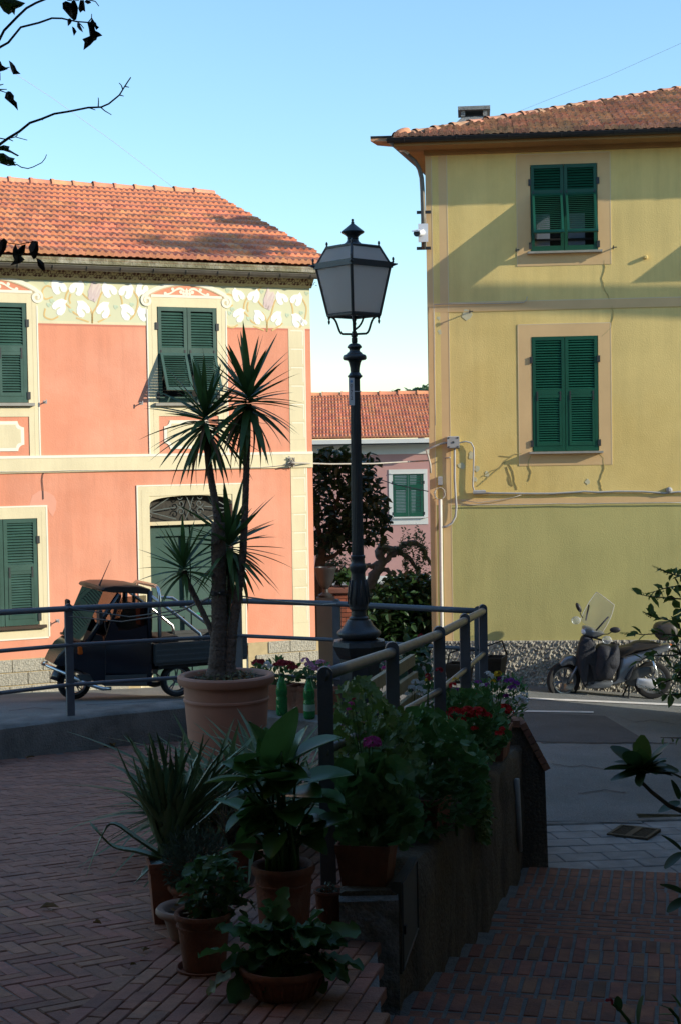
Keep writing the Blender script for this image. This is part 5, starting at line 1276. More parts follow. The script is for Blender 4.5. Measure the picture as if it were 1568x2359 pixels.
# pillars, windscreen, side windows
for s_ in (-1,1):
    y_ = s_*(HW-0.04)
    a = A(277,1368); b = A(204,1484)
    MB().tube([(b[0],y_*0.96,b[1]),(a[0],y_,a[1])],[0.035,0.026],6).build('front_pillar', m_navy, ape, smooth=True)
    a = A(349,1362); b = A(347,1480); MB().tube([(b[0],y_,b[1]),(a[0],y_,a[1])],0.034,6).build('rear_pillar', m_navy, ape, smooth=True)
    dv = [A(*p) for p in ((277,1370),(243,1478),(252,1478),(283,1372))]
    MB().prism(dv, y_-0.012, y_+0.012).build('quarter_pillar', m_navy, ape)
    win = [A(*p) for p in ((264,1425),(285,1376),(340,1372),(341,1440),(300,1452),(277,1453))]
    MB().prism(win, y_-0.004, y_+0.004).build('side_window', m_glass, ape)
    dl = [A(*p) for p in ((243,1478),(264,1425),(277,1453),(300,1452),(341,1440),(343,1478))]
    MB().prism(dl, y_-0.014, y_+0.014).build('door_top', m_navy, ape)
    MB().prism([A(*p) for p in ((243,1556),(339,1553),(339,1578),(243,1580))], s_*(HW+0.012)-0.004, s_*(HW+0.012)+0.004).build('sill_panel', m_grayp, ape)
    MB().prism([A(*p) for p in ((183,1556),(231,1558),(240,1552),(241,1572),(190,1570))], s_*0.47-0.012, s_*0.47+0.012).build('front_flare', m_grayp, ape)
    MB().tube([(A(244,1478)[0],s_*(HW+0.008),A(244,1478)[1]),(A(244,1580)[0],s_*(HW+0.008),A(244,1580)[1])],0.005,4).build('door_seam', m_blackp, ape)
    c = A(334,1474); MB().box(c[0]-0.03,c[0]+0.03,s_*(HW+0.02)-0.012,s_*(HW+0.02)+0.012,c[1]-0.02,c[1]+0.02).build('door_handle', m_blackp, ape)
w0, w1 = A(243,1364), A(194,1480)
m = MB(); m.add([(w1[0],-HW+0.08,w1[1]),(w1[0],HW-0.08,w1[1]),(w0[0],HW-0.08,w0[1]),(w0[0],-HW+0.08,w0[1])],[(0,1,2,3)]); m.build('windscreen', m_glass, ape)
MB().tube([(w1[0],-HW+0.06,w1[1]),(w1[0]-0.03,0,w1[1]),(w1[0],HW-0.06,w1[1])],0.02,6).build('screen_base', m_navy, ape)
MB().tube([(w1[0]+0.04,0.05,w1[1]+0.05),(w1[0]+0.24,0.28,w1[1]+0.36)],0.008,5).build('wiper', m_blackp, ape)
rbk = [A(*p) for p in ((341,1480),(341,1400),(347,1400),(347,1480))]; MB().prism(rbk, -HW+0.06, HW-0.06).build('cab_back', m_blackp, ape)
MB().prism([A(*p) for p in ((206,1482),(222,1462),(240,1466),(246,1480))], -HW+0.08, HW-0.08).build('dashboard', m_blackp, ape)
# interior: seat, steering wheel, orange bag
rbuild([A(*p) for p in ((300,1478),(343,1478),(344,1425),(335,1425),(328,1462),(300,1466))], -0.42, 0.42, 'seat', m_seat, ape)
c = A(275,1455); MB().tube([(c[0]+0.02+0.0*k, -0.05+0.15*math.cos(2*math.pi*k/14), c[1]+0.06+0.15*math.sin(2*math.pi*k/14)) for k in range(15)],0.012,5).build('steering_wheel', m_blackp, ape, smooth=True)
c = A(333,1425); MB().bbox(c[0]-0.02,c[0]+0.03,-0.48,-0.30,c[1]-0.10,c[1]+0.16,0.02).build('orange_cloth', mat('orange_cloth',(0.75,0.12,0.03),0.7), ape)
# lamps
for s_ in (-1,1):
    c = A(184,1502); MB().lathe([(0.05,0),(0.055,0.02),(0.045,0.05),(0.02,0.06)], n=14).build('headlight', m_chrome, ape, smooth=True, mw=Matrix.Translation((c[0]-0.015,s_*0.30,c[1])) @ Matrix.Rotation(R(-90),4,'Y'))
    c = A(201,1501); MB().bbox(c[0]-0.07,c[0]+0.09,s_*0.42-0.03,s_*0.42+0.03,c[1]-0.05,c[1]+0.05,0.015).build('indicator', m_orange, ape)
    MB().tube([(A(204,1430)[0]+0.12,s_*0.55,A(204,1430)[1]-0.02),(A(204,1430)[0]+0.1,s_*0.72,A(204,1430)[1]+0.0)],0.01,5).build('mirror_arm', m_blackp, ape)
    c = A(204,1425); MB().bbox(c[0]+0.07,c[0]+0.11,s_*0.74-0.06,s_*0.74+0.06,c[1]-0.06,c[1]+0.12,0.015).build('mirror', m_blackp, ape)
# bumper pipe
bp = [A(*p) for p in ((131,1544),(165,1558),(201,1576),(238,1587),(257,1586))]
MB().tube([(bp[0][0]+0.02,0,bp[0][1]+0.02),(bp[0][0],-0.12,bp[0][1]),(bp[1][0],-0.30,bp[1][1]),(bp[2][0],-0.5,bp[2][1]),(bp[3][0],-0.57,bp[3][1]),(bp[4][0],-0.56,bp[4][1])],0.022,8).build('bumper_pipe', m_chrome, ape, smooth=True)
MB().tube([(bp[0][0]+0.02,0,bp[0][1]+0.02),(bp[0][0],0.12,bp[0][1]),(bp[1][0],0.30,bp[1][1]),(bp[2][0],0.5,bp[2][1]),(bp[3][0],0.57,bp[3][1])],0.022,8).build('bumper_pipe', m_chrome, ape, smooth=True)
# aerial
a = A(241,1352); b = A(267,1292); MB().tube([(a[0],-0.35,a[1]),(lerp(a[0],b[0],.3),-0.35,lerp(a[1],b[1],.3)),(b[0],-0.35,b[1])],[0.012,0.006,0.003],5).build('aerial', m_blackp, ape)
# load bed
bt, bb, bl, br = A(400,1480)[1], A(400,1531)[1], A(357,1500)[0], A(569,1500)[0]
m = MB(); m.box(bl,br,-HW-0.02,HW+0.02,bb,bb+0.03); m.build('bed_floor', m_grayp, ape)
for s_ in (-1,1):
    y_ = s_*(HW+0.02); m = MB(); m.box(bl,br,y_-0.015,y_+0.015,bb+0.031,bt); 
    for t in (0.18,0.42,0.66,0.9): m.box(bl+0.01,br-0.01,y_-0.022,y_+0.022,lerp(bb,bt,t)-0.012,lerp(bb,bt,t)+0.012)
    m.build('side_board', m_grayp, ape)
MB().box(br-0.02,br+0.012,-HW-0.004,HW+0.004,bb+0.031,bt).build('tailgate', m_grayp, ape); MB().box(bl-0.012,bl+0.012,-HW-0.004,HW+0.004,bb+0.031,bt).build('front_board', m_grayp, ape)
MB().box(br+0.013,br+0.03,-HW+0.02,-HW+0.12,bb+0.05,bb+0.16).build('tail_light', m_orange, ape)
MB().bbox(A(375,1480)[0],A(425,1480)[0],-0.35,0.2,bb+0.04,bt+0.05,0.01).build('crate', m_planter, ape)
# roll bars
for s_ in (-1,1):
    y_ = s_*(HW-0.03); q = [A(*p) for p in ((352,1374),(420,1425),(452,1452),(463,1460),(466,1470),(466,1484))]
    MB().tube([(x,y_,z) for x,z in q],0.021,8).build('roll_bar', m_chrome, ape, smooth=True)
h0 = A(371,1482); h1 = A(370,1362)
hp = [(h0[0],-HW+0.03,h0[1]),(h1[0],-HW+0.03,h1[1]-0.06),(h1[0],-HW+0.06,h1[1]+0.02),(h1[0],-HW+0.16,h1[1]+0.05),(h1[0],HW-0.16,h1[1]+0.05),(h1[0],HW-0.06,h1[1]+0.02),(h1[0],HW-0.03,h1[1]-0.06),(h0[0],HW-0.03,h0[1])]
MB().tube(hp,0.024,8).build('roll_hoop', m_chrome, ape, smooth=True)
MB().tube([(h1[0],-HW+0.03,A(370,1376)[1]),(A(400,1378)[0],-HW+0.03,A(400,1378)[1]),(A(420,1392)[0],-HW+0.03,A(420,1392)[1]),(A(490,1445)[0],-HW+0.03,A(490,1445)[1]),(A(500,1455)[0],-HW+0.03,A(500,1455)[1]),(A(501,1482)[0],-HW+0.03,A(501,1482)[1])],0.02,8).build('roll_bar', m_chrome, ape, smooth=True)
# chassis and wheels
m = MB(); m.box(A(345,1540)[0],br-0.1,-0.30,0.30,bb-0.08,bb-0.002); m.build('chassis', m_blackp, ape)
wr = 0.205
wheel(ape, (A(200,1580)[0], 0.0, wr), wr, 0.10)
MB().tube([(A(200,1580)[0]+(0.24)*math.cos(R(a)), 0, wr+0.24*math.sin(R(a))) for a in range(20,175,15)],0.07,8,flat=0.3).build('mudguard', m_navy, ape, smooth=True)
for s_ in (-1,1):
    wheel(ape, (A(415,1575)[0], s_*0.44, wr), wr, 0.11)
    MB().box(A(415,1575)[0]-0.25,A(415,1575)[0]+0.25,s_*0.45-0.08,s_*0.45+0.08,bb-0.05,bb-0.012).build('mudguard', m_blackp, ape)

# ------------------------------------------------------------------ parked scooter
SD = -0.60
su, sz = YL.uv(1395, 1598, SD); sgz = street_z(YL.w(su,SD,0).x, YL.w(su,SD,0).y)
scoo = empty('scooter', YL.w(su, SD, sgz), YL.a); tag(scoo, 'silver scooter with clear windshield and dark leg cover, parked against the olive wall', 'scooter')
zoff = P(1500,1606,YL.w(su,SD,0).y).z - sgz
def C(cx, cy):      # crop pixel of the scooter close-up -> local x,z
    px, py = 1209.3+.2288*cx, 1266.8+.2288*cy; u, z = YL.uv(px, py, SD); return (u-su, z-sgz)
gz_ = C(1270,1497)[1]
scoo.location.z += gz_
def Cs(*pts): return [(lambda q: (q[0], q[1]-gz_))(C(*p)) for p in pts]
wr = 0.285
rwc = Cs((1275,1500))[0]; fwc = Cs((385,1480))[0]
wheel(scoo, (rwc[0],0,wr), wr, 0.105, 0, 6); wheel(scoo, (fwc[0],0,wr), wr, 0.095, R(28), 6)
rbuild(smooth_poly(Cs((330,1140),(400,1065),(480,1060),(512,1100),(505,1165),(450,1150),(390,1165),(345,1170)),3), -0.075, 0.075, 'front_mudguard', m_silver, scoo, 0.03, b=0.05)
for s_ in (-1,1):
    a, b = Cs((425,1330),(520,1165)); MB().tube([(a[0],s_*0.075,a[1]),(b[0],s_*0.075,b[1])],[0.022,0.026],8).build('fork_leg', m_silver, scoo, smooth=True)
rbuild(smooth_poly(Cs((505,1100),(560,880),(640,870),(690,940),(715,1290),(660,1380),(590,1370),(540,1250)),3), -0.17, 0.17, 'leg_shield', m_cloth, scoo, 0.05, b=0.09)
rbuild(smooth_poly(Cs((600,1320),(650,1300),(870,1300),(860,1355),(800,1380),(610,1382)),2), -0.17, 0.17, 'footboard', m_silver, scoo, 0.03, b=0.05)
rbuild(smooth_poly(Cs((820,1355),(900,1300),(935,1100),(1000,1060),(1170,1010),(1330,960),(1450,945),(1440,990),(1250,1060),(1130,1110),(1060,1200),(1010,1310),(900,1350)),3), -0.16, 0.16, 'rear_body', m_silver, scoo, 0.05, b=0.10)
rbuild(smooth_poly(Cs((890,1000),(930,975),(1040,950),(1110,915),(1250,915),(1360,950),(1330,965),(1180,1005),(1000,1055),(930,1085)),3), -0.14, 0.14, 'seat', m_seat, scoo, 0.04, b=0.08)
# leg cover blanket: bulging dark cloth with folds
m = MB(); rings = []; base = smooth_poly(Cs((705,1010),(760,960),(850,965),(920,955),(935,1090),(900,1200),(840,1280),(740,1290),(690,1250)),3)
rr_ = random.Random(4); wob = [rr_.uniform(-.025,.025) for _ in base]
for y_, e in ((-0.30,0.13),(-0.265,0.05),(-0.21,0.0),(0,-0.01),(0.21,0.0),(0.265,0.05),(0.30,0.13)):
    q = inset(base, e) if e > 0 else base
    rings.append([(x, y_+wob[i]*(1 if abs(y_) > 0.2 else 0.3), z+wob[-i-1]*0.4) for i,(x,z) in enumerate(q)])
m.loft(rings); me = m.mesh('cover', smooth=True); fix_normals(me); ob('leg_cover', me, m_cloth, scoo)
m = MB(); jk = Cs((520,1000),(560,890),(640,880),(700,1000),(725,1255),(680,1280),(640,1120),(600,1330),(550,1290)); 
rprism(m, smooth_poly(jk,3), -0.225, -0.165, 0.03, 0.02); me = m.mesh('jacket', smooth=True); fix_normals(me); ob('draped_jacket', me, m_cloth, scoo)
# headset, headlight, mirrors, windshield
rbuild(smooth_poly(Cs((570,770),(620,765),(700,800),(790,830),(760,860),(690,885),(600,860),(575,820)),3), -0.14, 0.14, 'headset', m_silver, scoo, 0.04, b=0.08)
hl = Cs((605,815))[0]; m = MB(); blob(m, (0,0,0), 0.075, 14, 8, 0.85); me = m.mesh('hl', smooth=True); o = ob('headlight', me, glass_mat('lens',(0.75,0.85,1.0),0.05,0.75), scoo); o.location = (hl[0]-0.03, -0.06, hl[1]); o.scale = (0.6,1.2,0.8)
a, b = Cs((640,870),(880,905)); MB().tube([(a[0]+0.02,-0.10,a[1]),(b[0]-0.04,-0.30,b[1]-0.01),(b[0],-0.36,b[1])],[0.014,0.014,0.02],8).build('handlebar', m_blackp, scoo, smooth=True)
MB().tube([(a[0]+0.02,0.10,a[1]),(a[0]+0.02,0.34,a[1]+0.05)],[0.014,0.02],8).build('handlebar', m_blackp, scoo, smooth=True)
for (p, q, y0_, y1_) in (((770,840),(880,780),-0.12,-0.34),((580,690),(548,600),0.10,0.30)):
    a, b = Cs(p, q); MB().tube([(a[0],y0_,a[1]),(lerp(a[0],b[0],.4),lerp(y0_,y1_,.6),lerp(a[1],b[1],.2)),(b[0],y1_,b[1])],0.007,6).build('mirror_stem', m_blackp, scoo)
    m = MB(); blob(m,(0,0,0),0.06,14,8,1.0); o = ob('mirror', m.mesh('mirror',smooth=True), m_blackp, scoo); o.location = (b[0],y1_,b[1]); o.scale = (1.35,0.4,0.75) if y0_ < 0 else (0.6,0.6,1.35); o.rotation_euler = (0, 0 if y0_ < 0 else R(-25), 0)
# windshield: curved clear sheet leaning back
ws = Cs((600,760),(660,560),(730,435)); we = Cs((770,800),(860,640),(880,530)); rows = []
L0 = [Vector((x,0.20,z)) for x,z in Cs((560,720),(620,560),(725,437))]; R0 = [Vector((x,-0.22,z)) for x,z in Cs((760,815),(855,680),(880,540))]
for t in range(9):
    f = t/8; l = L0[0]*(1-f)**2+L0[1]*2*f*(1-f)+L0[2]*f*f; r_ = R0[0]*(1-f)**2+R0[1]*2*f*(1-f)+R0[2]*f*f
    row = []
    for k in range(9):
        g_ = k/8; p = l.lerp(r_, g_); bul = math.sin(math.pi*g_); p += Vector((-0.05*bul, 0, 0.045*bul*(f**3))); row.append(p)
    rows.append(row)
m = MB(); m.loft(rows, closed=False); m.build('windshield', m_screen, scoo, smooth=True)
edge = [r_[0] for r_ in rows]+rows[-1][1:]+[r_[-1] for r_ in rows[::-1]][1:]
MB().tube(edge, 0.005, 5).build('windshield_rim', mat('clear_rim',(0.55,0.55,0.5),0.3), scoo)
for (p,q,y_) in (((700,800),(825,660),-0.16),((612,720),(645,560),0.12)):
    a,b = Cs(p,q); MB().tube([(a[0],y_,a[1]),(b[0],y_,b[1])],0.013,6).build('windshield_bracket', m_blackp, scoo)
for (p,y_) in (((800,880),-0.33),((520,730),0.28)):
    a = Cs(p)[0]; m = MB(); blob(m,(0,0,0),0.09,12,6); o = ob('hand_guard', m.mesh('hg',smooth=True), m_screen, scoo); o.location = (a[0],y_,a[1]); o.scale = (0.8,0.35,0.7)
# engine, muffler, shock, stand, plate
rbuild(smooth_poly(Cs((1110,1290),(1140,1275),(1290,1290),(1315,1330),(1300,1385),(1120,1370)),3), -0.20, -0.10, 'muffler', mat('muffler_alu',(0.62,0.62,0.62),0.35,0.08,8,metal=0.5), scoo, 0.03, b=0.04)
rbuild(Cs((1000,1330),(1090,1200),(1130,1180),(1280,1160),(1290,1220),(1120,1300),(1090,1370),(1010,1350)), -0.10, 0.10, 'engine', m_grayp, scoo, 0.02)
rbuild(smooth_poly(Cs((985,1280),(1040,1190),(1085,1150),(1060,1220),(1030,1290),(1005,1295)),2), -0.172, -0.12, 'side_vent', m_cloth, scoo, 0.01)
a,b = Cs((1265,1090),(1330,1280)); MB().tube([(a[0],-0.13,a[1]),(b[0],-0.14,b[1])],0.022,8).build('shock', m_chrome, scoo, smooth=True)
for s_ in (-0.10,0.10):
    a,b = Cs((1040,1360),(985,1490)); MB().tube([(a[0],s_,a[1]),(b[0]+(0.06 if s_ < 0 else 0),s_*1.4,max(0.012,b[1]))],0.013,6).build('stand_leg', m_blackp, scoo)
rbuild(smooth_poly(Cs((1340,960),(1450,945),(1470,960),(1420,985),(1350,990)),2), -0.09, 0.09, 'tail_light', m_orange, scoo, 0.02)
a,b = Cs((1300,930),(1330,720))
rbuild(smooth_poly(Cs((1290,810),(1310,745),(1390,722),(1490,735),(1525,800),(1510,890),(1340,900)),3), -0.20, 0.20, 'top_box', m_seat, scoo, 0.06, b=0.09)
a = Cs((700,450))[0]
# things lying by the kerb under the scooter
pb = YL.w(su-0.55, SD+0.15, 0); pz = street_z(pb.x, pb.y)
m = MB(); rr_ = random.Random(2); m.lathe([(0.05,0),(0.14,0.03),(0.15,0.08),(0.12,0.13),(0.05,0.155)], n=14, mod=lambda k,z: 1+0.22*math.sin(k*2.3+z*30)); tag(m.build('paper_bag', mat('paper_bag',(0.55,0.50,0.40),0.8,0.3,20), smooth=True, mw=Matrix.Translation((pb.x,pb.y,pz))), 'crumpled white bag on the ground under the scooter', 'bag')
# ================================================================== POTS AND PLANTS
def pot_mesh(r0, r1, h, rim=0.03, rimh=0.05, ring=True, n=28, sx=1.0, flute=0):
    m = MB(); mod = (lambda k, z: 1+0.03*math.cos(k*flute) if (flute and 0.01 < z < h-rimh) else 1.0) if flute else None
    prof = [(r0*0.92,0),(r0,0.012)]
    for k in range(1,7): prof.append((lerp(r0,r1,k/7), h*k/7*0.86))
    if ring: prof += [(lerp(r0,r1,0.88), h*0.765),(lerp(r0,r1,0.88)+0.008,h*0.775),(lerp(r0,r1,0.88)+0.008,h*0.79),(lerp(r0,r1,0.89),h*0.80)]
    prof.sort(key=lambda p: p[1])
    prof += [(r1,h-rimh),(r1+rim*0.75,h-rimh+0.004),(r1+rim,h-rimh*0.6),(r1+rim,h-0.012),(r1+rim*0.7,h),(r1,h),(r1-0.012,h-0.01),(r1-0.02,h-0.05)]
    m.lathe(prof, n=n, cap1=False, sx=sx, mod=mod); return m
def soil_mesh(r, z, n=18, sx=1.0, seed=0):
    rr = random.Random(seed); m = MB(); vs = [(0,0,z+0.012)]
    for q in (0.5,1.0):
        for k in range(n): vs.append((r*q*math.cos(2*math.pi*k/n)*sx, r*q*math.sin(2*math.pi*k/n), z+rr.uniform(-.008,.012)))
    fs = [(0,1+k,1+(k+1)%n) for k in range(n)]+[(1+k,1+n+k,1+n+(k+1)%n,1+(k+1)%n) for k in range(n)]
    return m.add(vs, fs)
def make_pot(name, loc, r0, r1, h, label, matl=None, rim=0.022, rimh=0.035, saucer=False, ring=True, sx=1.0, rz=0, flute=0, cat='flower pot', group=None):
    o = empty(name, loc, rz); tag(o, label, cat, group)
    pot_mesh(r0,r1,h,rim,rimh,ring,sx=sx,flute=flute).build('body', matl or m_pot, o, auto=40)
    soil_mesh(r1-0.012, h-0.035, sx=sx).build('soil', m_soil, o)
    if saucer: MB().lathe([(r0*1.1,0.0),(r0*1.32,0.0),(r0*1.38,0.022),(r0*1.30,0.025),(r0*1.2,0.008)], n=28, cap1=False).build('saucer', matl or m_pot, o, auto=40)
    return o
def box_planter(name, loc, L, wd, h, rz, label, matl=None, group=None, tap=0.82):
    o = empty(name, loc, rz); tag(o, label, 'planter', group); m = MB()
    def rr(s_, z): return [(-L/2*s_,-wd/2*s_,z),(L/2*s_,-wd/2*s_,z),(L/2*s_,wd/2*s_,z),(-L/2*s_,wd/2*s_,z)]
    m.loft([rr(tap,0),rr(tap,0.005),rr(lerp(tap,1,.85),h-0.045),rr(1.0,h-0.043),rr(1.03,h-0.02),rr(1.03,h),rr(0.94,h),rr(0.92,h-0.05)],cap1=False); me = m.mesh('b'); fix_normals(me); ob('body', me, matl or m_pot, o)
    m = MB(); m.quad(*[(p[0],p[1],p[2]) for p in rr(0.93,h-0.03)]); m.build('soil', m_soil, o); return o
def blade(L, wd, curve=0.0, fold=0.25, n=7, tip=0.0, thick=0.0):
    """leaf along +x in its own frame, normal +z; curve bends it down"""
    vs = []; fs = []
    for i in range(n+1):
        t = i/n; x = L*t; z = -curve*L*t*t
        w_ = wd*(min(1, 0.55+1.6*t) if t < 0.3 else 1.0)*(1-t**2.2)**0.9/2 if tip == 0 else wd*math.sin(math.pi*min(1,t*0.93+0.05))**tip/2
        vs += [(x,-w_,z+fold*w_),(x,0,z-thick),(x,w_,z+fold*w_)]
    for i in range(n):
        a = i*3; fs += [(a,a+3,a+4,a+1),(a+1,a+4,a+5,a+2)]
    return MB().add(vs, fs)
def dir_mat(p, d, roll=0.0, sc=1.0):
    d = Vector(d).normalized(); s_ = Vector((0,0,1)).cross(d)
    s_ = s_.normalized() if s_.length > 1e-4 else Vector((0,1,0)); n_ = d.cross(s_)
    M3 = Matrix(((d.x,s_.x,n_.x,0),(d.y,s_.y,n_.y,0),(d.z,s_.z,n_.z,0),(0,0,0,1)))
    return Matrix.Translation(p) @ M3 @ Matrix.Rotation(roll,4,'X') @ Matrix.Scale(sc,4)
def bake(mb, me_v, me_f, M4): mb.add([M4 @ v for v in me_v], me_f)
def tv(mb): return [Vector(v) for v in mb.v], list(mb.f)
# simple leaf outlines for leaf clouds
def leaf_oval(L=1.0, wd=0.5, fold=0.2):
    return tv(MB().add([(0,0,0),(0.3*L,-wd*0.5,fold*wd*.5),(0.3*L,0,0),(0.3*L,wd*0.5,fold*wd*.5),(0.7*L,-wd*0.38,fold*wd*.3),(0.72*L,0,-0.03*L),(0.7*L,wd*0.38,fold*wd*.3),(L,0,-0.1*L)],[(0,1,2),(0,2,3),(1,4,5,2),(2,5,6,3),(4,7,5),(5,7,6)]))
def leaf_round(r=0.5, cup=0.25, n=9, notch=True):
    vs = [(0,0,0)]; 
    for k in range(n): 
        q = R(28)+R(304)*k/(n-1); rr = r*(1+0.07*(k%2)); vs.append((-rr*math.cos(q)+0.0, rr*math.sin(q), cup*r*(0.8+0.4*(k%2))))
    return tv(MB().add(vs, [(0,k+1,k+2) for k in range(n-1)]))
def leaf_lobed(r=0.5, cup=0.1):
    vs = [(0,0,0)]; ang = [40,65,85,110,135,155,180,205,225,250,275,295,320]; rad = [.55,.9,.62,1.0,.66,1.05,1.15,1.05,.66,1.0,.62,.9,.55]
    for a, q in zip(ang, rad): vs.append((-r*q*math.cos(R(a)), r*q*math.sin(R(a)), cup*r*q*q))
    return tv(MB().add(vs, [(0,k+1,k+2) for k in range(len(ang)-1)]))
def cloud(name, matl, parent, pts, leaf, size, seed=0, up=0.5, droop=0.0, out=None, jitter=0.35, kind=None):
    """many leaves (one mesh) at given points; out: centre they face away from"""
    rr = random.Random(seed); m = MB(); lv, lf = leaf
    for p in pts:
        p = Vector(p); d = Vector((rr.gauss(0,1), rr.gauss(0,1), rr.gauss(0,1)*0.6))
        if out is not None: d = d*0.55 + (p-out).normalized()*1.0
        d.z -= droop; s_ = size*rr.uniform(1-jitter,1+jitter)
        bake(m, lv, lf, dir_mat(p, d, rr.uniform(-0.9,0.9) if up else rr.uniform(0,6.28), s_))
    o = m.build(name, matl, parent)
    if kind: o['kind'] = kind
    return o
def shell_pts(c, rad, n, seed=0, inner=0.35, zmin=-1.0, lump=0.0):
    rr = random.Random(seed); o = []; lumps = [(Vector((rr.gauss(0,1),rr.gauss(0,1),rr.gauss(0,1))).normalized(), rr.uniform(.5,1)) for _ in range(9)]
    while len(o) < n:
        d = Vector((rr.gauss(0,1),rr.gauss(0,1),rr.gauss(0,1))).normalized()
        if d.z < zmin: continue
        k = (inner + (1-inner)*rr.random()**0.5)
        if lump: k *= 1-lump+lump*max(0.25, max(d.dot(l)*w_ for l, w_ in lumps))*1.25
        o.append(Vector(c)+Vector((d.x*rad[0],d.y*rad[1],d.z*rad[2]))*k)
    return o
def flower_head(parent, c, r, matl, n=26, seed=0, ps=0.35, name='flower_head', flat=0.7):
    rr = random.Random(seed); m = MB()
    for i in range(n):
        d = Vector((rr.gauss(0,1),rr.gauss(0,1),abs(rr.gauss(0,1))*0.9+0.05)).normalized(); p = Vector(c)+Vector((d.x*r,d.y*r,d.z*r*flat)); s_ = r*ps*rr.uniform(.8,1.25)
        t = d.orthogonal().normalized(); b = d.cross(t); q0 = rr.uniform(0,6.28); vs = [p-d*s_*0.25]
        for k in range(10): 
            q = q0+2*math.pi*k/10; rad = s_*(1.0 if k % 2 else 0.62); vs.append(p+t*rad*math.cos(q)+b*rad*math.sin(q)+d*s_*0.12)
        m.add(vs, [(0,1+k,1+(k+1)%10) for k in range(10)])
    return m.build(name, matl, parent)

# ------------------------------------------------------------------ big pot with the multi-headed yucca
BY = 11.5; bc = P(521, 1560, BY); bgz = pave_z(BY); rimz = P(521,1553,BY).z; R1 = 0.325
bigpot = make_pot('large_planter_pot', (bc.x, BY, bgz), 0.27, R1, rimz-bgz, 'very large terracotta-coloured round pot holding the yucca', m_potb, 0.045, 0.07)
yu = empty('yucca_plant', (bc.x, BY, rimz-0.05)); tag(yu, 'tall yucca with several spiky heads growing in the large round pot', 'yucca')
yo = Vector((bc.x, BY, rimz-0.05))
def YP(px, py, dy=0.0): return P(px, py, BY+dy)-yo
def trunk(pts, rads, name='trunk', matl=None):
    fine = []; rs = []
    for i in range(len(pts)-1):
        nn_ = max(8, int((pts[i+1]-pts[i]).length/0.011))
        for k in range(nn_):
            fine.append(pts[i].lerp(pts[i+1], k/nn_)); rs.append(lerp(rads[i],rads[i+1],k/nn_)*random.uniform(.95,1.05)*(1.035 if k % 2 else 0.965))
    fine.append(pts[-1]); rs.append(rads[-1]); return MB().tube(fine, rs, 12).build(name, matl or m_bark, yu, smooth=True)
trunk([YP(498,1575),YP(502,1540),YP(505,1450),YP(505,1350),YP(504,1260),YP(503,1204)],[.105,.075,.060,.056,.058,.050])
trunk([YP(503,1215),YP(497,1160),YP(488,1110),YP(482,1070),YP(478,1010),YP(474,985)],[.030,.028,.027,.026,.024,.022])
trunk([YP(528,1572),YP(530,1530),YP(537,1450),YP(550,1360),YP(560,1280),YP(566,1150),YP(571,1000),YP(573,930)],[.075,.045,.036,.034,.030,.026,.024,.022])
trunk([YP(497,1482),YP(482,1440),YP(455,1385),YP(435,1345),YP(424,1315)],[.022,.022,.022,.022,.018])
trunk([YP(512,1480,.05),YP(520,1400,.08),YP(528,1340,.10),YP(531,1270,.10)],[.035,.036,.034,.026])
ybl = [blade(1.0, 0.115, cv, 0.28, 6).mesh('leaf', smooth=True) for cv in (0.02,0.08,0.18,0.36)]
ybd = [blade(1.0, 0.07, cv, 0.5, 6).mesh('leaf', smooth=True) for cv in (0.25,0.6)]
for b in ybl: b.materials.append(m_yucca)
for b in ybd: b.materials.append(m_yuccab)
def yhead(c, n, L, seed, lo=-55, hi=88, hgt=0.10, dry=0.0):
    rr = random.Random(seed)
    for i in range(n):
        t = i/(n-1); el = lerp(hi-6, lo, t**0.72)+rr.uniform(-9,9); az = i*2.39996+rr.uniform(-.25,.25)
        d = Vector((math.cos(az)*math.cos(R(el)), math.sin(az)*math.cos(R(el)), math.sin(R(el))))
        p = c + Vector((0,0,lerp(hgt,-hgt*0.9,t)))+Vector((d.x,d.y,0))*0.012
        isd = rr.random() < dry and t > 0.6
        me = (ybd[rr.randrange(2)] if isd else ybl[min(3, int(t*3.2+rr.random()))])
        ob('leaf', me, None, yu, dir_mat(p, d, rr.uniform(-.3,.3), L*rr.uniform(.75,1.1)*(1.0 if t < 0.8 else 0.85)))
yhead(YP(573,930), 86, 0.50, 1, dry=0.35); yhead(YP(474,975), 82, 0.48, 2, dry=0.3); yhead(YP(424,1312), 44, 0.38, 3, lo=-25, hgt=0.05); yhead(YP(531,1265,.1), 76, 0.48, 4, lo=-60, dry=0.05)
MB().tube([YP(505,1366)+Vector((.062*math.cos(a*.7),.062*math.sin(a*.7),0.012*math.sin(a))) for a in range(28)],0.008,5).build('tie', m_cabled, yu)
m = shell_pts((0,0,0.03),(0.26,0.26,0.05),150,seed=5,zmin=0.0); lo_ = empty('pot_weeds', tuple(yo)); tag(lo_, 'small weeds and dry litter on the soil round the yucca trunk', 'weeds'); cloud('foliage', m_olive, lo_, m, leaf_oval(1,.4), 0.035, 3); cloud('litter', m_dry, lo_, shell_pts((0,0,0.02),(0.25,0.25,0.03),90,seed=6,zmin=0.0), leaf_oval(1,.5), 0.04, 4)

# ------------------------------------------------------------------ terrace pots at the foot of the near railing
def on_pave(px, py): return pave_hit(px, py)
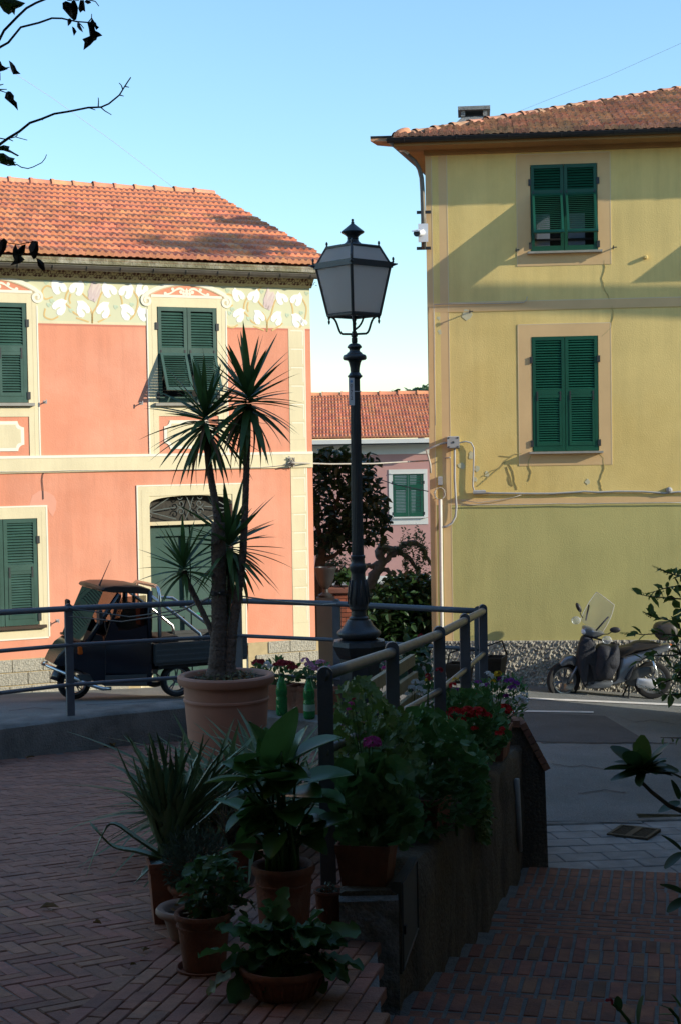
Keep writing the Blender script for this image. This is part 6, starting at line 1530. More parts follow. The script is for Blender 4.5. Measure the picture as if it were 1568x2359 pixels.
# tall square pot with a sprawling aloe
p = on_pave(392, 2118); s_ = F/p.y
ap = box_planter('tall_square_pot', p, 0.20, 0.20, 0.30, R(12), 'tall square terracotta pot with the sprawling aloe, at the left end of the pots', None, tap=0.80)
al = empty('aloe_plant', p+Vector((0,0,0.27))); tag(al, 'large aloe with long toothed leaves spilling over its square pot', 'aloe')
def fat_leaf(pts, w0, name='leaf', matl=None, seed=0):
    """succulent leaf: tapered, channelled, with small marginal teeth"""
    rr = random.Random(seed); fine = []; n = 14
    for i in range(n+1):
        t = i/n*(len(pts)-1); k = min(int(t), len(pts)-2); f = t-k
        p0 = pts[max(k-1,0)]; p1 = pts[k]; p2 = pts[k+1]; p3 = pts[min(k+2,len(pts)-1)]
        fine.append(0.5*((p1*2)+(p2-p0)*f+(p0*2-p1*5+p2*4-p3)*f*f+(p1*3-p0-p2*3+p3)*f**3))
    m = MB(); rings = []
    for i, p in enumerate(fine):
        d = (fine[min(i+1,n)]-fine[max(i-1,0)]).normalized(); sd = d.cross(Vector((0,0,1))); sd = sd.normalized() if sd.length > 1e-3 else Vector((1,0,0)); up = sd.cross(d)
        w_ = w0*(1-(i/n)**1.3)*0.5+0.0015; th = w_*0.42
        rings.append([p+sd*w_+up*th*0.9, p+up*th*0.15, p-sd*w_+up*th*0.9, p-sd*w_*0.75-up*th*0.5, p-up*th, p+sd*w_*0.75-up*th*0.5])
        if 1 < i < n-1:
            for q in (1,-1): m.add([p+sd*w_*q+up*th*0.9, p+sd*(w_+0.008)*q+up*(th*0.9)+d*0.006, p+sd*w_*q+up*th*0.9+d*0.012],[(0,1,2)])
    m.loft(rings); me = m.mesh(name, auto=60); return me
ab = p+Vector((0,0,0.27))
def AL(px, py, dy=0.0): return P(px, py, p.y+dy)-ab
aloe_px = [  # tip paths measured in the photograph
 ((385,1965),(345,1880),(300,1790),(268,1718)),((385,1965),(350,1890),(322,1800),(304,1735)),((390,1965),(368,1880),(350,1790),(345,1715)),((395,1960),(388,1870),(380,1780),(392,1690)),((400,1960),(410,1860),(418,1770),(425,1680)),((405,1960),(430,1860),(455,1770),(470,1690)),((410,1960),(450,1870),(490,1790),(520,1700)),((405,1965),(440,1890),(475,1820),(505,1740)),((395,1965),(370,1900),(330,1840),(290,1780)),
 ((380,1975),(320,1935),(265,1898),(238,1920),(198,2022)),((380,1980),(320,1962),(262,1950),(225,1915),(207,1893)),((385,1985),(345,2000),(330,2015),(308,2038)),((392,1960),(400,1900),(408,1800),(405,1720)),((400,1965),(425,1900),(445,1830),(440,1750)),((385,1965),(360,1915),(345,1860),(318,1765)),((390,1965),(375,1900),(372,1830),(362,1750)),((405,1965),(445,1910),(500,1860),(545,1800)),((395,1970),(420,1920),(470,1880),(500,1850))]
rr = random.Random(8)
for k in range(40):
    tx = rr.uniform(270,575); ty_ = rr.uniform(1685,1830); bx = rr.uniform(380,410); aloe_px.append(((bx,1965),(lerp(bx,tx,.25),lerp(1965,ty_,.4)),(lerp(bx,tx,.6),lerp(1965,ty_,.75)),(tx,ty_)))
for i, pth in enumerate(aloe_px):
    pts = [AL(x, y, rr.uniform(-.03,.03)+(0.10*math.sin(i*2.1))*k/len(pth)) for k,(x,y) in enumerate(pth)]
    ob('leaf', fat_leaf(pts, 0.066 if i < 9 or i > 11 else 0.05, seed=i), m_aloe, al)
# arching strap-leaved clumps behind the aloe
rr = random.Random(12); stm_ = [blade(1.0,0.085,cv,0.3,9).mesh('leaf',smooth=True) for cv in (0.25,0.5,0.8,1.15)]
for b in stm_: b.materials.append(m_strap)
for (px_, py_, lb1, lb2) in ((468,1985,'round terracotta pot of strap leaves, hidden behind the grey-green bush','clump of strap-like leaves rising behind the grey-green bush'),(560,1985,'round terracotta pot of strap leaves, just right of the aloe','clump of arching strap-like leaves just right of the aloe'),(660,1940,'round terracotta pot of strap leaves, behind the calla','clump of arching strap-like leaves between the calla and the large pot')):
    p2 = on_pave(px_, py_); sp = make_pot('strap_leaf_pot', p2, 0.11, 0.14, 0.24, lb1)
    sl_ = empty('strap_leaf_plant', p2+Vector((0,0,0.22))); tag(sl_, lb2, 'plant')
    for i in range(130):
        az = rr.uniform(0,6.28); el = R(rr.uniform(25,82)); d = Vector((math.cos(az)*math.cos(el),math.sin(az)*math.cos(el),math.sin(el)))
        ob('leaf', stm_[rr.randrange(4)], None, sl_, dir_mat(Vector((rr.uniform(-.20,.20),rr.uniform(-.12,.12),0)), d, rr.uniform(-.3,.3), rr.uniform(.38,.70)))
# rosemary-like grey bush, its pot, and dry twigs behind
p3 = on_pave(452, 2130); pr = make_pot('rosemary_pot', p3, 0.085, 0.11, 0.20, 'round brown pot holding the grey-green bush')
rb = empty('grey_bush', p3+Vector((0,0,0.18))); tag(rb, 'small grey-green needle-leaved bush beside the aloe', 'shrub')
cloud('foliage', m_leafy, rb, shell_pts((0,0,0.13),(0.16,0.15,0.16),2600,seed=3,inner=.3,lump=.25), leaf_oval(1,.16), 0.036, 5, out=Vector((0,0,0.02)))
for i in range(12):
    a = i*0.9; MB().tube([(0,0,0),(0.05*math.cos(a),0.05*math.sin(a),0.09),(0.10*math.cos(a),0.10*math.sin(a),0.22)],[.004,.003,.001],4).build('stem', m_wood, rb)
p4 = on_pave(530, 2030); pt = make_pot('twiggy_pot', p4, 0.10, 0.13, 0.22, 'round pot with a dry twiggy plant, behind the grey-green bush')
tb_ = empty('twiggy_plant', p4+Vector((0,0,0.2))); tag(tb_, 'dry brownish twiggy plant between the aloe and the calla leaves', 'plant')
rr = random.Random(21); mt = MB()
for i in range(90):
    a = rr.uniform(0,6.28); r_ = rr.uniform(.05,.17); h_ = rr.uniform(.12,.30); mt.tube([(0,0,0),(r_*.5*math.cos(a),r_*.5*math.sin(a),h_*.6),(r_*math.cos(a+.3),r_*math.sin(a+.3),h_)],[.0025,.002,.001],3)
mt.build('twigs', m_wood, tb_); cloud('foliage', m_dry, tb_, shell_pts((0,0,.16),(.15,.15,.13),260,seed=9), leaf_oval(1,.3), .02, 6)
# pale bowl and the pot with saucer in front
p5 = on_pave(438, 2165); make_pot('pale_bowl_pot', p5, 0.085, 0.125, 0.155, 'pale wide-rimmed bowl pot partly hidden behind the saucer pot', mat('pale_pot',(0.30,0.20,0.15),0.7,0.1,8), 0.03, 0.035, ring=False)
p6 = on_pave(472, 2236); sp_ = make_pot('saucer_pot', p6, 0.088, 0.112, 0.255, 'round terracotta pot standing on a saucer, front left of the pots', None, 0.014, 0.03, True)
bs = empty('basil_plant', p6+Vector((0,0,0.23))); tag(bs, 'straggly herb with small oval leaves in the saucer pot', 'plant')
cloud('foliage', m_leaf, bs, shell_pts((0.05,0.02,0.12),(0.15,0.12,0.15),330,seed=2,inner=.3), leaf_oval(1,.6), 0.055, 7, up=0.6)
cloud('dry_foliage', m_dry, bs, shell_pts((-0.05,-0.02,0.05),(0.08,0.06,0.07),60,seed=4), leaf_oval(1,.4), 0.03, 8)
for i in range(9):
    a = i*1.1; MB().tube([(0.02*math.cos(a),0.02*math.sin(a),-.02),(0.05*math.cos(a)+.02,0.05*math.sin(a),0.08),(0.09*math.cos(a)+.04,0.08*math.sin(a),0.19)],[.005,.004,.002],5).build('stem', m_leafy, bs)
# calla lilies
p7 = on_pave(656, 2178); cz = P(656,1990,p7.y).z-p7.z
cpot = make_pot('calla_pot', p7, 0.105, 0.128, cz, 'round terracotta pot with tall broad calla leaves, left of the near post', None, 0.016, 0.04)
ca = empty('calla_plant', p7+Vector((0,0,cz-0.03))); tag(ca, 'calla plant with broad arrow-shaped leaves on long stalks', 'plant'); co = p7+Vector((0,0,cz-0.03))
def calla_leaf(L):
    vs = []; prof = [(-0.30,0.20),(-0.14,0.38),(0.05,0.47),(0.25,0.48),(0.45,0.44),(0.65,0.34),(0.82,0.20),(0.93,0.08),(0.98,0.005)]
    for (t, w_) in prof: vs += [(L*t,-L*w_,0.14*L*w_*2-0.15*L*max(0,t)**2),(L*t*0.98+ (0.10*L if t < 0 else 0),-L*w_*.5,0.04*L-0.15*L*max(0,t)**2),(L*max(t,0.0),0,-0.15*L*max(0,t)**2),(L*t*0.98+(0.10*L if t < 0 else 0),L*w_*.5,0.04*L-0.15*L*max(0,t)**2),(L*t,L*w_,0.14*L*w_*2-0.15*L*max(0,t)**2)]
    fs = [(i*5+k,i*5+k+1,i*5+6+k,i*5+5+k) for i in range(len(prof)-1) for k in range(4)]
    return MB().add(vs, fs).mesh('leaf', smooth=True)
clm = calla_leaf(1.0); clm.materials.append(m_calla); clm2 = calla_leaf(1.0); clm2.materials.append(m_leaff)
calla_px = [((590,1960),0.17,(-1,0.0,.1)),((615,1740),0.20,(-.3,-.3,1)),((650,1730),0.24,(.2,-.3,1)),((690,1745),0.22,(.8,-.2,.55)),((715,1800),0.2,(1,-.1,.3)),((560,1800),0.18,(-1,-.2,.15)),((600,1830),0.17,(-.9,-.4,.1)),((640,1800),0.19,(-.4,-.7,.4)),((680,1830),0.18,(.6,-.7,.2)),((575,1870),0.15,(-.8,-.6,-.4)),((610,1890),0.13,(-.6,-.7,-.3)),((700,1880),0.16,(.9,-.3,.0)),((660,1870),0.15,(.3,-.9,-.1)),((725,1850),0.16,(1,.2,.0)),((635,1770),0.2,(-.2,.3,1)),((705,1930),0.13,(.8,-.5,-.4)),((640,1930),0.12,(-.3,-.8,-.5)),((580,1775),0.14,(-1,.1,.4)),((670,1765),0.2,(.3,.2,1))]
rr = random.Random(5)
for k in range(22): calla_px.append(((rr.uniform(565,735),rr.uniform(1745,1930)),rr.uniform(.13,.20),(rr.uniform(-1,1),rr.uniform(-.9,.2),rr.uniform(-.4,.9))))
for i, ((px,py),L,d) in enumerate(calla_px):
    q = P(px,py,p7.y+rr.uniform(-.10,.10))-co; b = Vector((rr.uniform(-.07,.07),rr.uniform(-.06,.06),0))
    MB().tube(bez(tuple(b),(b.x,b.y,q.z*.5),(q.x*.7,q.y*.7,q.z*.8),tuple(q),8),[.010,.009,.008,.0075,.007,.006,.006,.005,.004],6).build('stalk', m_calla, ca, smooth=True)
    ob('leaf', clm if i != 5 else clm2, None, ca, dir_mat(q, Vector(d), rr.uniform(-.4,.4), L*1.0))
# low bowl of chard
p8 = on_pave(655, 2296); bw_ = make_pot('chard_bowl', p8, 0.115, 0.165, 0.135, 'low wide fluted terracotta bowl at the front of the pots', None, 0.014, 0.03, ring=False, sx=1.0, flute=0)
for k in range(20):
    q = 2*math.pi*k/20; MB().tube([((lerp(.12,.166,t))*math.cos(q),(lerp(.12,.166,t))*math.sin(q),.015+.085*t) for t in (0,.35,.7,1)],[.003,.008,.009,.003],5).build('flute', m_pot, bw_, smooth=True)
chd = empty('chard_plant', p8+Vector((0,0,0.11))); tag(chd, 'leafy chard plant overflowing the low bowl, one leaf yellowing', 'plant'); c8 = p8+Vector((0,0,0.11))
def chard_leaf(seed):
    rr = random.Random(seed); vs = []; n = 10
    for i in range(n+1):
        t = i/n; w_ = 0.33*math.sin(math.pi*min(1,(t*0.86+0.09)))**0.5*(1+0.16*rr.uniform(-1,1)); z = -0.30*t*t
        vs += [(t,-w_,z+0.06+0.11*rr.uniform(-1,1)),(t,-w_*.5,z+.02*rr.uniform(-1,1)),(t,0,z-.02),(t,w_*.5,z+.02*rr.uniform(-1,1)),(t,w_,z+0.06+0.11*rr.uniform(-1,1))]
    return MB().add(vs,[(i*5+k,i*5+k+1,i*5+6+k,i*5+5+k) for i in range(n) for k in range(4)]).mesh('leaf', smooth=True)
chm = [chard_leaf(i) for i in range(5)]
for b in chm: b.materials.append(m_leaf)
cy_ = chard_leaf(9); cy_.materials.append(mat('yellowing_leaf',(0.13,0.12,0.02),0.6,0.5,12,trans=0.25))
chard_px = [((655,2130),.18,(-.1,-.2,1)),((600,2150),.17,(-.5,-.2,.9)),((700,2140),.17,(.4,-.1,.9)),((530,2180),.20,(-1,-.3,.3)),((560,2150),.17,(-.8,0,.6)),((750,2150),.20,(.9,-.2,.5)),((770,2190),.19,(1,-.3,.0)),((520,2230),.18,(-.9,-.6,-.2)),((560,2240),.17,(-.6,-.9,-.5)),((640,2220),.15,(-.1,-1,-.1)),((690,2215),.16,(.3,-1,.0)),((720,2230),.15,(.6,-.9,-.3)),((610,2200),.17,(-.4,-.9,.3)),((670,2180),.18,(.2,-.8,.6)),((720,2180),.18,(.7,-.5,.5)),((580,2200),.18,(-.8,-.6,.2)),((640,2090),.15,(.1,.1,1)),((755,2215),.16,(1,-.5,-.2)),((640,2160),.18,(.0,.5,.8)),((700,2170),.18,(.5,.5,.6)),((590,2170),.17,(-.6,.4,.7))]
rr = random.Random(15)
for k in range(30): chard_px.append(((rr.uniform(540,770),rr.uniform(2110,2235)),rr.uniform(.14,.19),(rr.uniform(-1,1),rr.uniform(-.9,.3),rr.uniform(-.3,.9))))
for i, ((px,py),L,d) in enumerate(chard_px):
    q = (P(px,py,p8.y+rr.uniform(-.08,.08))-c8)*0.78; b = Vector((rr.uniform(-.05,.05),rr.uniform(-.05,.05),-.02))
    MB().tube(bez(tuple(b),(b.x,b.y,q.z*.6),(q.x*.7,q.y*.7,q.z*.9),tuple(q),6),.006,5).build('stalk', m_leaff, chd, smooth=True)
    ob('leaf', cy_ if i == 7 else chm[i%5], None, chd, dir_mat(q, Vector(d), rr.uniform(-.5,.5), L*0.86))
# small pot at the post foot
p9 = on_pave(760, 2152); z9 = P(760,2048,p9.y).z-p9.z
make_pot('small_pot', p9, 0.05, 0.066, z9, 'small terracotta pot at the foot of the near railing post', None, 0.008, 0.02, ring=False)
sd_ = empty('seedlings', p9+Vector((0,0,z9-.03))); tag(sd_, 'few tiny seedlings in the small pot by the post', 'seedlings'); cloud('foliage', m_leafy, sd_, shell_pts((0,0,.02),(.055,.055,.03),60,seed=1,zmin=0), leaf_oval(1,.4), .022, 2)

# ------------------------------------------------------------------ pots on the wall ledge with geraniums and other flowers
def ledge_at(Y, off=0.28): return Vector((lerp(wall_in(Y), wall_out(Y), off/0.5), Y, wall_top(Y)))
wa = math.atan2(WD.y, WD.x)
LR_ = leaf_round(0.5,0.22); LL_ = leaf_lobed(0.5,0.12)
def wall_plant(name, base, pts, leaf, size, matl, label, cat, seed, stems=14, out=None):
    o = empty(name, base); tag(o, label, cat)
    cloud('foliage', matl, o, [q-base for q in pts], leaf, size, seed, out=Vector((0,0,-0.1)))
    rr = random.Random(seed); 
    for i in range(stems):
        q = pts[rr.randrange(len(pts))]-base; MB().tube(bez((rr.uniform(-.05,.05),rr.uniform(-.05,.05),-.04),(q.x*.2,q.y*.2,q.z*.5),(q.x*.7,q.y*.7,q.z*.8),tuple(q),5),[.005,.0045,.004,.003,.0025,.002],4).build('stem', m_leafg, o)
    return o
def region_pts(poly, Y0, Y1, n, seed):
    """points filling a patch of the photo between two depths along the wall"""
    rr = random.Random(seed); o = []; xs = [p[0] for p in poly]; ys = [p[1] for p in poly]
    def ins(x, y):
        c = False; j = len(poly)-1
        for i in range(len(poly)):
            if (poly[i][1] > y) != (poly[j][1] > y) and x < (poly[j][0]-poly[i][0])*(y-poly[i][1])/(poly[j][1]-poly[i][1])+poly[i][0]: c = not c
            j = i
        return c
    while len(o) < n:
        x, y = rr.uniform(min(xs),max(xs)), rr.uniform(min(ys),max(ys))
        if ins(x, y): o.append(P(x, y, rr.uniform(Y0,Y1)))
    return o
b1 = Vector((0.10, 7.06, wall_top(7.06))); h1 = P(830,1944,7.0).z-b1.z
box_planter('square_planter', b1, 0.26, 0.25, max(0.2,h1), wa, 'deep terracotta planter on the wall ledge just right of the near post')
wall_plant('geranium', b1+Vector((0,0,max(.2,h1)-.02)), region_pts([(776,1945),(772,1790),(800,1760),(860,1740),(935,1770),(955,1860),(950,1935),(890,1965),(830,1960)],6.85,7.7,520,1), LR_, 0.085, m_leafg, 'geranium with large round leaves in the planter beside the near post', 'geranium', 3)
wall_plant('geranium', b1+Vector((0.02,0.1,max(.2,h1)+.05)), region_pts([(772,1810),(772,1640),(785,1580),(840,1560),(890,1620),(950,1660),(980,1790),(860,1790)],7.2,8.2,640,2), LL_, 0.062, m_leaff, 'tall leafy geranium reaching up to the rails right of the near post', 'geranium', 4, 18)
b2 = ledge_at(8.55,0.28); box_planter('long_planter', b2, 0.62, 0.22, 0.22, wa, 'long terracotta planter in the middle of the wall ledge', None, None)
wall_plant('geranium', b2+Vector((0,0,.2)), region_pts([(890,1930),(880,1740),(910,1650),(990,1630),(1060,1670),(1120,1760),(1110,1870),(1050,1920),(970,1950)],7.9,9.3,950,3), LR_, 0.078, m_leafg, 'bushy geranium filling the long planter in the middle of the wall ledge', 'geranium', 5)
wall_plant('trailing_plant', ledge_at(9.6,0.36)+Vector((0,0,.1)), region_pts([(1060,1700),(1100,1730),(1118,1800),(1125,1880),(1120,1940),(1095,1930),(1085,1860),(1070,1800)],9.2,9.9,900,4), leaf_oval(1,.6), 0.050, m_leaff, 'trailing yellow-green plant hanging over the outer face of the wall', 'trailing plant', 6)
b3 = ledge_at(10.25,0.30); box_planter('long_planter', b3, 0.60, 0.20, 0.20, wa, 'long terracotta planter with red geraniums, second from the far end of the wall')
g3 = wall_plant('red_geranium', b3+Vector((0,0,.18)), region_pts([(1000,1720),(1000,1640),(1030,1600),(1110,1590),(1155,1630),(1170,1700),(1130,1760),(1060,1740)],9.7,10.9,620,5), LR_, 0.062, m_leafg, 'red-flowered geranium in the second planter from the far end', 'geranium', 7)
b4 = ledge_at(11.65,0.30); box_planter('long_planter', b4, 0.62, 0.22, 0.22, wa, 'long terracotta planter at the far end of the wall by the brick coping')
g4 = wall_plant('mixed_flowers', b4+Vector((0,0,.2)), region_pts([(1060,1640),(1075,1590),(1120,1565),(1190,1560),(1215,1600),(1205,1650),(1150,1670),(1090,1670)],11.2,12.1,520,6), leaf_oval(1,.4), 0.055, m_leafg, 'red, purple, white and yellow flowers in the planter at the far wall end', 'flowers', 8)
def heads(root, lst, Y):
    for i, (px, py, r_, ml) in enumerate(lst):
        q = P(px, py, Y)-Vector(root.location); s2 = r_/(F/Y)
        flower_head(root, q, s2, ml, 26 if r_ > 10 else 10, i, 0.36 if r_ > 10 else 0.55)
        if i % 2 == 0: MB().tube([q*0.2, q*0.7+Vector((0,0,-.01)), q],[.004,.003,.002],4).build('flower_stalk', m_leafg, root)
heads(g3, [(1044,1642,17,m_red),(1075,1640,17,m_red),(1100,1642,18,m_red),(1092,1680,9,m_red),(1060,1660,12,m_red),(1150,1690,10,m_red),(1157,1680,8,m_red),(1042,1580,10,m_red),(1048,1566,7,m_yelf),(1030,1655,12,m_red),(1120,1650,12,m_red),(1085,1652,14,m_red)], 9.6)
heads(g4, [(1104,1607,15,m_red),(1160,1635,17,m_red),(1130,1560,9,m_whf),(1143,1557,8,m_yelf),(1152,1566,8,m_pur),(1172,1570,12,m_pur),(1190,1575,9,m_pur),(1196,1610,12,m_whf),(1205,1600,8,m_whf),(1100,1573,8,m_pur),(1110,1580,7,m_whf),(1165,1605,8,m_pur),(1120,1578,6,m_pur),(1135,1570,6,m_yelf),(1187,1590,6,m_whf),(1210,1612,7,m_whf),(1160,1562,6,m_whf),(1178,1585,9,m_pur),(1150,1640,12,m_red),(1172,1642,11,m_red),(1146,1552,8,m_yelf),(1122,1553,8,m_whf),(1206,1618,9,m_whf)], 11.05)
# flowers inside the railing: white/yellow pansies and lone blooms
b5 = Vector((rail_x(11)-0.25, 11.3, pave_z(11.3))); bx5 = box_planter('pansy_trough', b5, 0.7, 0.22, 0.30, wa, 'brown trough of white flowers inside the near railing', m_planter)
g5 = wall_plant('pansies', b5+Vector((0,0,.28)), region_pts([(930,1640),(940,1590),(980,1570),(1030,1570),(1050,1610),(1040,1660),(980,1670)],11.0,11.6,240,9), leaf_oval(1,.5), 0.05, m_leafg, 'white and yellow pansies in the trough inside the near railing', 'flowers', 9)
heads(g5, [(955,1572,9,m_whf),(962,1588,11,m_whf),(975,1595,8,m_whf),(938,1600,8,m_whf),(985,1568,7,m_yelf),(1043,1605,8,m_whf),(1045,1615,7,m_whf),(1055,1590,6,m_pur),(982,1632,9,m_whf),(965,1600,8,m_whf),(948,1585,9,m_whf),(972,1575,8,m_whf)], 10.85)
gm1 = [o_ for o_ in bpy.data.objects if o_.name == 'geranium.001'][0]; gm0 = [o_ for o_ in bpy.data.objects if o_.name == 'geranium'][0]
heads(gm1, [(857,1712,20,m_mag),(843,1706,9,m_mag),(808,1622,7,m_mag),(803,1635,6,m_mag),(815,1612,5,m_dred),(866,1718,12,m_mag),(848,1718,10,m_mag)], 7.0)
gm2 = [o_ for o_ in bpy.data.objects if o_.name == 'geranium.002'][0]
heads(gm2, [(984,1556,6,m_dred),(1010,1545,9,m_dred),(986,1565,8,m_dred)], 8.0)

# ------------------------------------------------------------------ far ledge: flower boxes, bottles, bucket
def far_pt(t, o_=0.25, z=-2.36): q = FAR0.lerp(FAR1, t)+fn*o_; return Vector((q.x, q.y, z))
fa = math.atan2(fd.y, fd.x)
def at_ledge(px, py): return hit(px, py, Vector((0,0,-2.36)), Vector((0,0,1)))
for i, (px, nm, lb, fl) in enumerate(((655,'flower_box','terracotta flower box of dark red flowers on the far ledge', [(592,1528,12,m_dred),(600,1526,10,m_dred),(650,1530,14,m_dred),(665,1532,14,m_dred),(640,1534,12,m_dred),(675,1540,12,m_dred),(618,1530,9,m_whf),(625,1537,8,m_whf),(610,1537,7,m_whf)]), (735,'flower_box','terracotta flower box of pale pink flowers beside the green bottles', [(703,1522,9,m_pinkf),(712,1532,11,m_pinkf),(722,1540,11,m_pinkf),(739,1528,12,m_pinkf),(735,1545,11,m_pinkf),(755,1540,10,m_pinkf),(765,1545,9,m_pinkf)]))):
    b = min((far_pt(t/60, 0.13) for t in range(61)), key=lambda q: abs(784+F*q.x/q.y-(px-18))); bx = box_planter(nm, b, 0.55, 0.22, 0.24, fa, lb)
    g_ = wall_plant('box_flowers', b+Vector((0,0,.23)), region_pts([(px-75,1560),(px-70,1535),(px,1525),(px+30,1535),(px+35,1575),(px-30,1580)] if i == 0 else [(px-35,1560),(px-30,1535),(px,1530),(px+35,1540),(px+35,1580),(px-20,1585)],13.95,14.35,150,30+i), leaf_oval(1,.55), 0.07, m_leafg, ('dark red and white flowers in the left flower box on the far ledge','pale pink flowers in the right flower box on the far ledge')[i], 'flowers', 20+i)
    heads(g_, fl, 13.9)
for i, (px, lb) in enumerate(((650,'tall green plastic bottle half full of water, left of two on the far ledge'),(713,'tall green plastic bottle with a label, right of two beside the near post'))):
    q = P(px, 1632 if i == 0 else 1648, 12.9 if i == 0 else 12.6); q.z = -2.36 if i == 0 else q.z
    q = at_ledge(px, 1648 if i == 0 else 1656); s_ = F/q.y; H_ = 97/s_
    bt = empty('plastic_bottle', q); tag(bt, lb, 'bottle', 'green plastic bottles on the far ledge'); r_ = 13.5/s_
    MB().lathe([(r_*.75,0),(r_*.95,.01),(r_,.03),(r_,H_*.25),(r_*.95,H_*.27),(r_,H_*.30),(r_,H_*.42),(r_*.88,H_*.455),(r_*.9,H_*.48),(r_,H_*.52),(r_,H_*.62),(r_*.85,H_*.74),(r_*.5,H_*.88),(r_*.33,H_*.93),(r_*.33,H_*.955)], n=20, cap1=False).build('body', m_bottle, bt, smooth=True)
    MB().lathe([(r_*.40,H_*.955),(r_*.40,H_*1.0)], n=12).build('cap', mat('bottle_cap',(0.01,0.05,0.03),0.5) if i == 0 else bpy.data.materials['bottle_cap'], bt)
    MB().lathe([(r_*.90,.012),(r_*.93,H_*.25),(r_*.8,H_*.455),(r_*.93,H_*(.62 if i == 0 else .68))], n=18).build('water', glass_mat('green_water',(0.02,0.12,0.05),0.1,0.5,tint=(0.10,0.45,0.18)) if i == 0 else bpy.data.materials['green_water'], bt)
    if i == 1: MB().lathe([(r_*1.01,H_*.20),(r_*1.01,H_*.36)], n=20, cap0=False, cap1=False).build('label', mat('bottle_label',(0.20,0.30,0.22),0.6,0.3,60), bt)
# brown hanging planters hooked on the far rail
for i, (x0, x1, y0, y1, lb) in enumerate(((1031,1084,1527,1572,'brown square planter hooked on the far railing, left of the end posts'),(1120,1160,1512,1560,'dark planter with raised handle just right of the railing end posts'))):
    Y_ = 13.32; a = P(x0,y1,Y_); b = P(x1,y0,Y_); c = (a+b)/2; c.z = a.z
    hp = box_planter('hanging_planter', c, b.x-a.x, 0.22, b.z-a.z, R(-20), lb, m_planter)
    MB().tube([(-.08,-.11,b.z-a.z),(-.06,-.10,b.z-a.z+.10),(.06,.0,b.z-a.z+.14),(.08,.11,b.z-a.z)],0.008,5).build('handle', m_planter, hp)
    MB().box(-.02,.03,-.118,-.112,.03,.05).build('sticker', m_paper, hp)
# fallen leaves
rr = random.Random(33); lfm = []
for k in range(3):
    lv, lf = leaf_oval(1,.55,.6+.3*k); me = MB().add(lv, lf).mesh('leaf'); me.materials.append(m_dry); lfm.append(me)
for i, (px, py, sz) in enumerate(((92,2097,.10),(265,1722,.10),(285,1716,.09),(60,1750,.09),(255,1725,.07),(340,1705,.08),(355,1708,.08),(20,1662,.05),(305,2050,.05) if False else (215,2132,.05),(330,2195,.04),(345,2192,.045),(300,2230,.03),(330,1730,.05),(310,1712,.06))):
    q = on_pave(px, py); o = ob('fallen_leaf', lfm[i%3], None, None, dir_mat(q+Vector((0,0,.012)), (math.cos(i*2.3),math.sin(i*2.3),.1), rr.uniform(-.5,.5), sz))
    lab_ = ['dry curled brown leaf alone on the herringbone bricks at left','dry leaf lying against the kerb foot near the large pot']
    near_k = py < 1760
    tag(o, lab_[0] if i == 0 else ('dry leaf among those fallen along the foot of the kerb wall' if near_k else 'tiny dry leaf on the bricks left of the saucer pot'), 'leaf', None if i == 0 else ('dry leaves along the kerb foot' if near_k else 'tiny dry leaves by the saucer pot'))
# ================================================================== ALLEY GREENERY, BRANCHES, WIRES
def tree_root(name, loc, label, cat='tree'): o = empty(name, loc); tag(o, label, cat); return o
# dark glossy tree in the alley
ty = 27.0; t0 = P(745,1500,ty); t0.z = street_z(0,ty)-.3
tr = tree_root('dark_tree', t0, 'dark glossy-leaved tree in the alley beside the pink house corner')
def TP(px, py, dy=0.0): return P(px, py, ty+dy)-t0
MB().tube([TP(742,1560),TP(740,1420),TP(735,1330),TP(742,1260),TP(775,1200)],[.16,.13,.11,.09,.05],10).build('trunk', m_wood, tr, smooth=True)
for a, b in (((742,1265),(830,1215)),((745,1250),(850,1160)),((740,1250),(720,1130)),((760,1215),(790,1100)),((740,1290),(800,1255))):
    MB().tube([TP(*a),TP((a[0]+b[0])/2,(a[1]+b[1])/2+8),TP(*b)],[.06,.04,.015],7).build('limb', m_wood, tr, smooth=True)
pts = region_pts([(700,1250),(700,1060),(735,1035),(800,1040),(830,1060),(860,1090),(880,1160),(900,1200),(870,1235),(850,1260),(815,1255),(790,1275),(760,1262),(735,1270)], ty-.9, ty+.9, 1500, 40)
sub = [q for q in pts if True]
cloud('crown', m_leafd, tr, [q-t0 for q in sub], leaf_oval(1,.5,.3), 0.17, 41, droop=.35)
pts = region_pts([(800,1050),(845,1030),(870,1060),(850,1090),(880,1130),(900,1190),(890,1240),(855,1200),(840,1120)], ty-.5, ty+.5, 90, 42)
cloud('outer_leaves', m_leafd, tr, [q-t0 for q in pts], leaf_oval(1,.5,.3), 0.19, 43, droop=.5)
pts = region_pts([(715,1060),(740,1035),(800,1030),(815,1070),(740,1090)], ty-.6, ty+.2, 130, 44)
cloud('top_leaves', m_hedge, tr, [q-t0 for q in pts], leaf_oval(1,.5,.3), 0.18, 45, droop=.3)
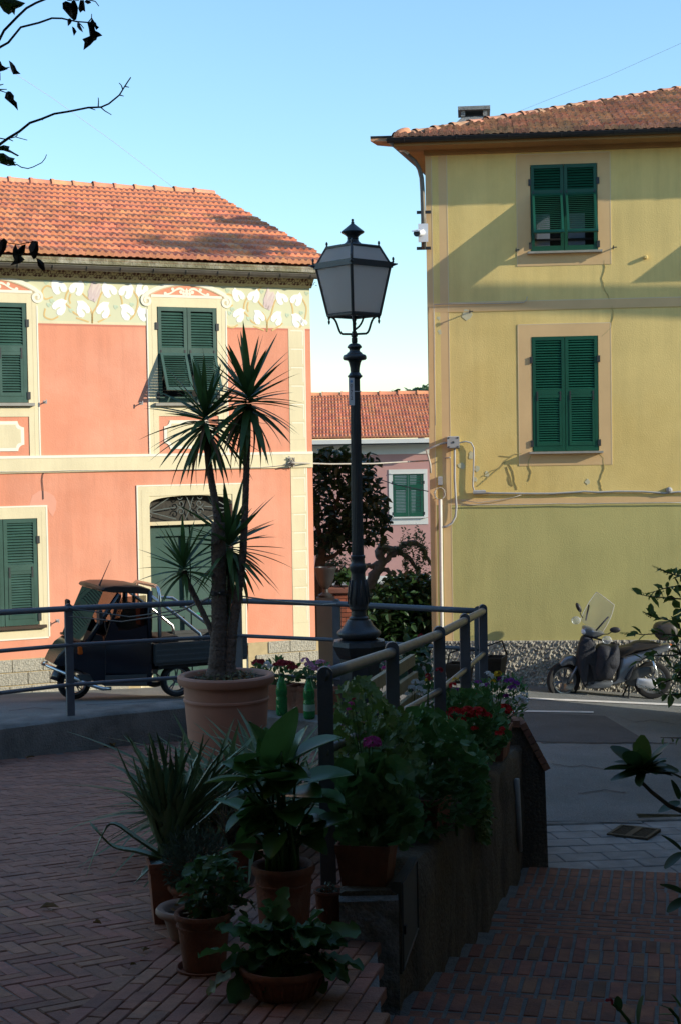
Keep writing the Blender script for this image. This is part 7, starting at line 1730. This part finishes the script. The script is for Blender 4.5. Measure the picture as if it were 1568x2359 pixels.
# gnarled pruned tree with thin new shoots
gy = 31.0; g0 = P(850,1420,gy); g0.z = -4.4; gt_ = tree_root('gnarled_tree', g0, 'gnarled pruned tree with arching bare branches in front of the small rear house')
def GP(px, py, dy=0.0): return P(px, py, gy+dy)-g0
def gbr(pts, r0, r1): 
    q = [GP(*p) for p in pts]; fine = []; rs = []
    for i in range(len(q)-1):
        for k in range(4): fine.append(q[i].lerp(q[i+1],k/4)+Vector((random.uniform(-.03,.03),0,random.uniform(-.03,.03)))); rs.append(lerp(r0,r1,(i+k/4)/(len(q)-1))*random.uniform(.85,1.2))
    fine.append(q[-1]); rs.append(r1); MB().tube(fine, rs, 8).build('branch', mat('grey_bark',(0.16,0.14,0.12),0.95,0.35,12,0.9,20) if 'grey_bark' not in bpy.data.materials else bpy.data.materials['grey_bark'], gt_, smooth=True)
gbr([(838,1420),(842,1365),(860,1325),(878,1300),(872,1270),(880,1255)],.13,.075)
gbr([(872,1310),(890,1290),(905,1275),(925,1272),(945,1290),(955,1310),(962,1325)],.065,.035)
gbr([(878,1258),(910,1268),(930,1255),(948,1247),(968,1258),(980,1275),(988,1300)],.065,.035)
gbr([(875,1300),(850,1305),(830,1310)],.06,.04); gbr([(880,1310),(905,1320),(912,1335)],.05,.03)
gbr([(760,1340),(765,1322),(775,1318),(790,1328),(810,1335)],.08,.06); gbr([(745,1310),(752,1300),(765,1303),(775,1318)],.045,.05); gbr([(778,1365),(780,1340),(776,1320)],.08,.07)
pts = []
rr = random.Random(6)
for (x0,y0,x1,y1) in ((905,1270,945,1285),(925,1262,975,1265),(955,1245,990,1310),(950,1290,965,1330),(870,1275,900,1275),(750,1300,810,1330),(970,1275,990,1380),(930,1300,950,1360),(760,1300,800,1320),(945,1340,990,1400)):
    for k in range(11):
        t = rr.random(); x, y = lerp(x0,x1,t), lerp(y0,y1,t); h = rr.uniform(12,48); lean = rr.uniform(-8,8)
        for j in range(16): f = rr.random(); pts.append(P(x+lean*f+rr.uniform(-2.5,2.5), y-h*f, gy+rr.uniform(-.2,.2))-g0)
cloud('new_shoots', m_olive, gt_, pts, leaf_oval(1,.45), 0.075, 61)
# hedge
hy = 24.5; h0 = P(920,1480,hy); h0.z = street_z(1,hy); hg = tree_root('hedge_bush', h0, 'dense dark green bush filling the alley beside the yellow house', 'bush')
pts = region_pts([(835,1490),(845,1400),(868,1350),(905,1325),(950,1318),(985,1330),(995,1400),(1000,1500),(900,1530)], hy-.7, hy+.7, 2600, 50)
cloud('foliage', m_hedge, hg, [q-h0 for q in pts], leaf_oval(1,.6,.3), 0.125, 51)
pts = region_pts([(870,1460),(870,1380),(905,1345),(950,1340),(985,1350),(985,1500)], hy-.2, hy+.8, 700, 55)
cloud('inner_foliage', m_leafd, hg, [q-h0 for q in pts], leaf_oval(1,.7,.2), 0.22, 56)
for k in range(5): MB().tube([(0.15*k-.3,0,-.3),(0.2*k-.4,.1,.8)],[.03,.015],6).build('stem', m_wood, hg)
# low leafy plants behind the lamp, with red blooms
lp = P(960,1560,12.5); lp.z = -2.36; lw = tree_root('leafy_plant', lp, 'leafy plant with a few red blooms behind the lamp pedestal', 'plant')
pts = region_pts([(880,1560),(890,1510),(930,1480),(985,1470),(995,1520),(985,1580),(930,1600)], 12.2, 12.8, 150, 70)
cloud('foliage', m_hedge, lw, [q-lp for q in pts], leaf_oval(1,.65), 0.09, 71)
heads(lw, [(967,1465,6,m_dred),(976,1470,5,m_dred),(884,1523,5,m_mag),(885,1540,7,m_mag)], 12.4)
# brick gate pier with cap and planter, and a dark gate
py_ = 23.6; q0 = P(767,1600,py_); pier = empty('gate_pier', (q0.x, py_, street_z(0,py_)-.2)); tag(pier, 'red brick gate pier with a stone cap in the alley, behind the lamp', 'gate pier')
pw = P(830,1500,py_).x-P(770,1500,py_).x; ph_ = P(800,1368,py_).z-pier.location.z
MB().box(0.01,pw-.01,0.01,.39,0,ph_).build('core', m_mortar, pier)
bmz = MB().bbox(0.003,.217,0,.11,0,.062,.004).mesh('brick'); bmz.materials.append(mat('pier_brick',(0.28,0.085,0.045),.85,.2,10,rnd=.25))
r_ = 0; z = 0.0
while z < ph_-.06:
    x = -.11 if r_ % 2 else 0.0
    while x < pw-.05:
        if x >= -0.01: 
            o = ob('brick', bmz, None, pier); o.location = (x,-.005,z)
            if x+.217 > pw: o.scale = ((pw-x)/.22,1,1)
        else:
            o = ob('brick', bmz, None, pier); o.location = (0,-.005,z); o.scale = (.5,1,1)
        x += .22
    z += .072; r_ += 1
MB().bbox(-.05,pw+.05,-.05,.45,ph_,ph_+.10,.02).build('cap', mat('pier_cap',(0.16,0.07,0.05),.8,.2,8), pier)
ip = tree_root('pier_plant', pier.location+Vector((pw/2,.2,ph_+.1)), 'small green plant on top of the brick gate pier', 'plant'); cloud('foliage', m_hedge, ip, shell_pts((0,0,.08),(.28,.2,.16),150,seed=3,zmin=-.2), leaf_oval(1,.7), .12, 4)
gq = P(730,1600,py_+.3); gate = empty('dark_gate', (gq.x, py_+.3, street_z(0,py_)-.2)); tag(gate, 'dark iron gate between the pink house corner and the brick pier', 'gate')
gw = q0.x-gq.x; gh = P(745,1312,py_).z-gate.location.z
for k in range(6): MB().box(gw*k/5-.012,gw*k/5+.012,-.01,.01,0,gh).build('bar', m_gutd, gate)
for z in (0.1,gh*.5,gh-.05): MB().box(0,gw,.011,.02,z,z+.05).build('cross_bar', m_gutd, gate)
MB().quad((0,.03,0),(gw,.03,0),(gw,.03,gh*.95),(0,.03,gh*.95)).build('backing', m_gutd, gate)
# letter box silhouette on the pier side
lbx = P(750,1375,py_-.25)
um = MB(); um.lathe([(.10,0),(.11,.03),(.05,.07),(.045,.12),(.09,.18),(.135,.28),(.155,.40),(.175,.43),(.175,.46),(.14,.46),(.13,.42)], n=18, cap1=False)
o = um.build('garden_urn', m_gutd, None, auto=40); o.location = lbx; tag(o, 'dark garden urn against the pink house corner in the alley', 'urn')
pm_ = MB().box(-.14,.14,-.14,.14,0,lbx.z-street_z(lbx.x,lbx.y)-.002).build('urn_plinth', m_gutd); pm_.location = (lbx.x,lbx.y,street_z(lbx.x,lbx.y)); tag(pm_, 'dark square plinth under the garden urn in the alley', 'plinth')
# alley side wall in shade behind the greenery
aw = MB(); a0 = P(700,1600,33); a1 = P(1010,1600,33); aw.box(a0.x,a1.x,33,33.3,-5,-3.2); tag(aw.build('alley_wall', m_stone), 'low grey stone wall closing the alley behind the trees', 'wall')
far_t = P(960,905,75); ft = tree_root('far_tree', Vector((far_t.x,75,-6)), 'distant tree crown peeking over the rear house roof')
cloud('crown', m_hedge, ft, [q-Vector((far_t.x,75,-6)) for q in region_pts([(930,915),(935,905),(950,900),(965,896),(985,893),(990,915)],74,76,160,90)]+[q-Vector((far_t.x,75,-6)) for q in region_pts([(905,912),(905,905),(915,903),(920,912)],74,76,30,91)], leaf_oval(1,.6), .35, 92)
MB().tube([(0,0,0),(.1,0,4),(.2,0,8.6)],[.3,.25,.1],8).build('trunk', m_wood, ft)

# ------------------------------------------------------------------ vine branches hanging in at the top left
vy = 3.2; v0 = P(-120,400,vy); vn = tree_root('vine', v0, 'bare vine shoots with dark withered leaves hanging in at the upper left', 'vine')
def VP(px, py, dy=0.0): return P(px, py, vy+dy)-v0
def shoot(pts, r0, r1): 
    q = [VP(*p) for p in pts]; n = len(q); MB().tube(q, [lerp(r0,r1,i/(n-1)) for i in range(n)], 7).build('shoot', m_wood, vn, smooth=True)
def cr(cx, cy): return (cx*.2204, cy*.2204)      # crop (600 px wide) -> working pixels
shoot([(-60,160)]+[cr(*p) for p in ((0,410),(45,320),(185,175),(280,85),(380,30),(480,-10))]+[(125,-20)],.0030,.0022)
shoot([(-60,140)]+[cr(*p) for p in ((0,495),(90,445),(220,285),(410,238),(545,190),(650,192),(705,205),(800,225),(925,235))],.0028,.0014)
shoot([(-70,380)]+[cr(*p) for p in ((0,1510),(90,1445),(205,1375),(315,1285),(435,1245),(570,1190),(725,1165),(925,1125),(1060,1120),(1140,1085),(1250,995),(1290,930),(1335,860),(1370,808))],.0032,.0012)
for a in (((1030,1110),(1033,1060),(1030,1020)),((1060,1125),(1100,1160),(1168,1200)),((1285,930),(1270,890),(1247,867)),((1315,905),(1352,912)),((1250,993),(1297,1005)),((930,1125),(1000,1150)),((435,1245),(452,1256)),((0,1445),(60,1455),(165,1432),(288,1465)),((90,1450),(140,1475)),((165,1432),(190,1405)),((0,1700),(90,1730),(180,1720),(225,1748),(295,1762),(350,1745),(440,1700),(475,1655),(490,1615)),((925,235),(960,190),(962,145)),((800,220),(850,260),(880,297)),((705,0),(760,10),(830,5)),((940,0),(1000,15),(1037,65)),((0,890),(40,880)),((0,935),(75,934)),((0,945),(65,968)),((60,712),(105,702)),((0,1640),(170,1700)),((0,760),(5,840))):
    shoot([cr(*p) for p in a], .0014, .0008)
def vleaf(poly, matl, seed):
    """withered leaf traced as a crumpled, curled blade with depth"""
    rr = random.Random(seed); pts = [cr(*p) for p in poly]; cx = sum(p[0] for p in pts)/len(pts); cy = sum(p[1] for p in pts)/len(pts)
    out = [VP(x, y, rr.uniform(-.02,.02)) for x, y in pts]; mid = [VP(lerp(cx,x,.5), lerp(cy,y,.5), rr.uniform(-.012,.012)-.01) for x, y in pts]; c = VP(cx, cy, -.018); n = len(out)
    back = [q+Vector((0,.002,0)) for q in out]; m = MB()
    m.add([c]+mid+out, [(0,1+i,1+(i+1)%n) for i in range(n)]+[(1+i,1+n+i,1+n+(i+1)%n,1+(i+1)%n) for i in range(n)])
    m.build('leaf', matl, vn)
dk = mat('withered_leaf',(0.022,0.014,0.009),0.8,0.3,60); gl = mat('vine_leaf',(0.06,0.12,0.025),0.5,0.3,60,trans=0.35)
for i, (pl_, mt_) in enumerate((
  ([(655,30),(690,10),(745,30),(775,-10),(800,30),(820,80),(815,140),(800,205),(775,215),(745,190),(710,150),(658,90)],dk),([(840,0),(880,0),(890,60),(895,125),(870,110),(840,135),(820,90)],dk),([(885,20),(905,-5),(940,5),(958,30),(920,45)],dk),
  ([(705,200),(735,190),(760,215),(740,250),(712,275)],dk),([(755,275),(780,290),(805,330),(775,378),(760,320)],dk),([(808,240),(835,250),(860,300),(872,340),(830,310),(808,280)],dk),
  ([(915,240),(950,225),(985,260),(1000,320),(1040,340),(1075,372),(1020,390),(1010,418),(985,430),(950,470),(875,525),(885,440),(862,408),(900,400),(940,375),(930,300)],dk),([(965,185),(990,225),(1008,240),(1015,265),(1040,285),(1010,315),(985,270),(950,225)],dk),
  ([(95,630),(130,655),(160,690),(180,735),(220,773),(140,778),(115,720)],dk),([(-20,640),(10,640),(25,680),(90,720),(40,740),(-20,755)],dk),([(-20,760),(5,800),(0,850),(-20,850)],dk),
  ([(65,965),(90,952),(115,958),(150,1000),(148,1040),(180,1070),(192,1158),(150,1110),(90,1060),(50,1025)],dk),
  ([(-30,-20),(60,-20),(150,-10),(270,32),(225,70),(165,95),(155,160),(130,130),(95,155),(40,120),(0,60)],gl),([(-30,1540),(40,1515),(105,1530),(95,1560),(160,1600),(205,1625),(185,1635),(120,1600),(40,1575),(-30,1570)],gl),([(-30,1600),(40,1600),(100,1640),(160,1655),(145,1680),(170,1735),(90,1720),(30,1715),(-10,1680)],gl))): vleaf(pl_, mt_, i)
# lower hanging withered leaves (in front of the gutter)
def cr2(cx, cy): return (cx*.2304/1.0, 575.8+cy*.1469)   # crop (0,1000,400) -> working px
for i, pl_ in enumerate(([(0,1005-560)] and [(-5,560),(10,548),(18,556),(14,575),(2,592),(-8,600)],[(30,575),(36,562),(42,574),(50,566),(60,562),(58,580),(50,590),(58,598),(48,606),(40,608),(24,612),(34,600),(30,590)],[(66,570),(74,555),(88,556),(90,575),(84,594),(78,598),(70,585)],[(84,594),(94,598),(102,606),(105,622),(98,624),(88,612)])):
    rr = random.Random(i); cx = sum(p[0] for p in pl_)/len(pl_); cy = sum(p[1] for p in pl_)/len(pl_); out = [VP(x,y,rr.uniform(-.02,.02)) for x,y in pl_]; c = VP(cx,cy,-.02); n = len(out)
    MB().add([c]+out,[(0,1+k,1+(k+1)%n) for k in range(n)]).build('leaf', dk, vn)
q = [VP(*p) for p in ((-60,540),(-10,548),(20,560),(45,563),(75,557),(85,556))]; MB().tube(q,.0011,5).build('shoot', m_wood, vn)
q = [VP(*p) for p in ((52,552),(48,542),(51,556))]

# ------------------------------------------------------------------ shrubs reaching in from the right
def rshrub(name, label, Y, base, twigs, leafsz, seed, matl, n_leaf, spikes=()):
    b = P(*base, Y); o = tree_root(name, b, label, 'shrub'); rr = random.Random(seed); lv = leaf_oval(1,.5,.35); lm = MB()
    lme = MB().add(*lv).mesh('leaf'); lme.materials.append(matl)
    for tw in twigs:
        q = [P(x,y,Y+rr.uniform(-.06,.06))-b for x,y in tw]; MB().tube(q,[lerp(.006,.0022,i/(len(q)-1)) for i in range(len(q))],5).build('twig', m_wood, o, smooth=True)
        for k in range(n_leaf):
            t = (k+.6)/n_leaf*(len(q)-1); i = min(int(t),len(q)-2); p = q[i].lerp(q[i+1],t-i); d = (q[i+1]-q[i]).normalized()*.5+Vector((rr.uniform(-1,1),rr.uniform(-1,1),rr.uniform(-.9,.8)))
            ob('leaf', lme, None, o, dir_mat(p,d,rr.uniform(-1,1),leafsz*rr.uniform(.6,1.25)))
    for sp in spikes:
        q0, q1 = P(*sp[0],Y)-b, P(*sp[1],Y)-b; m = MB(); d = (q1-q0)
        for k in range(34):
            t = k/33; a = k*2.4; off = Vector((math.cos(a)*.4,math.sin(a),.8*math.sin(a))); bake(m, lv[0], lv[1], dir_mat(q0+d*t, d.normalized()*.8+off*.9, 0, leafsz*.28*(1-.5*t)))
        m.build('flower_spike', matl, o)
    return o
rshrub('overhanging_shrub','leafy shrub twigs reaching in from the right, in front of the scooter',8.5,(1660,1560),
  [((1640,1420),(1590,1385),(1568,1380),(1540,1378),(1520,1376),(1495,1374),(1475,1370)),((1640,1370),(1568,1350),(1545,1352),(1520,1358),(1500,1365)),((1640,1330),(1580,1328),(1555,1325),(1540,1320),(1520,1312)),
   ((1640,1480),(1590,1450),(1568,1432),(1545,1430),(1520,1425),(1500,1420),(1490,1412)),((1640,1500),(1580,1470),(1545,1462),(1510,1460),(1480,1462),(1460,1460)),((1640,1530),(1585,1500),(1550,1510),(1520,1510),(1490,1512),(1470,1525)),((1640,1560),(1580,1560),(1550,1565),(1520,1575),(1500,1590)),((1640,1620),(1590,1590),(1560,1600),(1530,1600)),((1620,1480),(1580,1470),(1560,1440),(1545,1420)),((1620,1560),(1575,1530),(1560,1490),(1550,1470)),((1620,1600),(1580,1570),(1560,1550),(1545,1535)),((1640,1540),(1590,1520),(1568,1540),(1545,1585)),((1630,1450),(1590,1440),(1575,1410),(1565,1400))],
  0.074, 3, m_leaff, 14, (((1520,1380),(1452,1358)),((1540,1322),(1502,1304)),((1500,1422),(1480,1410)),((1465,1462),(1428,1458)),((1530,1600),(1470,1578))))
rshrub('thin_twig_shrub','short thin leafy twig at the right edge above the grey road',8.0,(1640,1700),[((1620,1702),(1580,1700),(1550,1700),(1520,1699))],0.06,5,m_leaff,5)
# pittosporum-like rosette on a bent stem
ry = 6.0; rb0 = P(1640,1900,ry); ro = tree_root('rosette_shrub', rb0, 'dark rosette of glossy leaves on a bent stem at the right edge, against the road', 'shrub')
q = [P(x,y,ry)-rb0 for x,y in ((1640,1890),(1568,1868),(1540,1856),(1500,1825),(1480,1805),(1470,1790))]; MB().tube(q,[.012,.010,.009,.008,.0075,.007],7).build('stem', m_wood, ro, smooth=True)
rr = random.Random(4); lme = blade(1.0,.52,.12,.2,7,tip=.55).mesh('leaf',smooth=True); lme.materials.append(m_hedge); lme2 = blade(1.0,.52,.12,.2,7,tip=.55).mesh('leaf',smooth=True); lme2.materials.append(m_leaff)
for i, d in enumerate(((-1,0,.35),(-1,.2,.1),(-.9,-.3,-.05),(-.7,.4,.6),(-.2,-.2,1),(.05,.1,1),(.5,-.1,.7),(.9,.1,.45),(1,-.2,.2),(1,.2,.05),(.9,0,-.1),(-.6,-.6,.3),(.3,-.9,.2),(-.3,-.8,-.3),(.6,-.6,.3),(-.9,.1,-.15),(-.5,.5,.3),(.2,.7,.5),(.7,.5,.2),(-.1,.6,.8),(-.5,-.5,.7),(.4,-.5,.8),(.8,-.4,-.05))):
    ob('leaf', lme2 if i in (4,5) else lme, None, ro, dir_mat(P(1480+rr.uniform(-8,8),1775+rr.uniform(-8,8),ry)-rb0, d, rr.uniform(-.6,.6), rr.uniform(.10,.15)))
for i, ((px,py),d) in enumerate((((1525,1775),(.8,0,-.3)),((1545,1800),(.6,-.2,-.8)),((1560,1840),(-.2,-.3,.8)),((1568,1960),(-.6,0,.6)),((1570,1965),(-.8,-.2,-.5)),((1575,2060),(-.9,0,.5)),((1578,2070),(-.8,-.2,-.4)),((1565,1850),(-.5,.2,-.2)))):
    ob('leaf', lme, None, ro, dir_mat(P(px,py,ry)-rb0, d, rr.uniform(-.6,.6), rr.uniform(.09,.13)))
# plants poking up at the bottom right corner
by_ = 4.6; bb0 = P(1500,2460,by_); bo_ = tree_root('corner_plant', bb0, 'young shoots poking up at the bottom right corner above the steps', 'plant')
def BP(px, py): return P(px, py, by_)-bb0
MB().tube([BP(1480,2420),BP(1445,2350),BP(1425,2325),BP(1408,2312)],[.006,.006,.005,.004],6).build('stem', m_leaff, bo_, smooth=True); flower_head(bo_, BP(1402,2308), .012, m_dred, 8, 1, .6, 'bud')
for (px,py,L,d) in ((1470,2365,.10,(.02,-.1,1)),(1425,2330,.05,(-.1,0,1)),(1550,2330,.05,(-.8,0,.5)),(1560,2340,.06,(-.7,.1,.1)),(1565,2320,.05,(-.4,0,.8)),(1555,2355,.05,(-.9,0,.2))):
    ob('leaf', lme if px < 1500 else lme2, None, bo_, dir_mat(BP(px,py), d, 1.4 if px < 1500 else .3, L))
MB().tube([BP(1475,2440),BP(1470,2365)],.005,5).build('stem', m_leaff, bo_); MB().tube([BP(1580,2420),BP(1560,2345),BP(1540,2322)],.005,5).build('stem', m_leaff, bo_)

# ------------------------------------------------------------------ wall clutter on the yellow house
def yw(px, py, d=-0.03): u, z = YL.uv(px, py, d); return YL.w(u, d, z)
def ythings(name, pts, r, matl, label, cat, d=-0.03, n=6):
    o = MB().tube([yw(x,y,d) for x,y in pts], r, n).build(name, matl, smooth=True); tag(o, label, cat); return o
ythings('wall_cable',[(1110,1136),(1130,1136),(1180,1136.5),(1220,1137),(1270,1137),(1320,1134),(1345,1132),(1375,1134),(1420,1132),(1480,1132.5),(1530,1136),(1560,1133),(1600,1133)],.016,m_greyb,'thick grey cable bundle running along the yellow house above the olive wall','cable')
ythings('wall_cable',[(1060,1164),(1090,1163),(1150,1163),(1210,1162),(1290,1160),(1345,1161),(1410,1159),(1470,1159),(1530,1158),(1600,1158)],.007,m_cable,'thin pale cable along the lower edge of the tan band on the yellow house','cable')
ythings('wall_cable',[(1062,1152),(1100,1158),(1150,1152),(1180,1146),(1200,1140)],.005,m_cable,'slack pale cable sagging below the grey bundle near the house corner','cable')
ythings('wall_cable',[(1002,980),(1001,920),(1000,850),(1000,780),(999,720),(1000,701),(1050,700),(1100,699),(1160,698.5),(1205,697),(1212,690),(1213,683)],.006,m_cable,'thin cable climbing the yellow house corner and turning along the string course','cable')
for i,(y) in enumerate(range(720,1000,20)):
    pass
bx_ = yw(1043,1019,-.06); jb = empty('junction_box', bx_, YL.a); tag(jb, 'square grey junction box on the yellow house near its corner', 'junction box')
MB().bbox(-.095,.095,-.05,.06,-.095,.095,.012).build('body', m_greyb, jb); MB().lathe([(.018,0),(.018,.006)],n=12).build('boss', m_grayp, jb, mw=Matrix.Translation((0,-.05,0)) @ Matrix.Rotation(R(90),4,'X'))
for x in (-.07,.07):
    for z in (-.07,.07): MB().box(x-.01,x+.01,-.056,-.049,z-.01,z+.01).build('screw', m_grayp, jb)
ythings('conduit',[(1046,1034),(1046,1060),(1046,1100),(1048,1140),(1050,1168),(1048,1190),(1040,1205),(1027,1213),(1019,1214)],.018,m_greyb,'grey flexible conduit looping down from the square junction box','conduit',-.05)
ythings('conduit',[(1056,1020),(1072,1017),(1084,1020),(1090,1032),(1090,1060),(1089,1090),(1088,1120),(1092,1134)],.012,m_greyb,'thin grey conduit dropping right of the junction box to the cable bundle','conduit',-.04)
ythings('conduit',[(1029,1020),(1015,1022),(1000,1028),(980,1036),(985,1050),(990,1070),(991,1090)],.016,m_cable,'pale conduit leaving the junction box round the house corner','conduit',-.07)
ythings('wall_pipe',[(1013,1150),(1013.5,1200),(1014,1260),(1015,1330),(1016,1400),(1017,1480),(1018,1540)],.030,m_pvc,'white plastic pipe running down the corner of the yellow house','pipe',-.05)
ib = yw(1013,1108,-.05); ib_ = MB().bbox(-.035,.035,-.04,.05,-.07,.07,.012).build('cable_box', m_greyb); ib_.location = ib; ib_.rotation_euler = (0,0,YL.a); tag(ib_, 'small upright grey box above the white pipe', 'cable box')
rr = random.Random(9); m = MB()
for k in range(7):
    a0 = rr.uniform(0,6); m.tube([yw(1012+13*math.cos(a0+t*.55)*rr.uniform(.8,1.1), 1137+14*math.sin(a0+t*.55), -.06+rr.uniform(-.02,.02)) for t in range(11)],.005,4)
tag(m.build('cable_coil', m_cable), 'loose coil of pale cable hanging at the yellow house corner', 'cable')
sp_ = yw(1103,1134,-.06); o = MB().bbox(-.10,.10,-.04,.04,-.03,.035,.015).build('cable_joint', m_greyb); o.location = sp_; o.rotation_euler = (0,0,YL.a); tag(o, 'grey cable joint at the left end of the cable bundle', 'cable joint')
o = MB().lathe([(.05,0),(.045,.04),(.02,.06)],n=12).build('wall_fitting', m_greyb); o.matrix_local = Matrix.Translation(yw(1540,1129,-.01)) @ Matrix.Rotation(R(90),4,'X'); tag(o,'small round grey fitting on the wall above the cables at right','fitting')
# cross wires between the houses
wire('overhead_wire',[PK.w(*pk3(700,1066,-.05)) if False else P(672,1066,22.0), P(760,1069,22.6), P(860,1068,23.2), P(985,1061,24.2), yw(1035,1054,-.1)],.012,m_cable,'pale cable spanning the alley from the pink house to the yellow house','cable')
wire('overhead_wire',[P(860,1100,27), P(905,1115,26), P(985,1132,24.3)],.008,m_cabled,'thin dark cable slanting down across the rear house window','cable')
wire('sky_wire',[P(-10,140,30),P(120,225,31),P(260,325,32),P(400,432,33)],.004,m_cable,'hair-thin wire crossing the sky above the pink roof','wire')
wire('sky_wire',[P(1600,85,40),P(1400,175,42),P(1180,262,44)],.004,m_cable,'hair-thin wire crossing the sky above the yellow house','wire')
# rope shadow caster: bracket wire hanging off pink house corner
# street light and camera on the yellow house corner
sl0 = yw(973,540,-.10); sla = empty('wall_street_light', sl0, YL.a); tag(sla, 'modern flat street light on a curved pole at the yellow house corner', 'street light')
def SLp(px, py, dy=0.0): 
    q = P(px, py, sl0.y+dy)-sl0; a_ = -YL.a; return Vector((q.x*math.cos(a_)-q.y*math.sin(a_), q.x*math.sin(a_)+q.y*math.cos(a_), q.z))
MB().tube([SLp(975,575),SLp(974,500),SLp(972,440),SLp(970,410),SLp(965,390),SLp(955,372),SLp(935,355),SLp(915,338)],[.038,.038,.037,.036,.036,.035,.034,.032],10).build('pole', m_gutter, sla, smooth=True)
MB().tube([SLp(939,356),SLp(925,346),SLp(912,336)],.036,10).build('pole_sleeve', m_pvc, sla, smooth=True)
a,b,c,d = SLp(852,318,-.15),SLp(905,318,-.12),SLp(914,332,.15),SLp(868,328,.15)
m = MB(); m.add([a,b,c,d]+[v-Vector((0,0,.05)) for v in (a,b,c,d)],[(0,1,2,3),(7,6,5,4),(0,4,5,1),(1,5,6,2),(2,6,7,3),(3,7,4,0)]); me = m.mesh('head'); fix_normals(me); ob('lamp_head', me, m_tiley, sla)
MB().tube([a+Vector((0,0,.01)),b+Vector((0,0,.02))],.018,6).build('lamp_rim', m_gutd, sla); MB().obox(SLp(910,328),Vector((.06,0,.0)),Vector((0,.08,0)),Vector((0,0,.05))).build('hinge_block', m_greyb, sla)
for y in (489,572): MB().obox(SLp(975,y),Vector((.11,0,0)),Vector((0,.02,0)),Vector((0,0,.022))).build('wall_bracket', m_gutd, sla)
cm0 = yw(968,535,-.22); cmr = empty('security_camera', cm0, YL.a); tag(cmr, 'white security camera mounted on the street light pole at the house corner', 'camera')
MB().box(-.04,.11,.06,.09,-.14,.14).build('back_plate', m_paper, cmr); MB().tube([(.03,.05,.0),(-.02,-.08,-.02),(-.05,-.16,-.04)],[.045,.05,.052],10).build('body', m_paper, cmr, smooth=True); MB().lathe([(.05,0),(.05,.02)],n=12).build('lens', m_gutd, cmr, mw=Matrix.Translation((-.055,-.175,-.045)) @ Matrix.Rotation(R(75),4,'X'))
MB().obox((-.04,-.12,.012),Vector((.06,0,0)),Vector((-.03,-.10,-.025)),Vector((0,0,.006))).build('sun_hood', m_paper, cmr)

# ------------------------------------------------------------------ unseen tree, added and shaped so its crown shades part of the pink roof
rp_ = PK.w(*[(lambda u_, z_: (u_, 1.1, z_))(*PK.uv(600,565,1.1))][0]); cc_ = rp_ + SUNV*12.5
ut0 = Vector((cc_.x+1.2, cc_.y+3.2, -4.2)); ut = tree_root('shade_caster_tree', ut0, 'unseen tree beyond the right edge, added to shade the pink roof')
MB().tube([(0,0,0),(0,-.1,4),(-.3,-.8,8),tuple(cc_-ut0-Vector((0,-.6,.2)))],[.22,.18,.14,.06],8).build('trunk', m_wood, ut)
perp = Vector((SUNV.y,-SUNV.x,0)).normalized()*-1
rr = random.Random(77); pts = []
for k in range(900):
    a = rr.uniform(-1,1); pts.append(cc_-ut0+perp*(a*0.95-0.75)+Vector((0,0,1))*(rr.gauss(0,.15)+.10*math.sin(a*5)) + SUNV*rr.uniform(-.6,.6))
cloud('crown', m_hedge, ut, pts, leaf_oval(1,.6), .22, 78)

# ------------------------------------------------------------------ unseen vine canopy added to block sky light over the camera's end (the shoots at upper left hang from it)
pg = empty('sky_block_canopy', (-1.5, 2.0, pave_z(2))); tag(pg, 'unseen vine canopy over the near end of the terrace, added to block sky light', 'sky_block_canopy'); pz_ = pave_z(2)
for x in (-4.6,-2.3,0.0,2.3,4.6): MB().box(x-.05,x+.05,-2.0,3.2,1.95-pz_,2.07-pz_).build('beam', m_wood, pg)
for (x,y) in ((-4.6,-1.9),(4.6,-1.9),(4.6,2.2)): MB().box(x-.06,x+.06,y-.06,y+.06,0,1.95-pz_).build('post', m_wood, pg)
rr = random.Random(91); pts = [Vector((rr.uniform(-5,5), rr.uniform(-2.0,3.3), 2.05-pz_+rr.gauss(0,.09)+.1)) for k in range(5200)]
cloud('foliage', m_leaf, pg, pts, leaf_lobed(.5,.15), .26, 92)
